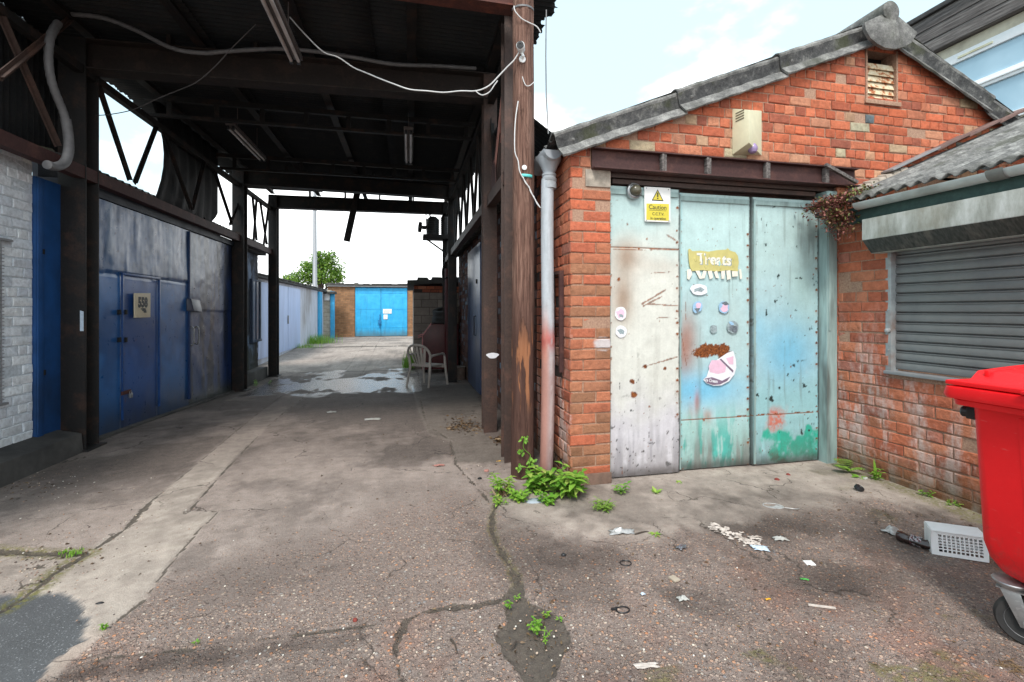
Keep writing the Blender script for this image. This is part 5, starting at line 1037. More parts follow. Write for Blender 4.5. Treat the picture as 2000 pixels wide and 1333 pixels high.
mb = MB(); mb.hexa([(XD + .0, 6.02, -.2), (XD + .06, 6.02, -.2), (XD + .06, 10.34, -.35), (XD + .0, 10.34, -.35), (XD + .0, 6.02, .05), (XD + .06, 6.02, .04), (XD + .06, 10.34, -.13), (XD + .0, 10.34, -.12)]); mb.build('threshold', MT['plinth'], blue)
mb = MB(); P = []
for i in range(5):
    x = -3.55 - i * .5; P.append([(x, 5.6 + j / 6 * .148, 3.12 + i * .12 + .022 * math.cos(2 * math.pi * j / 6)) for j in range(48 * 6 + 1)])
mb.grid(P); mb.build('roof', MT['asbestos_dark'], blue)
def DX(px, py): p = onX(px, py, XD); return p.y, p.z
def bb(Y_, Z_, px, py, ry, rz): y, z = DX(px, py); return np.exp(-(((Y_ - y) / ry) ** 2 + ((Z_ - z) / rz) ** 2))
def blue_leaf(y0, y1, z0f, z1, x, paint, label):
    nu = int((y1 - y0) / .022); nv = int((z1 + .15) / .022); f = np.linspace(0, 1, nv)[:, None]; yy = np.linspace(y0, y1, nu)[None, :]
    Yg = yy + f * 0; Zg = z0f(Yg) + (z1 - z0f(Yg)) * f; n1 = fbm(Yg * 1.6, Zg * 1.6, 4, 61); n2 = fbm(Yg * 5, Zg * 5, 4, 62); n3 = fbm(Yg * 18, Zg * 18, 3, 63); st = fbm(Yg * 7, Zg * .8, 4, 64)
    C = np.zeros(Yg.shape + (4,)); dx = paint(C, Yg, Zg, n1, n2, n3, st)
    P = np.stack([x + dx, Yg, Zg], -1); o = grid_panel('door', P, C, MT['blue_gloss'], blue, .04, (1, 0, 0)); o['label'] = label; return o
yw0 = DX(238, 700)[0]; yw1 = DX(308, 700)[0]; ysp = DX(369, 650)[0]; zw = DX(240, 538)[1]
def pb1(C, Y_, Z_, n1, n2, n3, st):
    C[..., :3] = lin(56, 116, 182); lay(C, (44, 86, 156), (Y_ > yw0) * (Y_ < yw1) * (Z_ < zw) * .8); lay(C, (20, 44, 92), sstep(.45, .7, n1) * .5)
    up = sstep(zw - .05, zw + .05, Z_ + (n2 - .5) * .02); lay(C, (44, 80, 126), up * .85); lay(C, (30, 50, 82), up * sstep(.45, .65, n2) * .5); lay(C, (74, 112, 150), up * sstep(.52, .7, st) * .5)
    lay(C, (30, 40, 54), (1 - sstep(.05, .7, Z_ + (n1 - .5) * .5)) * .6); lay(C, (58, 60, 62), (1 - sstep(0, .3, Z_ + (st - .5) * .3)) * .5); C[..., 3] = sstep(.85, .87, n3) * .4
    cre = fbm(Y_ * 2.6 + Z_ * .6, Z_ * 1.1, 3, 71); crease = np.abs(cre - .5)
    d = (n1 - .5) * .03 * (.4 + up * .6) + (n2 - .5) * .004 * (.3 + up) + (st - .5) * .016 * up + (fbm(Y_ * 4.2, Z_ * 1.2, 2, 77) - .5) * .014 * up
    d = d + .012 * up - (np.abs(Z_ - zw) < .015) * .01
    d = d - .006 * ((np.abs(Y_ - yw0) < .018) | (np.abs(Y_ - yw1) < .018)) * (Z_ < zw); return d
def pb2(C, Y_, Z_, n1, n2, n3, st):
    C[..., :3] = lin(40, 70, 118); zb = DX(380, 608)[1]
    lay(C, (20, 24, 32), sstep(.42, .62, st + (n2 - .5) * .4) * .75); lay(C, (34, 66, 128), sstep(9.4, 10.3, Y_) * .6 * sstep(.3, .6, 1 - st)); lay(C, (84, 112, 136), bb(Y_, Z_, 380, 505, .3, .4) * .6); lay(C, (58, 72, 96), bb(Y_, Z_, 385, 590, .5, .05) * .5)
    lay(C, (70, 74, 66), (1 - sstep(-.1, .22, Z_ + (n2 - .5) * .1)) * .9); C[..., 3] = sstep(.85, .87, n3) * .3
    return (n1 - .5) * .035 + (n2 - .5) * .006 + .012 * (Z_ > zb) + .06 * (1 - sstep(0, .4, Z_ + .1)) * (1 - sstep(8.0, 8.5, Y_))
zf_ = lambda Y_: gz(0 * Y_ - 3.4, Y_) + .02
dA = blue_leaf(6.02, ysp - .01, lambda Y_: gz(0 * Y_ - 3.4, Y_) + .03, 2.79, XD, pb1, 'blue door leaf with a wicket door and dented top sheet'); dB = blue_leaf(ysp + .01, 10.34, zf_, 2.79, XD - .01, pb2, 'dark blue door leaf with black soot streaks and bent foot')
mb = MB(); mb.box(XD, XD + .035, ysp - .05, ysp + .01, .05, 2.78, .003); mb.build('meeting_strip', plain('blue_strip', lin(28, 52, 92), .4, var=.2), dA)
mb = MB(); fr = .03
for (ya, yb, za, zb_) in ((yw0 - fr, yw0, .12, zw), (yw1, yw1 + fr, .12, zw), (yw0 - fr, yw1 + fr, zw, zw + fr)): mb.box(XD + .006, XD + .026, ya, yb, za, zb_, .003)
for py in (610, 664):
    for px in (234, 246): q = onX(px, py, XD + .03); mb.box(XD + .01, XD + .04, q.y - .018, q.y + .018, q.z - .03, q.z + .03, .003, mi=1)
mb.build('wicket_frame', [plain('blue_frame', lin(34, 72, 128), .4, var=.2), MT['dark']], dA)
mb = MB(); q = onX(248, 770, XD + .03); mb.box(XD + .01, XD + .03, q.y - .09, q.y + .09, q.z + .0, q.z + .045, .003, mi=1); mb.box(XD + .03, XD + .055, q.y + .03, q.y + .085, q.z - .06, q.z - .005, .006); mb.tube(smoothpath([(XD + .042, q.y + .038, q.z - .01), (XD + .042, q.y + .04, q.z + .025), (XD + .042, q.y + .075, q.z + .025), (XD + .042, q.y + .077, q.z - .01)], 4), .005, 6); mb.build('padlock', [MT['galv'], MT['steel_rust']], dA)
q = onX(380, 656, XD + .05)
for dy in (-.09, .09): mb = MB(); mb.tube(smoothpath([(XD + .01, q.y + dy, q.z + .13), (XD + .07, q.y + dy, q.z + .13), (XD + .07, q.y + dy, q.z - .13), (XD + .01, q.y + dy, q.z - .13)], 3), .012, 8); mb.build('handle', MT['galv'], dA if dy < 0 else dB)
mb = MB(); q = onX(382, 596, XD + .06); mb.hexa([(XD + .01, q.y - .2, q.z - .1), (XD + .1, q.y - .16, q.z - .1), (XD + .1, q.y + .16, q.z - .12), (XD + .01, q.y + .2, q.z - .12), (XD + .01, q.y - .2, q.z + .1), (XD + .06, q.y - .16, q.z + .1), (XD + .06, q.y + .16, q.z + .08), (XD + .01, q.y + .2, q.z + .08)], .005); mb.build('lock_hood', plain('blue_hood', lin(16, 30, 58), .4), dB)
xs = XD + .05; t = thing('number_plate_sign', 'cream plate numbered 558 on the blue wicket door', 'sign', onX(279, 596, xs))
cs = [onX(264, 621, xs), onX(294, 620, xs), onX(294, 573, xs), onX(264, 573, xs)]; mb = MB(); mb.prism(cs, (-.018, 0, 0), bev=.002, mi=0); mb.build('plate', [MT['cream_plate']], t)
w_ = cs[1].y - cs[0].y; q = onX(279, 592, xs); mb = MB(); mb.text('558', w_ * .48, (xs, q.y, q.z), (0, 1, 0), (0, 0, 1), (1, 0, 0), .012, .85, .001)
q2 = onX(280, 609, xs); rg = random.Random(4)
for k in range(3): mb.prism([Vector((xs, q2.y + .07 * math.cos(a) * (1 - .2 * k) + .02 * k, q2.z + .035 - .02 * k + .012 * math.sin(a))) for a in np.linspace(0, 2 * math.pi, 10)[:-1]], (.001 + .0003 * k, 0, 0))
mb.build('lettering', MT['ink'], t, ang=0)
q = onX(159, 628, -3.37); t = thing('post_sticker', 'faded pale blue paper strip stuck on the first black column', 'sticker', (-3.37, 5.76, q.z))
mb = MB(); q0 = onY(156, 607, 5.765); q1 = onY(163, 647, 5.765); mb.prism([(q0.x, 5.768, q1.z), (q1.x, 5.768, q1.z), (q1.x, 5.768, q0.z - .01), (q0.x, 5.768, q0.z)], (0, -.002, 0)); mb.build('paper', MT['paper_blue'], t)
# block shed beyond the second column
bs = thing('block_shed', 'stained blue-grey block shed with shuttered window past the blue doors', 'building', (-3.7, 11.6, 0))
nu, nv = 110, 150; Yg, Zg = np.meshgrid(np.linspace(10.66, 12.62, nu), np.linspace(-.2, 2.86, nv)); n1 = fbm(Yg * 2, Zg * 2, 4, 81); st = fbm(Yg * 7, Zg * .9, 4, 82); n3 = fbm(Yg * 14, Zg * 14, 4, 83); C = np.zeros(Yg.shape + (4,)); C[..., :3] = lin(112, 122, 142)
lay(C, (64, 62, 60), sstep(.46, .6, st) * .8); lay(C, (150, 170, 200), sstep(.55, .68, n1) * .7); lay(C, (84, 84, 60), (1 - sstep(.1, 1.1, Zg + (n1 - .5))) * .7); lay(C, (52, 48, 46), sstep(12.2, 12.5, Yg + (n1 - .5) * .4) * .6)
P = np.stack([-3.7 + (n3 - .5) * .03, Yg, Zg], -1); grid_panel('wall', P, C, MT['flat_paint'], bs, .25, (1, 0, 0))
y0, z1 = [onX(491, 549, -3.68)[k] for k in (1, 2)]; y1, z0 = [onX(506, 662, -3.68)[k] for k in (1, 2)]
mb = MB(); mb.box(-3.7, -3.64, y0 - .04, y0 + .03, z0, z1); mb.box(-3.7, -3.64, y1 - .03, y1 + .04, z0, z1); mb.box(-3.7, -3.63, y0 - .06, y1 + .06, z0 - .06, z0); mb.box(-3.7, -3.64, y0 - .06, y1 + .06, z1, z1 + .05); mb.box(-3.69, -3.65, (y0 + y1) / 2 - .02, (y0 + y1) / 2 + .02, z0, z1); w = mb.build('window', plain('win_blue', lin(78, 92, 116), .6, var=.2), bs)
mb = MB(); mb.box(-3.69, -3.665, y0 + .03, y1 - .03, z0, z1); mb.build('pane', MT['dull_glass'], w)
mb = MB(); mb.box(-3.85, -3.52, 10.6, 12.66, 2.862, 2.93, .006); mb.build('roof_edge', MT['dark_felt'], bs)
mb = MB(); mb.box(-3.66, -3.44, 10.62, 12.5, -.3, .1, .012); mb.build('plinth', MT['plinth'], bs)
# ------------------------------------------------------------------ the far yard
pale = thing('pale_garage_row', 'row of pale lilac and white rendered garages along the left of the far yard', 'building', (-4.4, 20, 0))
XG = -4.4
mb = MB(); mb.box(XG - 4, XG, 14.6, 25.6, -.2, 2.45)
mb.build('wall', MT['white_wall_far'], pale)
mb = MB(); mb.box(XG - 4.1, XG + .16, 14.4, 25.8, 2.455, 2.53, .01)
for k in range(10): mb.box(XG + .02, XG + .2, 14.5 + k * 1.1, 15.4 + k * 1.1, 2.535, 2.57, .008)
mb.build('roof', MT['dark_felt'], pale)
yA, yB, yC = onX(545, 620, XG).y, onX(560, 620, XG).y, onX(584, 620, XG).y
mb = MB(); mb.box(XG + .004, XG + .05, 14.9, yB - .02, .03, 2.35, .006); mb.box(XG + .004, XG + .05, yB + .02, yC, .03, 2.35, .006); d = mb.build('door', MT['lilac_door'], pale)
mb = MB(); q = onX(560, 620, XG + .06); mb.box(XG + .05, XG + .09, yB - .1, yB - .05, 1.0, 1.3, .004); mb.build('handle', MT['lead'], d)
for px, w in ((626, .22),):
    q = onX(px, 610, XG + .05); mb = MB(); mb.box(XG + .003, XG + .1, q.y - .5, q.y + .2, 0, 2.4, .01); mb.build('door_frame', MT['cyan_frame'], pale)
pier = thing('block_pier', 'pale perforated block pier between blue posts at the far corner', 'wall', onY(640, 655, 26.2))
a = onY(628, 655, 26.0); b = onY(646, 655, 26.0); mb = MB(); mb.box(a.x, b.x, 26.0, 26.3, -.1, 2.55); mb.build('blocks', MT['block_pale'], pier)
a = onY(645, 655, 25.9); b = onY(653, 655, 25.9); mb = MB(); mb.box(a.x, b.x, 25.9, 26.1, -.05, 2.5, .01); mb.build('post', MT['cyan_frame'], pier)
mb = MB(); q = onY(639, 579, 25.95); mb.box(q.x - .13, q.x + .13, 25.9, 25.99, q.z - .22, q.z + .22, .01); mb.build('meter_box', MT['white_paint'], pier)
mb = MB(); a = onY(624, 574, 25.7); b = onY(654, 574, 25.7); mb.box(a.x, b.x, 25.6, 26.4, a.z, a.z + .12, .01); mb.build('coping', MT['dark_felt'], pier)
far = thing('far_garage', 'brown garage with bright blue double doors closing the end of the yard', 'building', (-1.6, 27, 0))
YF = 27.0; xa, xb = onY(693, 640, YF).x, onY(796, 640, YF).x; zt = onY(745, 561, YF).z; xl, xr = onY(640, 640, YF).x, onY(905, 640, YF).x
mb = MB(); mb.box(xl, xa, YF, YF + .25, -.1, zt + .05); mb.box(xb, xr, YF, YF + .25, -.1, zt + .05); mb.box(xa, xb, YF + .12, YF + .25, -.1, zt + .05); mb.box(xl, xr, YF + .25, YF + 6, -.1, zt); mb.build('wall', MT['brick_brown'], far)
mb = MB(); mb.box(xl - .1, xr + .1, YF - .18, YF + 6.1, zt + .053, zt + .15, .01)
rg = random.Random(3)
for k in range(16): x = xl + (xr - xl) * k / 16; mb.box(x, x + rg.uniform(.2, .7), YF - .1, YF + .3, zt + .152, zt + .17 + rg.uniform(0, .05), .01)
mb.build('roof', MT['dark_felt'], far)
mb = MB(); mb.box(xl, xr, YF - .16, YF - .02, zt + .0, zt + .05, .01); mb.build('gutter', MT['lead'], far)
xm = onY(744, 640, YF).x
for x0, x1 in ((xa + .02, xm - .01), (xm + .01, xb - .02)):
    mb = MB(); mb.box(x0, x1, YF + .03, YF + .08, .03, zt - .04, .006)
    for z in (.5, 1.55, 2.45): mb.box(x0 + .05, x1 - .05, YF + .018, YF + .029, z, z + .05, .003)
    d = mb.build('door', MT['cyan_door'], far)
mb = MB(); q = onY(742, 624, YF); mb.box(q.x - .03, q.x + .02, YF - .03, YF + .018, .5, 1.25, .006); mb.box(q.x - .09, q.x + .06, YF - .05, YF + .018, q.z - .3, q.z - .05, .01); mb.build('lock_bar', plain('blue_lock', lin(24, 110, 160), .5), d)
for px0, py0, px1, py1 in ((748, 604, 765, 613), (749, 615, 757, 624)):
    a = onY(px0, py0, YF); b = onY(px1, py1, YF); mb = MB(); mb.box(a.x, b.x, YF + .005, YF + .017, b.z, a.z, .002); s = mb.build('notice', MT['sign_white'], d)
    mb = MB(); 
    for k in range(3): z = a.z - (a.z - b.z) * (.3 + .2 * k); mb.box(a.x + .05, b.x - .05 - .04 * k, YF + .003, YF + .0049, z - .008, z + .008)
    mb.build('print', MT['stk_grey'], s)
out = thing('block_outbuilding', 'low grey block outbuilding with red brick band and felt roof behind tyres', 'building', (1, 13.4, 0))
YO = 13.3; xo = onY(808, 640, YO).x; zo = onY(840, 560, YO).z
mb = MB(); mb.box(xo, xo + 3.2, YO, YO + 3.5, -.4, zo - .18); mb.build('wall', MT['block_grey'], out)
mb = MB(); mb.box(xo, xo + 3.2, YO, YO + 3.5, zo - .178, zo + .02); lay_bricks(mb, (xo, YO, 0), (1, 0, 0), (0, -1, 0), 2, zo - .172, bond='stretcher', ivals=lambda z: [(0, 3.2)], seed=8, mi=1); mb.build('brick_band', [MT['mortar_sooty'], MT['brick_red']], out)
mb = MB(); mb.prism([(xo - .18, YO - .25, zo + .03), (xo + 3.3, YO - .25, zo + .2), (xo + 3.3, YO - .25, zo + .3), (xo - .18, YO - .25, zo + .16)], (0, 4, 0), bev=.01); rg = random.Random(2)
for k in range(9): x = xo + .1 + k * .2; mb.box(x, x + rg.uniform(.1, .3), YO - .2, YO + .3, zo + .14 + .05 * k * .2, zo + .2 + .012 * k + rg.uniform(0, .05), .02)
mb.build('roof', MT['dark_felt'], out)
# lamp column
p = onY(615, 560, 44); t = thing('lamp_column', 'tall thin grey lamp column in front of the tree', 'lamp post', (p.x, 44, 0))
mb = MB(); mb.tube([(p.x, 44, 0), (p.x, 44, 1.4), (p.x, 44, 1.5), (p.x, 44, 12.5)], [.26, .26, .2, .14], 12); mb.build('column', MT['pole_metal'], t)
mb = MB(); mb.bar((p.x, 44, 12.45), (p.x + 1.2, 44, 12.6), .2, .12, bev=.02); mb.build('lantern', MT['pole_metal'], t)
# tree
def tree(cx, cy, clumps, label, seed):
    rg = random.Random(seed); t = thing('leafy_tree', label, 'tree', (cx, cy, 0)); mb = MB()
    mb.tube(smoothpath([(cx, cy, -.2), (cx + .1, cy, 2), (cx - .1, cy, 4.2), (cx, cy, 6.2)], 4), [.34 - .3 * k / 13 + .0 for k in range(13)], 10)
    for (x, y, z, r) in clumps: mb.tube(smoothpath([(cx, cy, 2.6), ((cx + x) / 2, (cy + y) / 2, (3 + z) / 2), (x, y, z)], 4), [.16, .14, .12, .1, .09, .07, .06, .05, .03], 6)
    mb.build('trunk', MT['bark'], t); mb = MB()
    for (x, y, z, r) in clumps:
        for _ in range(int(230 * r ** 2) + 50):
            d = Vector((rg.gauss(0, 1), rg.gauss(0, 1), rg.gauss(0, 1))).normalized(); rr = r * (.3 + .8 * rg.random() ** .6) * (1 + .4 * math.sin(d.x * 5 + d.z * 4 + x)); p = Vector((x, y, z)) + Vector((d.x * rr, d.y * rr, d.z * rr * .75))
            for _k in range(2):
                dd = Vector((rg.gauss(0, 1), rg.gauss(0, 1), rg.gauss(-.2, .7))); q = p + Vector((rg.gauss(0, .12), rg.gauss(0, .12), rg.gauss(0, .12))); mb.leaf(q, dd, (rg.gauss(0, .6), rg.gauss(0, .6), 1), rg.uniform(.12, .4), rg.uniform(.09, .24), .3, .2, (rg.random(), 0, 0, 1), prof=(.3, 1, 0))
    mb.build('crown', MT['leaf_tree'], t, ang=0, recalc=False)
def T(px, py, Y=60): p = onY(px, py, Y); return p
cl = []; rg = random.Random(12)
for px, py, r in ((640, 512, 1.3), (620, 508, 1.1), (655, 528, 1.1), (608, 530, 1.3), (588, 540, 1.2), (570, 545, 1.0), (630, 540, 1.4), (650, 548, 1.2), (612, 550, 1.2), (560, 552, .9), (628, 522, 1.2), (662, 542, .8), (600, 520, .8), (645, 500, .7), (622, 497, .6)): p = T(px, py, 60 + rg.uniform(-1.5, 1.5)); cl.append((p.x, p.y, p.z, r * .92))
p = T(625, 560); tree(p.x, 60, cl, 'bright green spreading tree rising behind the far garages', 3)
# ------------------------------------------------------------------ things standing in the bay
def gnd(x, y): return float(gz(x, y))
xr0 = .3; y = 12.45; g = gnd(.6, y)
t = thing('red_cabinet', 'dark red steel cabinet with chamfered corner holding two tyres', 'cabinet', (.7, y, g))
a = onY(826, 660, y); top = onY(850, 633, y).z
pr = [(a.x, g + .08), (a.x, onY(826, 656, y).z), (onY(843, 634, y).x, top), (a.x + .95, top), (a.x + .95, g + .08)]
mb = MB(); mb.prism([(x, y, z) for x, z in pr], (0, .6, 0), bev=.035); mb.build('body', MT['red_cabinet'], t)
mb = MB(); mb.bar((pr[1][0] - .012, y - .012, pr[1][1]), (pr[2][0] - .012, y - .012, pr[2][1] + .012), .03, .03, bev=.004); mb.bar((pr[0][0] - .012, y - .012, pr[0][1]), (pr[1][0] - .012, y - .012, pr[1][1]), .03, .03, bev=.004); mb.build('edge_trim', MT['pink_edge'], t)
q = onY(822, 660, y + .1)
for dz in (0, .05): mb = MB(); mb.tube([(a.x, y + .1, q.z + dz + .05), (a.x - .13, y + .1, q.z + dz)], .014, 6); mb.build('handle', MT['pink_edge'], t)
for x in (a.x + .08, a.x + .85): mb = MB(); mb.box(x - .04, x + .04, y + .05, y + .5, g - .02, g + .08); mb.build('foot', MT['dark'], t)
def tyre(loc, rot, label):
    t = thing('tyre', label, 'tyre', (0, 0, 0), 'tyres on the red cabinet'); mb = MB(); R0, r0 = .31, .19
    prof = [(r0, -.07), (r0 + .02, -.09), (R0 - .05, -.1), (R0 - .01, -.085), (R0, -.06), (R0, -.022), (R0 - .008, -.018), (R0 - .008, -.012), (R0, -.008), (R0, .008), (R0 - .008, .012), (R0 - .008, .018), (R0, .022), (R0, .06), (R0 - .01, .085), (R0 - .05, .1), (r0 + .02, .09), (r0, .07), (r0 + .015, .05), (r0 + .06, .06), (r0 + .06, -.06), (r0 + .015, -.05), (r0, -.07)]
    mb.lathe(prof, (0, 0, 0), (0, 0, 1), 40, caps=False); mb.build('casing', MT['rubber'], t); t.location = loc; t.rotation_euler = rot
qx = onY(866, 626, y).x + .02
tyre((qx, y + .3, top + .1), (0, 0, 0), 'black tyre lying flat on the red cabinet'); tyre((qx + .02, y + .3, top + .315), (R(8), R(-14), .4), 'black tyre tilted on top of the flat one')
# plastic chair seen from behind
cp = Vector((.30, 10.35, gnd(.3, 10.35)))
t = thing('plastic_chair', 'dirty white plastic garden armchair with slatted back facing away', 'chair', (0, 0, 0))
def lofted(pts, w, d, mb): 
    for i in range(len(pts) - 1): mb.bar(pts[i], pts[i + 1], w, d, bev=0)
mb = MB(); mb.box(-.23, .23, -.21, .24, .415, .44, .012); mb.box(-.24, .24, .225, .25, .36, .44, .01); mb.build('seat', MT['chair_plastic'], t)
mb = MB(); arch = smoothpath([(-.26, -.24, .60), (-.255, -.27, .70), (-.19, -.31, .80), (-.08, -.33, .845), (.08, -.33, .845), (.19, -.31, .80), (.255, -.27, .70), (.26, -.24, .60)], 5); mb.tube(arch, .025, 8)
for k in range(5):
    x = -.15 + k * .075; ztop = .83 - abs(x) * .35; yb = -.33 + abs(x) * .15; mb.bar((x * .62, -.215, .43), (x * .95, -.275, .62), .042, .012); mb.bar((x * .95, -.275, .615), (x * 1.12, yb, ztop), .044, .012)
mb.box(-.2, .2, -.225, -.2, .415, .47, .008); mb.build('backrest', MT['chair_plastic'], t)
for s in (-1, 1):
    mb = MB(); mb.tube(smoothpath([(s * .26, -.24, .60), (s * .275, -.2, .635), (s * .285, -.05, .65), (s * .285, .12, .65), (s * .275, .2, .63), (s * .27, .225, .58)], 4), .02, 8)
    mb.bar((s * .282, -.2, .652), (s * .285, .16, .664), .055, .016, bev=.005); mb.build('armrest', MT['chair_plastic'], t)
    mb = MB(); mb.tube([(s * .268, .225, .60), (s * .265, .245, .42), (s * .29, .30, .0)], [.022, .026, .02], 8); mb.build('leg', MT['chair_plastic'], t)
    mb = MB(); mb.tube([(s * .25, -.245, .62), (s * .235, -.22, .42), (s * .26, -.31, .0)], [.022, .028, .02], 8); mb.build('leg', MT['chair_plastic'], t)
t.scale = (1.1, 1.1, 1.08); t.location = cp + Vector((.07, -.1, 0)); t.rotation_euler = (0, 0, R(-38))
# compressor on its bracket
y = 12.35; t = thing('compressor', 'black compressor on a bracket shelf at the far right column', 'compressor', onY(850, 460, y))
s0, s1 = onY(826, 464, y), onY(882, 466, y); mb = MB(); mb.box(s0.x, s1.x, y - .2, y + .25, s0.z - .05, s0.z + .06, .008); mb.bar((s0.x + .1, y, s0.z - .05), (s1.x, y, s0.z - .5), .04, .04); mb.build('shelf', MT['steel_black'], t)
zb = s0.z + .06; x0 = s0.x; mb = MB()
for x, r, h in ((x0 + .26, .17, .44), (x0 + .56, .10, .5)):
    pf = []
    for k in range(9): pf += [(r, k * h / 9), (r, (k + .5) * h / 9), (r * .85, (k + .55) * h / 9), (r * .85, (k + .95) * h / 9)]
    mb.lathe(pf + [(r * .8, h), (r * .5, h + .05)], (x, y, zb), (0, 0, 1), 16)
mb.build('cylinder', MT['oily'], t)
mb = MB(); mb.lathe([(.03, 0), (.13, .01), (.14, .05), (.13, .1), (.03, .11)], (x0 - .02, y, zb + .2), (-1, 0, .1), 20); mb.lathe([(.05, 0), (.05, .1)], (x0 + .08, y, zb + .2), (-1, 0, 0), 12); mb.tube(smoothpath([(x0 + .2, y, zb + .46), (x0 + .2, y, zb + .58), (x0 + .5, y, zb + .58), (x0 + .5, y, zb + .48)], 4), .02, 8); mb.tube([(x0 + .08, y, zb + .58), (x0 + .72, y, zb + .6)], .012, 6); mb.tube([(x0 + .1, y, zb), (x0 + .08, y, zb + .58)], .012, 6); mb.build('motor', MT['oily'], t)
mb = MB(); mb.tube(smoothpath([onY(x, yy, 12.3) for x, yy in ((880, 495), (868, 515), (864, 530), (866, 545), (876, 540))], 5), .018, 8); mb.build('hose', MT['oily'], t)
t = thing('red_pipe', 'dull red upright pipe beside the far right column', 'pipe', onY(872, 600, 12.4)); q = onY(873, 600, 12.4); mb = MB(); mb.tube([(q.x, 12.4, -.2), (q.x, 12.4, 2.6)], .06, 12); mb.tube([(q.x, 12.4, 1.9), (q.x, 12.4, 1.96)], .075, 12); mb.build('pipe', MT['red_cabinet'], t)
t = thing('wheel_drum', 'pale rusty drum half hidden behind the second right column', 'drum', (1.15, 11.3, -.15)); mb = MB(); mb.lathe([(.19, 0), (.2, .02), (.19, .12), (.2, .13), (.19, .14), (.19, .28), (.2, .3), (.12, .3), (.11, .27)], (1.13, 11.2, -.17), (0, 0, 1), 24); mb.build('drum', plain('drum_paint', lin(120, 108, 100), .6, var=.3, dirt=(lin(92, 52, 40), .7)), t)
# ------------------------------------------------------------------ red wheeled bin
BX, BY1 = 2.54, 1.73
t = thing('wheeled_bin', 'large bright red wheeled bin with lid at right edge', 'bin', (BX + .4, 1.2, 0))
LEN, DEP = 1.26, .77; zb0, zr = .30, 1.078
def ringz(z, ins, r=.06, n=5):
    x0, x1, y0, y1 = BX + ins, BX + DEP - ins, BY1 - LEN + ins, BY1 - ins; out = []
    for cx, cy, a0 in ((x1 - r, y1 - r, 0), (x0 + r, y1 - r, 90), (x0 + r, y0 + r, 180), (x1 - r, y0 + r, 270)):
        for k in range(n): a = R(a0 + 90 * k / (n - 1)); out.append((cx + r * math.cos(a), cy + r * math.sin(a), z))
    return out
mb = MB(); prof = [(zb0 - .03, .17, .08), (zb0 - .028, .15, .08), (zb0 - .005, .115, .08), (zb0 + .05, .09, .07), (zb0 + .12, .078, .06), (.65, .07, .06), (.95, .062, .05), (zr - .03, .058, .05), (zr - .029, .012, .05), (zr - .005, .008, .05), (zr, .012, .05)]
rings = [ringz(z, i, r) for z, i, r in prof]; mb.grid(rings, close=True); mb.faces(rings[0], [tuple(range(len(rings[0])))])
# pressed ribs down the long face
for yy in (BY1 - .34, BY1 - .63, BY1 - .92):
    mb.hexa([(BX + .074, yy - .085, .47), (BX + .12, yy - .085, .47), (BX + .12, yy + .085, .47), (BX + .074, yy + .085, .47), (BX + .052, yy - .1, 1.03), (BX + .08, yy - .1, 1.03), (BX + .08, yy + .1, 1.03), (BX + .052, yy + .1, 1.03)], .02)
for k in range(4): mb.box(BX + .10, BX + .14, BY1 - .26 - k * .045, BY1 - .245 - k * .045, zb0 - .01, zb0 + .14, .003)
mb.build('body', MT['red_plastic'], t)
mb = MB(); r0 = ringz(zr + .002, -.012, .05); r1 = ringz(zr + .02, -.018, .05); r2 = ringz(zr + .055, -.012, .05); r3 = ringz(zr + .062, .03, .05); r4 = ringz(zr + .062, .1, .05); mb.grid([ringz(zr + .002, .05, .05), r0, r1, r2, r3, r4], close=True); mb.build('rim', MT['red_plastic'], t)
mb = MB(); L0 = ringz(zr + .066, .012, .06); n = len(L0)
def lidz(x, y): f = (x - BX) / DEP; return zr + .07 + .16 * math.sin(min(1, max(0, f)) * math.pi * .75 + .08)
mb.box(BX - .0, BX + DEP, BY1 - LEN + .0, BY1 + .0, zr + .0645, zr + .085, .006)
P = []
for i in range(12):
    x = BX + .055 + (DEP - .09) * i / 11; P.append([(x, yv, zr + .082 + (.045 if i else .0) + .03 * math.sin(i / 11 * 2.0) - (.045 if i and (k in (0, 6)) else 0)) for k, yv in enumerate((BY1 - LEN + .05, BY1 - LEN + .06, BY1 - LEN + .1, BY1 - .63, BY1 - .1, BY1 - .06, BY1 - .05))])
mb.grid(P)
for k in range(7): mb.hexa([(BX + .09, BY1 - .12 - k * .17, zr + .11), (BX + .65, BY1 - .12 - k * .17, zr + .13), (BX + .65, BY1 - .1 - k * .17, zr + .13), (BX + .09, BY1 - .1 - k * .17, zr + .11), (BX + .09, BY1 - .12 - k * .17, zr + .14), (BX + .65, BY1 - .12 - k * .17, zr + .17), (BX + .65, BY1 - .1 - k * .17, zr + .17), (BX + .09, BY1 - .1 - k * .17, zr + .14)], .004)
mb.box(BX - .035, BX + .03, BY1 - .52, BY1 - .3, zr + .066, zr + .082, .005); mb.build('lid', MT['red_plastic'], t)
mb = MB(); mb.lathe([(.026, -.03), (.026, .022), (.02, .028)], (BX + .10, BY1 - .035, zr - .07), (-.25, 1, 0), 16); mb.box(BX + .075, BX + .11, BY1 - .08, BY1 - .035, zr - .1, zr - .045, .006); mb.build('lifting_lug', MT['black_plastic'], t)
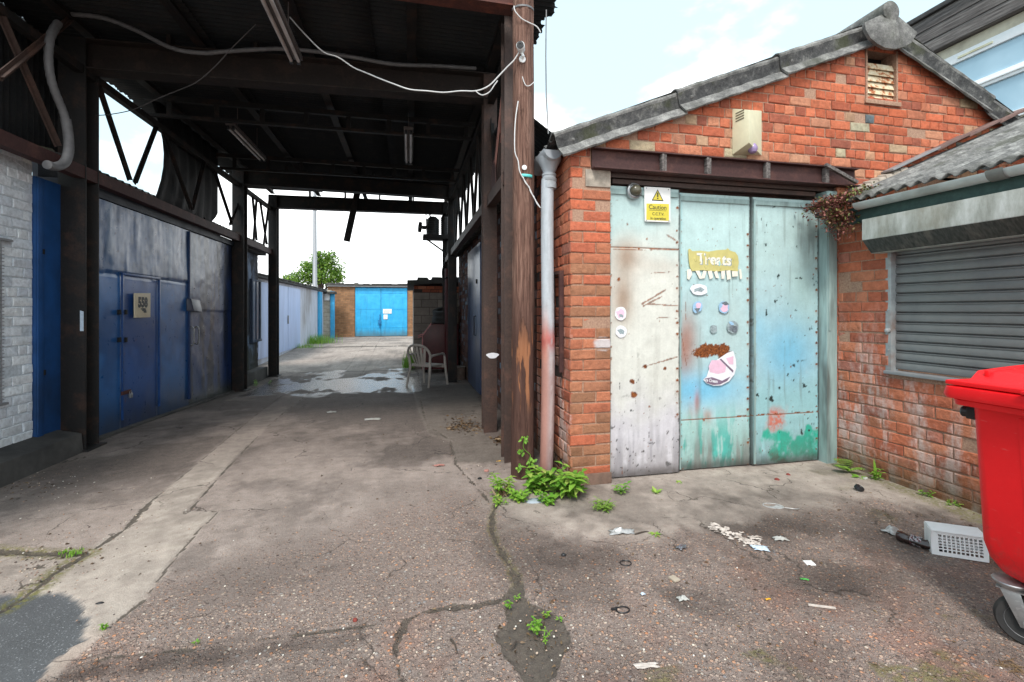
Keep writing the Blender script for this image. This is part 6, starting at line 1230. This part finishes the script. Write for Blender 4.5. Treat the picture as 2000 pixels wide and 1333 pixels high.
def caster(wx, wy, ang):
    c, s = math.cos(ang), math.sin(ang); f = Vector((c, s, 0)); sd = Vector((-s, c, 0)); w0 = Vector((wx, wy, .106)); mb = MB(); top = Vector((wx, wy, zb0 - .032)) - f * .05
    mb.lathe([(.06, -.012), (.062, -.004), (.06, 0)], top, (0, 0, 1), 20); mb.lathe([(.045, -.03), (.05, -.012)], top, (0, 0, 1), 16)
    for k in (-1, 1):
        a = top + sd * k * .034 - Vector((0, 0, .03)); b = w0 + sd * k * .036
        mb.hexa([a - f * .035 - sd * .0025, a - f * .035 + sd * .0025, a + f * .03 + sd * .0025, a + f * .03 - sd * .0025, b - f * .018 - sd * .0025 - Vector((0, 0, .02)), b - f * .018 + sd * .0025 - Vector((0, 0, .02)), b + f * .02 + sd * .0025 - Vector((0, 0, .02)), b + f * .02 - sd * .0025 - Vector((0, 0, .02))], .001)
    mb.bar(top - Vector((0, 0, .033)) - f * .045, top - Vector((0, 0, .033)) + f * .05, .074, .006); mb.lathe([(.012, -.046), (.012, .046)], w0, sd, 10); fk = mb.build('caster_fork', MT['galv'], t)
    mb = MB(); mb.lathe([(.07, -.02), (.096, -.025), (.104, -.015), (.106, 0), (.104, .015), (.096, .025), (.07, .02)], w0, sd, 36); mb.build('tyre', MT['rubber'], fk)
    mb = MB(); mb.lathe([(.02, -.028), (.024, -.02), (.062, -.014), (.071, -.022), (.071, .022), (.062, .014), (.024, .02), (.02, .028)], w0, sd, 28)
    for k in range(5): a = 2 * math.pi * k / 5; r = f * math.cos(a) + Vector((0, 0, math.sin(a))); mb.bar(w0 + r * .02, w0 + r * .066, .036, .016, up=sd)
    mb.build('wheel_hub', MT['hub_grey'], fk)
caster(2.70, 1.515, R(-62)); caster(3.15, 1.50, R(-40)); caster(2.68, .62, R(-75)); caster(3.15, .62, R(-20))
# white basket and bottle beside it
t = thing('plastic_basket', 'white plastic lattice basket lying on its side by the red bin', 'basket', (0, 0, 0))
bw, bh, bd = .26, .145, .125                                  # opening towards +y (the wall), lattice face towards the yard
mb = MB(); rows, colsn = 7, 11; fw = .007
def latt(o, ux, uy, w, h, nx, ny, solid):
    o = Vector(o); ux = Vector(ux); uy = Vector(uy); n = ux.cross(uy)
    m = .022 if solid else .01
    for (a, b, c, d) in ((0, w, 0, m), (0, w, h - m, h), (0, m * 1.6, m, h - m), (w - m, w, m, h - m)):
        q = [o + ux * a + uy * c, o + ux * b + uy * c, o + ux * b + uy * d, o + ux * a + uy * d]; mb.prism(q, n * .003)
    for i in range(1, nx): x = m * 1.6 + (w - m * 2.6) * i / nx; mb.prism([o + ux * (x - .0034) + uy * m, o + ux * (x + .0034) + uy * m, o + ux * (x + .0034) + uy * (h - m), o + ux * (x - .0034) + uy * (h - m)], n * .0029)
    for j in range(1, ny): y_ = m + (h - 2 * m) * j / ny; mb.prism([o + ux * m * 1.6 + uy * (y_ - .0034), o + ux * (w - m) + uy * (y_ - .0034), o + ux * (w - m) + uy * (y_ + .0034), o + ux * m * 1.6 + uy * (y_ + .0034)], n * .0026)
latt((-bw / 2, 0, .004), (1, 0, 0), (0, .12, .99), bw, bh, 10, 6, True); mb.build('side', MT['white_plastic'], t)
mb = MB(); latt((-bw / 2 + .004, .004, bh), (1, 0, 0), (0, .97, .06), bw - .008, bd, 1, 1, True); mb.hexa([(-bw / 2 + .012, .01, bh), (bw / 2 - .012, .01, bh), (bw / 2 - .012, bd - .02, bh + .01), (-bw / 2 + .012, bd - .02, bh + .01), (-bw / 2 + .012, .01, bh + .003), (bw / 2 - .012, .01, bh + .003), (bw / 2 - .012, bd - .02, bh + .013), (-bw / 2 + .012, bd - .02, bh + .013)], .001); mb.build('base', MT['white_plastic'], t)
mb = MB(); latt((-bw / 2, bd, .006), (1, 0, 0), (0, 0, 1), bw, bh, 15, 7, True); latt((-bw / 2, 0.004, .004), (0, 1, 0), (0, 0, 1), bd - .004, bh - .002, 9, 7, True); latt((bw / 2, 0.004, .004), (0, 1, 0), (0, 0, 1), bd - .004, bh - .002, 9, 7, True); mb.build('frame', MT['white_plastic'], t)
q = onZ(1820, 1082); q2 = onZ(1897, 1096); an = math.atan2(q2.y - q.y, q2.x - q.x); t.rotation_euler = (R(1), R(-2), an); t.location = (q.x + bw / 2 * math.cos(an), q.y + bw / 2 * math.sin(an), 0)
t = thing('drink_bottle', 'crushed dark plastic drink bottle lying beside the white basket', 'bottle', (0, 0, 0))
mb = MB(); mb.lathe([(.012, 0), (.026, .004), (.03, .02), (.03, .05), (.027, .058), (.03, .066), (.03, .12), (.026, .13), (.029, .14), (.022, .17), (.013, .19), (.013, .205)], (0, 0, 0), (1, 0, 0), 20)
for v in mb.bm.verts: k = .0015 * math.sin(v.co.x * 90) + .006 * (vnoise(v.co.x * 30, math.atan2(v.co.z, v.co.y) * 2, 5) - .5); v.co.z *= .86; v.co.y += k; v.co.z += k
mb.build('body', plain('cola_dark', (.03, .016, .014), .12, var=.5, scale=20, spec=.7), t)
mb = MB(); mb.lathe([(.0305, .068), (.0307, .118)], (0, 0, 0), (1, 0, 0), 20, caps=False)
for v in mb.bm.verts: v.co.z *= .88
t0 = NT('bottle_label'); t0.out(t0.ramp(t0.noise(60, 3), [(.4, (.02, .02, .022)), (.5, (.5, .5, .52)), (.56, (.2, .02, .03)), (.6, (.03, .03, .03))]), .4); mb.build('wrapper', t0.m, t)
mb = MB(); mb.lathe([(.015, .2), (.0155, .22), (.012, .224)], (0, 0, 0), (1, 0, 0), 16); mb.build('cap', MT['black_plastic'], t)
q = onZ(1750, 1054); q2 = onZ(1808, 1072); t.scale = (1.1, 1.2, 1.2); t.location = (q.x, q.y, .03); t.rotation_euler = (0, 0, math.atan2(q2.y - q.y, q2.x - q.x)); 
# ------------------------------------------------------------------ weeds
rg = random.Random(77)
def weed(name, label, cat, px, py, fn, mat='leaf_bright', group=None, z=None, p=None):
    p = p or gpt(px, py); t = thing(name, label, cat, p, group); mb = MB(); fn(mb, p); mb.build('leaves', MT[mat], t, ang=60, recalc=False); return t
def rosette(n, L, W, tilt=(.3, 1.0), curl=.5, tone=(.3, .8), h=0):
    def f(mb, p):
        for k in range(n):
            a = k * 2.4 + rg.uniform(-.3, .3); e = rg.uniform(*tilt); d = Vector((math.cos(a), math.sin(a), e)); s = rg.uniform(.7, 1.15); mb.leaf(p + Vector((0, 0, .004 + h * rg.random())) + Vector((d.x, d.y, 0)) * .006, d, (0, 0, 1), L * s, W * s, curl, .3, (rg.uniform(*tone), 0, 0, 1))
    return f
def stems(n, H, L, W, spread=.05, lean=.25, tone=(.3, .8), per=.022):
    def f(mb, p):
        for k in range(n):
            a = rg.uniform(0, 6.28); b = p + Vector((math.cos(a), math.sin(a), 0)) * rg.uniform(0, spread); h = H * rg.uniform(.6, 1.1); ld = Vector((math.cos(a) * lean, math.sin(a) * lean, 1)); top = b + ld * h; mb.c = (.55, 0, 0, 1); mb.tube([b, b + ld * h * .6, top], [.003, .0022, .0012], 4); m = max(3, int(h / per))
            for j in range(m):
                f_ = (j + 1) / m; q = b.lerp(top, f_); aa = j * 1.8 + a
                for o in (0, math.pi): d = Vector((math.cos(aa + o), math.sin(aa + o), rg.uniform(.15, .7))); s = rg.uniform(.7, 1.1) * (1.1 - .45 * abs(f_ - .5)); mb.leaf(q, d, (0, 0, 1), L * s, W * s, .6, .3, (rg.uniform(*tone), 0, 0, 1))
    return f
def fern(n, L):
    def f(mb, p):
        for k in range(n):
            a = rg.uniform(0, 6.28); d = Vector((math.cos(a), math.sin(a), .7)); m = 9
            for j in range(1, m):
                u = j / m; q = p + Vector((d.x, d.y, 0)) * L * u + Vector((0, 0, L * (1.15 * u - .75 * u * u))); w = L * .34 * math.sin(math.pi * min(1, u * .85 + .12))
                for s in (-1, 1): mb.leaf(q, Vector((-d.y * s + d.x * .5, d.x * s + d.y * .5, .1)), (0, 0, 1), w, w * .42, .4, .1, (rg.uniform(.2, .9), 0, 0, 1), prof=(.4, 1, .8, 0))
    return f
def grass(n, H, sp):
    def f(mb, p):
        for k in range(n):
            a = rg.uniform(0, 6.28); b = p + Vector((rg.gauss(0, sp), rg.gauss(0, sp), 0)); mb.leaf(b, Vector((math.cos(a) * .5, math.sin(a) * .5, 1)), (math.cos(a), math.sin(a), 0), H * rg.uniform(.5, 1.1), .006 + H * .02, .9, .2, (rg.uniform(.3, .9), 0, 0, 1), prof=(.8, 1, .7, .4, 0))
    return f
weed('broadleaf_weed', 'bushy bright green weed with pointed leaves against brick pier', 'weed', 1103, 968, stems(22, .19, .115, .046, .09, .5, (.2, .95), .036))
weed('broadleaf_weed', 'leafy green weed crowding the foot of drainpipe and post', 'weed', 1045, 960, stems(22, .165, .08, .048, .10, .4, (.2, .95), .032))
weed('broadleaf_weed', 'pale upright weed with some dry stems left of timber post', 'weed', 984, 968, stems(12, .18, .065, .022, .06, .3, (.5, 1), .028))
weed('broadleaf_weed', 'flat round-leaved weed in front of the timber post', 'weed', 1012, 980, stems(10, .07, .055, .042, .05, .5, (.4, .9), .03))
weed('broadleaf_weed', 'small low weed with round leaves beside flat grey stone', 'weed', 1068, 986, stems(9, .06, .05, .038, .04, .5, (.3, .8), .028))
weed('broadleaf_weed', 'tuft of small leaves at start of the long crack', 'weed', 974, 986, stems(9, .05, .035, .018, .04, .5, (.5, 1), .02))
weed('fern', 'spiky bright green tuft on concrete left of cream door', 'fern', 1177, 996, stems(22, .055, .05, .012, .055, .8, (.2, .9), .016), 'leaf_fern')
weed('broadleaf_weed', 'two-leaved seedling below the corner of cream door', 'weed', 1212, 966, stems(4, .09, .06, .028, .03, .5, (.2, .7), .03))
weed('broadleaf_weed', 'small star-shaped weed below middle of cream door', 'weed', 1281, 964, rosette(8, .06, .024, (.3, 1.0), .3, (.5, 1)))
weed('broadleaf_weed', 'tiny reddish weed at bottom of the seam between doors', 'weed', 1327, 944, rosette(7, .03, .018, (.1, .6), .3, (.6, 1)))
weed('fern', 'feathery yellow green fern at foot of brick corner', 'fern', 1655, 922, fern(9, .17), 'leaf_fern')
weed('broadleaf_weed', 'tall narrow-leaved weed against the red brick wall', 'weed', 1708, 938, lambda mb, p: (stems(4, .10, .045, .02, .04, .3, (.3, .8), .03)(mb, p), mb.leaf(p, (0.03, .0, 1), (0, -1, 0), .19, .035, .1, .3, (.6, 0, 0, 1))))
weed('broadleaf_weed', 'flat green weed spreading in front of the tall narrow weed', 'weed', 1680, 934, rosette(8, .08, .03, (.0, .4), .3))
weed('broadleaf_weed', 'low weed at wall foot between fern and red bin', 'weed', 1812, 970, stems(6, .05, .035, .016, .06, .5))
weed('broadleaf_weed', 'small wall-foot weed closest to the red bin', 'weed', 1868, 990, stems(5, .035, .025, .012, .05, .5, (.5, 1)))
weed('grass_tuft', 'flat green sprig on the yard behind crumpled white film', 'weed', 1280, 1046, rosette(9, .045, .014, (.05, .4), .3, (.5, 1)))
weed('broadleaf_weed', 'clover-like sprig in the middle of dark dirt patch', 'weed', 1048, 1236, stems(5, .05, .022, .016, .025, .5, (.3, .7), .014))
weed('broadleaf_weed', 'small green sprig at the top left of dirt patch', 'weed', 994, 1188, stems(3, .04, .02, .01, .015, .3, (.3, .7), .014))
weed('broadleaf_weed', 'thin sprig in the neck of dark dirt patch', 'weed', 1008, 1172, stems(2, .03, .016, .008, .01, .3, (.4, .8), .012))
weed('broadleaf_weed', 'yellowish sprig at right of the dirt patch', 'weed', 1066, 1206, stems(3, .03, .018, .01, .015, .5, (.6, 1), .012))
weed('broadleaf_weed', 'tiny sprig at far right rim of dirt patch', 'weed', 1093, 1212, rosette(6, .018, .01, (.2, .8), .3))
weed('broadleaf_weed', 'thin pale runner below the clover-like sprig', 'weed', 1062, 1250, stems(3, .035, .016, .008, .03, .9, (.5, 1), .014))
weed('grass_tuft', 'bright grass tuft in mossy crack at left', 'grass tuft', 146, 1082, grass(60, .028, .022))
weed('grass_tuft', 'small grass tuft left of the bright tuft in mossy crack', 'grass tuft', 126, 1080, grass(26, .022, .012))
weed('broadleaf_weed', 'small green sprig between asphalt patch and pebbled concrete', 'weed', 202, 1232, stems(4, .03, .016, .008, .012, .3, (.3, .7), .012))
weed('broadleaf_weed', 'tiny sprig on the raised ridge near bottom of yard', 'weed', 383, 1258, rosette(7, .016, .008, (.3, 1), .3))
weed('grass_tuft', 'grass growing at foot of pale garage wall in far yard', 'grass tuft', 620, 668, grass(500, .45, .35), p=Vector((onX(618, 660, -4.1).x, onX(618, 660, -4.1).y, 0)))
weed('grass_tuft', 'low green patch by the lilac garage door', 'grass tuft', 592, 676, grass(200, .2, .3), p=Vector((-4.1, onX(594, 660, -4.1).y, 0)))
weed('grass_tuft', 'overgrown weeds at left corner of block outbuilding', 'grass tuft', 806, 690, grass(260, .5, .12), p=Vector((onY(805, 690, 13.4).x, 13.5, -.15)))
weed('broadleaf_weed', 'scruffy sprigs at foot of second left column', 'weed', 505, 748, stems(8, .1, .05, .03, .25, .4), p=gpt(508, 752))
# vine climbing the post
t = thing('climbing_sprig', 'leafy sprig climbing the lower timber post', 'vine', (PX, PY - .1, .2)); mb = MB(); yv = PY - .118
stem = [(1040, 935), (1036, 918), (1030, 905), (1036, 890), (1026, 880), (1022, 872), (1024, 858)]; mb.c = (.4, 0, 0, 1); mb.tube(smoothpath([onY(x, y, yv) for x, y in stem], 4), .003, 5)
for px, py, n in ((1024, 858, 13), (1018, 884, 11), (1036, 898, 12), (1040, 908, 8), (1014, 913, 11), (1030, 922, 8)):
    c = onY(px, py, yv)
    for k in range(n): a = rg.uniform(0, 6.28); mb.leaf(c + Vector((rg.gauss(0, .014), -rg.random() * .02, rg.gauss(0, .012))), (math.cos(a), -.5, math.sin(a) * .8 + .1), (0, -1, .5), rg.uniform(.022, .04), rg.uniform(.014, .024), .4, .3, (rg.uniform(.2, .8), 0, 0, 1))
mb.build('leaves', MT['leaf_bright'], t, ang=60, recalc=False)
t = thing('dry_stems', 'brown dried stems among the pale weed by timber post', 'dead plant', gpt(980, 972)); mb = MB(); p0 = gpt(980, 972)
for k in range(14): a = rg.uniform(0, 6.28); mb.leaf(p0 + Vector((rg.gauss(0, .02), rg.gauss(0, .02), .01)), (math.cos(a) * .7, math.sin(a) * .7, 1), (0, -1, 0), rg.uniform(.04, .12), .014, .6, .2, (rg.random(), 0, 0, 1))
mb.build('leaves', MT['leaf_dry'], t, recalc=False)
# stonecrop hanging off the corner of the lean-to
t = thing('stonecrop', 'red-brown stonecrop clump spilling over corner of corrugated roof', 'plant', (3.9, 3.5, 2.45)); mb = MB(); mb2 = MB()
for k in range(3000):
    u = rg.random(); x = 3.62 + u * .62; dep = .05 + .10 * math.sin(min(1, u * 1.3) * math.pi); c = Vector((x, 3.53 + rg.gauss(0, .07), 2.44 + .17 * u + rg.gauss(0, .035)))
    if rg.random() < .3: c = Vector((3.80 + rg.gauss(0, .09), 3.44 + rg.gauss(0, .03), 2.40 - abs(rg.gauss(0, .085))))
    d = Vector((rg.gauss(0, 1), rg.gauss(-.4, 1), rg.gauss(.4, .8))); (mb2 if rg.random() < .16 + .5 * (u > .62) * (c.z > 2.5) else mb).leaf(c, d, (0, -.3, 1), rg.uniform(.02, .04), rg.uniform(.014, .024), .5, .3, (rg.random(), 0, 0, 1), prof=(.5, 1, 0))
for k in range(12):
    p = Vector((3.72 + rg.random() * .2, 3.42 + rg.random() * .05, 2.36)); mb.c = (.3, 0, 0, 1); mb.tube([p, p + Vector((rg.gauss(0, .02), 0, -rg.uniform(.08, .24)))], .003, 4)
mb.build('leaves', MT['leaf_sedum'], t, ang=0, recalc=False); mb2.build('moss', MT['leaf_moss'], t, ang=0, recalc=False)
mb = MB(); mb.box(3.8, 4.24, 3.5, 3.70, 2.38, 2.43, .02); mb.build('root_mat', MT['leaf_dry'] if False else MT['dark_felt'], t)
# ------------------------------------------------------------------ litter
def crumple(mb, c, w, d, h, seed, n=9, rot=0, jag=.25):
    r2 = random.Random(seed); P = []
    for j in range(n):
        row = []
        for i in range(n):
            u = i / (n - 1) - .5; v = j / (n - 1) - .5; k = 1 + jag * (vnoise(u * 5 + seed, v * 5, seed) - .5) * 2; x = u * w * k; y = v * d * k; z = h * vnoise(u * 6 + 3, v * 6 + seed, seed + 1) * max(.1, 1 - 2.4 * (u * u + v * v)) + .003 + .004 * r2.random(); row.append((c.x + x * math.cos(rot) - y * math.sin(rot), c.y + x * math.sin(rot) + y * math.cos(rot), c.z + z))
        P.append(row)
    mb.grid(P)
def litter(name, label, cat, px, py, w, d, h, mat, rot=0, seed=1, group=None, jag=.25, zoff=0):
    p = gpt(px, py); p.z += .002 + zoff; mb = MB(); crumple(mb, p, w, d, h, seed, 9, rot, jag); o = mb.build(name, MT[mat], None, origin=p, ang=30, recalc=False); o.modifiers.new('t', 'SOLIDIFY').thickness = .0012; tag(o, label, cat, group); return o
litter('plastic_film', 'crumpled dirty white plastic film left of green sprig on yard', 'litter', 1213, 1042, .17, .07, .035, 'film', -.1, 3, jag=.25)
litter('plastic_film', 'crumpled clear and white film beside the dark bottle', 'litter', 1742, 1040, .12, .08, .045, 'film', .3, 5, jag=.25)
litter('paper_scrap', 'torn white tissue right of the soggy paper', 'litter', 1525, 1055, .09, .05, .022, 'paper', -.3, 6, jag=.3)
litter('paper_scrap', 'pale blue crumpled scrap at end of the soggy paper', 'litter', 1484, 1073, .095, .06, .02, 'paper_blue', -.4, 7, jag=.4)
litter('paper_scrap', 'small white tissue lump near centre of right yard', 'litter', 1333, 1172, .055, .035, .02, 'paper', 0, 8, jag=.3)
litter('foil_scrap', 'crumpled grey foil scrap left of the soggy paper', 'litter', 1331, 1072, .06, .035, .028, 'foil', .4, 9, jag=.4)
litter('paper_scrap', 'dirty white strip trodden into pebbles near bottom edge', 'litter', 1262, 1303, .10, .03, .006, 'paper_dirty', -.1, 10, jag=.3)
litter('paper_scrap', 'faded lilac scrap near the two black rings', 'litter', 1255, 1163, .022, .018, .01, 'paper_blue', .2, 11)
litter('paper_scrap', 'small white scrap under canopy nearest the strip of smooth concrete', 'litter', 648, 806, .13, .1, .02, 'paper', .2, 12, jag=.3)
litter('paper_scrap', 'larger white scrap in the middle of the bay', 'litter', 728, 820, .19, .1, .015, 'paper', -.1, 13, jag=.3)
litter('paper_scrap', 'white scrap trodden flat beneath the red bin wheel side', 'litter', 1690, 936, .06, .03, .012, 'paper', .3, 14)
litter('dead_leaf', 'curled brown leaf in front of the right-hand slab', 'leaf', 858, 911, .10, .04, .022, 'rust_pink', .1, 15, jag=.5)
litter('dead_leaf', 'yellow leaf on the edge of the right slab', 'leaf', 976, 903, .075, .025, .012, 'yellow_leaf', .1, 16)
litter('dead_leaf', 'green strip of leaf right of the white card', 'leaf', 1571, 1134, .04, .014, .006, 'green_bit', -.5, 17)
litter('dead_leaf', 'orange leaf scrap below the soggy paper', 'leaf', 1500, 1173, .03, .012, .006, 'yellow_leaf', 0, 18)
# soggy shredded paper
p = gpt(1432, 1046); mb = MB()
for k in range(95):
    f = rg.random(); q = gpt(1392 + 90 * f + rg.gauss(0, 9), 1030 + 36 * f + rg.gauss(0, 5)); a = rg.uniform(-.7, .2); w = rg.uniform(.01, .045); crumple(mb, q + Vector((0, 0, .002)), w, w * rg.uniform(.3, .7), .012, k, 4, a, .6)
o = mb.build('soggy_paper', MT['paper_dirty'], None, origin=p, ang=30, recalc=False); tag(o, 'long smear of shredded soggy grey-white paper on dark patch', None, kind='stuff')
def solid(name, label, cat, mb, mat, p): o = mb.build(name, MT[mat], None, origin=p); tag(o, label, cat); return o
p = gpt(1510, 990); mb = MB(); e = [p + Vector((.07 * math.cos(a) * 1.0, .045 * math.sin(a), .006 + .012 * (math.cos(a) > .2) * 0)) for a in np.linspace(0, 2 * math.pi, 28)[:-1]]
rot = Matrix.Rotation(-.5, 4, 'Z'); e = [p + rot @ (q - p) for q in e]; mb.tube(e + [e[0]], .004, 6, caps=False); mb.prism([q - Vector((0, 0, .003)) for q in e], (0, 0, .002)); tl = [e[0] + Vector((.0, -.01, 0)), e[0] + Vector((.05, -.05, .002)), e[0] + Vector((.09, -.055, 0))]; mb.tube(smoothpath(tl, 4), .003, 5); solid('oval_disc', 'clear oval plastic disc lying on yard below aqua door', 'litter', mb, 'film', p)
p = gpt(1222, 1101); mb = MB(); mb.tube([p + Vector((.033 * math.cos(a), .028 * math.sin(a), .004)) for a in np.linspace(0, 2 * math.pi, 25)], .0032, 6, caps=False); solid('rubber_ring', 'thin closed black ring, upper one of two on yard', 'ring', mb, 'black_plastic', p)
p = gpt(1216, 1193); mb = MB(); mb.tube(smoothpath([p + Vector(((.030 + .002 * k / 5) * math.cos(a), .024 * math.sin(a), .004 + .004 * (k > 20))) for k, a in enumerate(np.linspace(2.4, 2.4 + 2 * math.pi * 1.12, 25))], 2), .0035, 6); mb.box(p.x - .055, p.x - .025, p.y + .008, p.y + .02, p.z, p.z + .01, .002); solid('rubber_ring', 'looped black tie with thick end, lower one of two', 'ring', mb, 'black_plastic', p)
p = gpt(1317, 1133); mb = MB(); mb.box(-.02, .02, -.025, .025, .001, .011, .002); mb.bm.transform(Matrix.Translation(p) @ Matrix.Rotation(.25, 4, 'Z')); solid('card_piece', 'small beige card block lying right of the black rings', 'litter', mb, 'card', p)
p = gpt(1581, 1101); mb = MB(); mb.box(-.026, .026, -.022, .022, .001, .005, .001); mb.bm.transform(Matrix.Translation(p) @ Matrix.Rotation(-.2, 4, 'Z') @ Matrix.Rotation(.08, 4, 'X')); solid('card_piece', 'small clean white square card on the dark patch', 'litter', mb, 'white_plastic', p)
p = gpt(1606, 1188); mb = MB(); a = gpt(1578, 1184); b = gpt(1632, 1191); mb.bar(a + Vector((0, 0, .007)), b + Vector((0, 0, .007)), .012, .008, bev=.002); solid('white_stick', 'dirty white plastic stick on the pebbles right of centre', 'litter', mb, 'paper_dirty', p)
p = gpt(1676, 959); mb = MB(); mb.lathe([(.03, 0), (.036, .004), (.034, .03), (.024, .036), (.02, .03)], p + Vector((0, 0, .01)), (.35, -.4, 1), 14); solid('black_cap', 'black plastic cap on pale concrete near the wall', 'stopper', mb, 'black_plastic', p)  # loose black plastic cap
def rock(name, label, px, py, s, mat, seed):
    p = gpt(px, py); mb = MB(); bmesh.ops.create_icosphere(mb.bm, subdivisions=2, radius=1)
    for v in mb.bm.verts: k = 1 + .5 * (vnoise(v.co.x * 1.5 + seed, v.co.y * 1.5 + v.co.z, seed) - .5); v.co = Vector((v.co.x * s[0] * k, v.co.y * s[1] * k, max(-.4, v.co.z) * s[2] * k)) + p + Vector((0, 0, s[2] * .38))
    solid(name, label, 'stone', mb, mat, p)
rock('brick_fragment', 'larger dark red brick fragment below the door seam', 1518, 939, (.026, .02, .018), 'brick_bit', 1); rock('brick_fragment', 'smaller pinkish brick fragment right of the dark red one', 1540, 929, (.02, .016, .014), 'brick_bit', 2)
rock('black_lump', 'small black lump left of the upper black ring', 1101, 1086, (.017, .013, .012), 'black_plastic', 3); rock('black_lump', 'black rectangular lump on smooth strip by asphalt patch', 195, 1180, (.02, .009, .008), 'black_plastic', 4)
rock('flat_stone', 'flat grey slate stone lying among the post weeds', 1044, 981, (.075, .045, .016), 'grey_stone', 5); rock('black_lump', 'dark lump on the slab edge left of timber post', 937, 936, (.022, .016, .012), 'dark', 6); rock('brick_fragment', 'brown brick crumb on the slab edge left of timber post', 950, 921, (.024, .016, .014), 'rust_pink', 7)
rock('brick_fragment', 'crumb of red brick on the raised ridge', 694, 1213, (.012, .01, .01), 'brick_bit', 8)
# twigs
for k, (a, b, lb) in enumerate((((880, 1252), (893, 1278), 'short brown twig below the curved dark crack'), ((1008, 1256), (997, 1272), 'tan twig at the bottom left of dirt patch'), ((1240, 1046), (1268, 1040), 'dark twig behind the crumpled film'))):
    a = gpt(*a); b = gpt(*b); mb = MB(); mb.tube(smoothpath([a + Vector((0, 0, .006)), a.lerp(b, .5) + Vector((.004, 0, .012)), b + Vector((0, 0, .005))], 3), [.005, .0055, .005, .0045, .004, .003, .002], 6); solid('twig', lb, 'twig', mb, 'bark', a)
# straw wisp at the very edge
p = gpt(1985, 1308); t = thing('straw_wisp', 'wisp of dry straw at bottom right corner of yard', 'straw', p); mb = MB()
for k in range(30): a = rg.uniform(0, 6.28); mb.leaf(p + Vector((rg.gauss(0, .02), rg.gauss(0, .02), .004)), (math.cos(a), math.sin(a), .15), (0, 0, 1), rg.uniform(.03, .07), .004, .3, .1, (rg.uniform(.6, 1), 0, 0, 1))
mb.build('stalks', MT['leaf_dry'], t, recalc=False)
# drifts nobody could count
def scatter(name, label, spots, n, fn, mat):
    mb = MB()
    for k in range(n): fn(mb, spots[rg.randrange(len(spots))])
    o = mb.build(name, MT[mat], None, ang=50, recalc=False); tag(o, label, None, kind='stuff')
def dleaf(mb, s):
    px, py, rx, ry = s; p = gpt(px + rg.gauss(0, rx), py + rg.gauss(0, ry)); a = rg.uniform(0, 6.28); mb.leaf(p + Vector((0, 0, .006 + .01 * rg.random())), (math.cos(a), math.sin(a), rg.uniform(-.1, .4)), (rg.gauss(0, .4), rg.gauss(0, .4), 1), rg.uniform(.02, .06), rg.uniform(.015, .035), .5, .4, (rg.random(), 0, 0, 1))
scatter('dead_leaves', 'drift of brown dead leaves around foot of first right column', [(905, 828, 16, 7), (925, 838, 14, 6), (890, 838, 12, 4), (985, 862, 10, 4), (1100, 945, 8, 3)], 700, dleaf, 'leaf_dry')
def peb(mb, s):
    px, py, rx, ry = s; p = gpt(min(1990, px + rg.gauss(0, rx)), max(700, py + rg.gauss(0, ry))); r = rg.uniform(.003, .008); c = (rg.random(), 0, 0, 1)
    m = bmesh.ops.create_icosphere(mb.bm, subdivisions=1, radius=1, matrix=Matrix.Translation(p + Vector((0, 0, r * .3))) @ Matrix.Rotation(rg.random() * 6, 4, 'Z') @ Matrix.Diagonal((r, r * .75, r * .55, 1)))
    for v in m['verts']:
        for l in v.link_loops: l[mb.cl] = c
scatter('loose_grit', 'loose pebbles and grit strewn over the near yard', [(1400, 1180, 300, 90), (1250, 1270, 300, 50), (700, 1100, 300, 80), (500, 1250, 200, 40), (1650, 1000, 120, 40), (900, 1250, 200, 50), (230, 1020, 120, 50), (90, 1120, 60, 20), (100, 940, 60, 20), (940, 880, 40, 30)], 900, peb, 'pebble')

def crumb(mb, s):
    px, py, rx, ry = s; p = gpt(min(1985, px + rg.gauss(0, rx)), min(1325, max(760, py + rg.gauss(0, ry)))); a = rg.uniform(0, 6.28); L = rg.uniform(.008, .03)
    mb.leaf(p + Vector((0, 0, .003)), (math.cos(a), math.sin(a), rg.uniform(0, .3)), (rg.gauss(0, .5), rg.gauss(0, .5), 1), L, L * rg.uniform(.15, .7), .5, .4, (rg.random() ** 1.5, 0, 0, 1), prof=(.6, 1, .5, .1))
scatter('yard_debris', 'crumbs of dead leaf, bark and dirt strewn over the yard', [(1450, 1050, 160, 40), (1600, 980, 140, 25), (1250, 960, 120, 14), (1850, 1010, 60, 14), (1750, 970, 80, 12), (1000, 940, 60, 18), (1040, 1240, 40, 30), (600, 950, 250, 90), (120, 1090, 80, 16), (1350, 1200, 260, 70), (90, 955, 60, 10), (940, 870, 40, 18), (700, 850, 160, 40)], 900, crumb, 'leaf_dry')
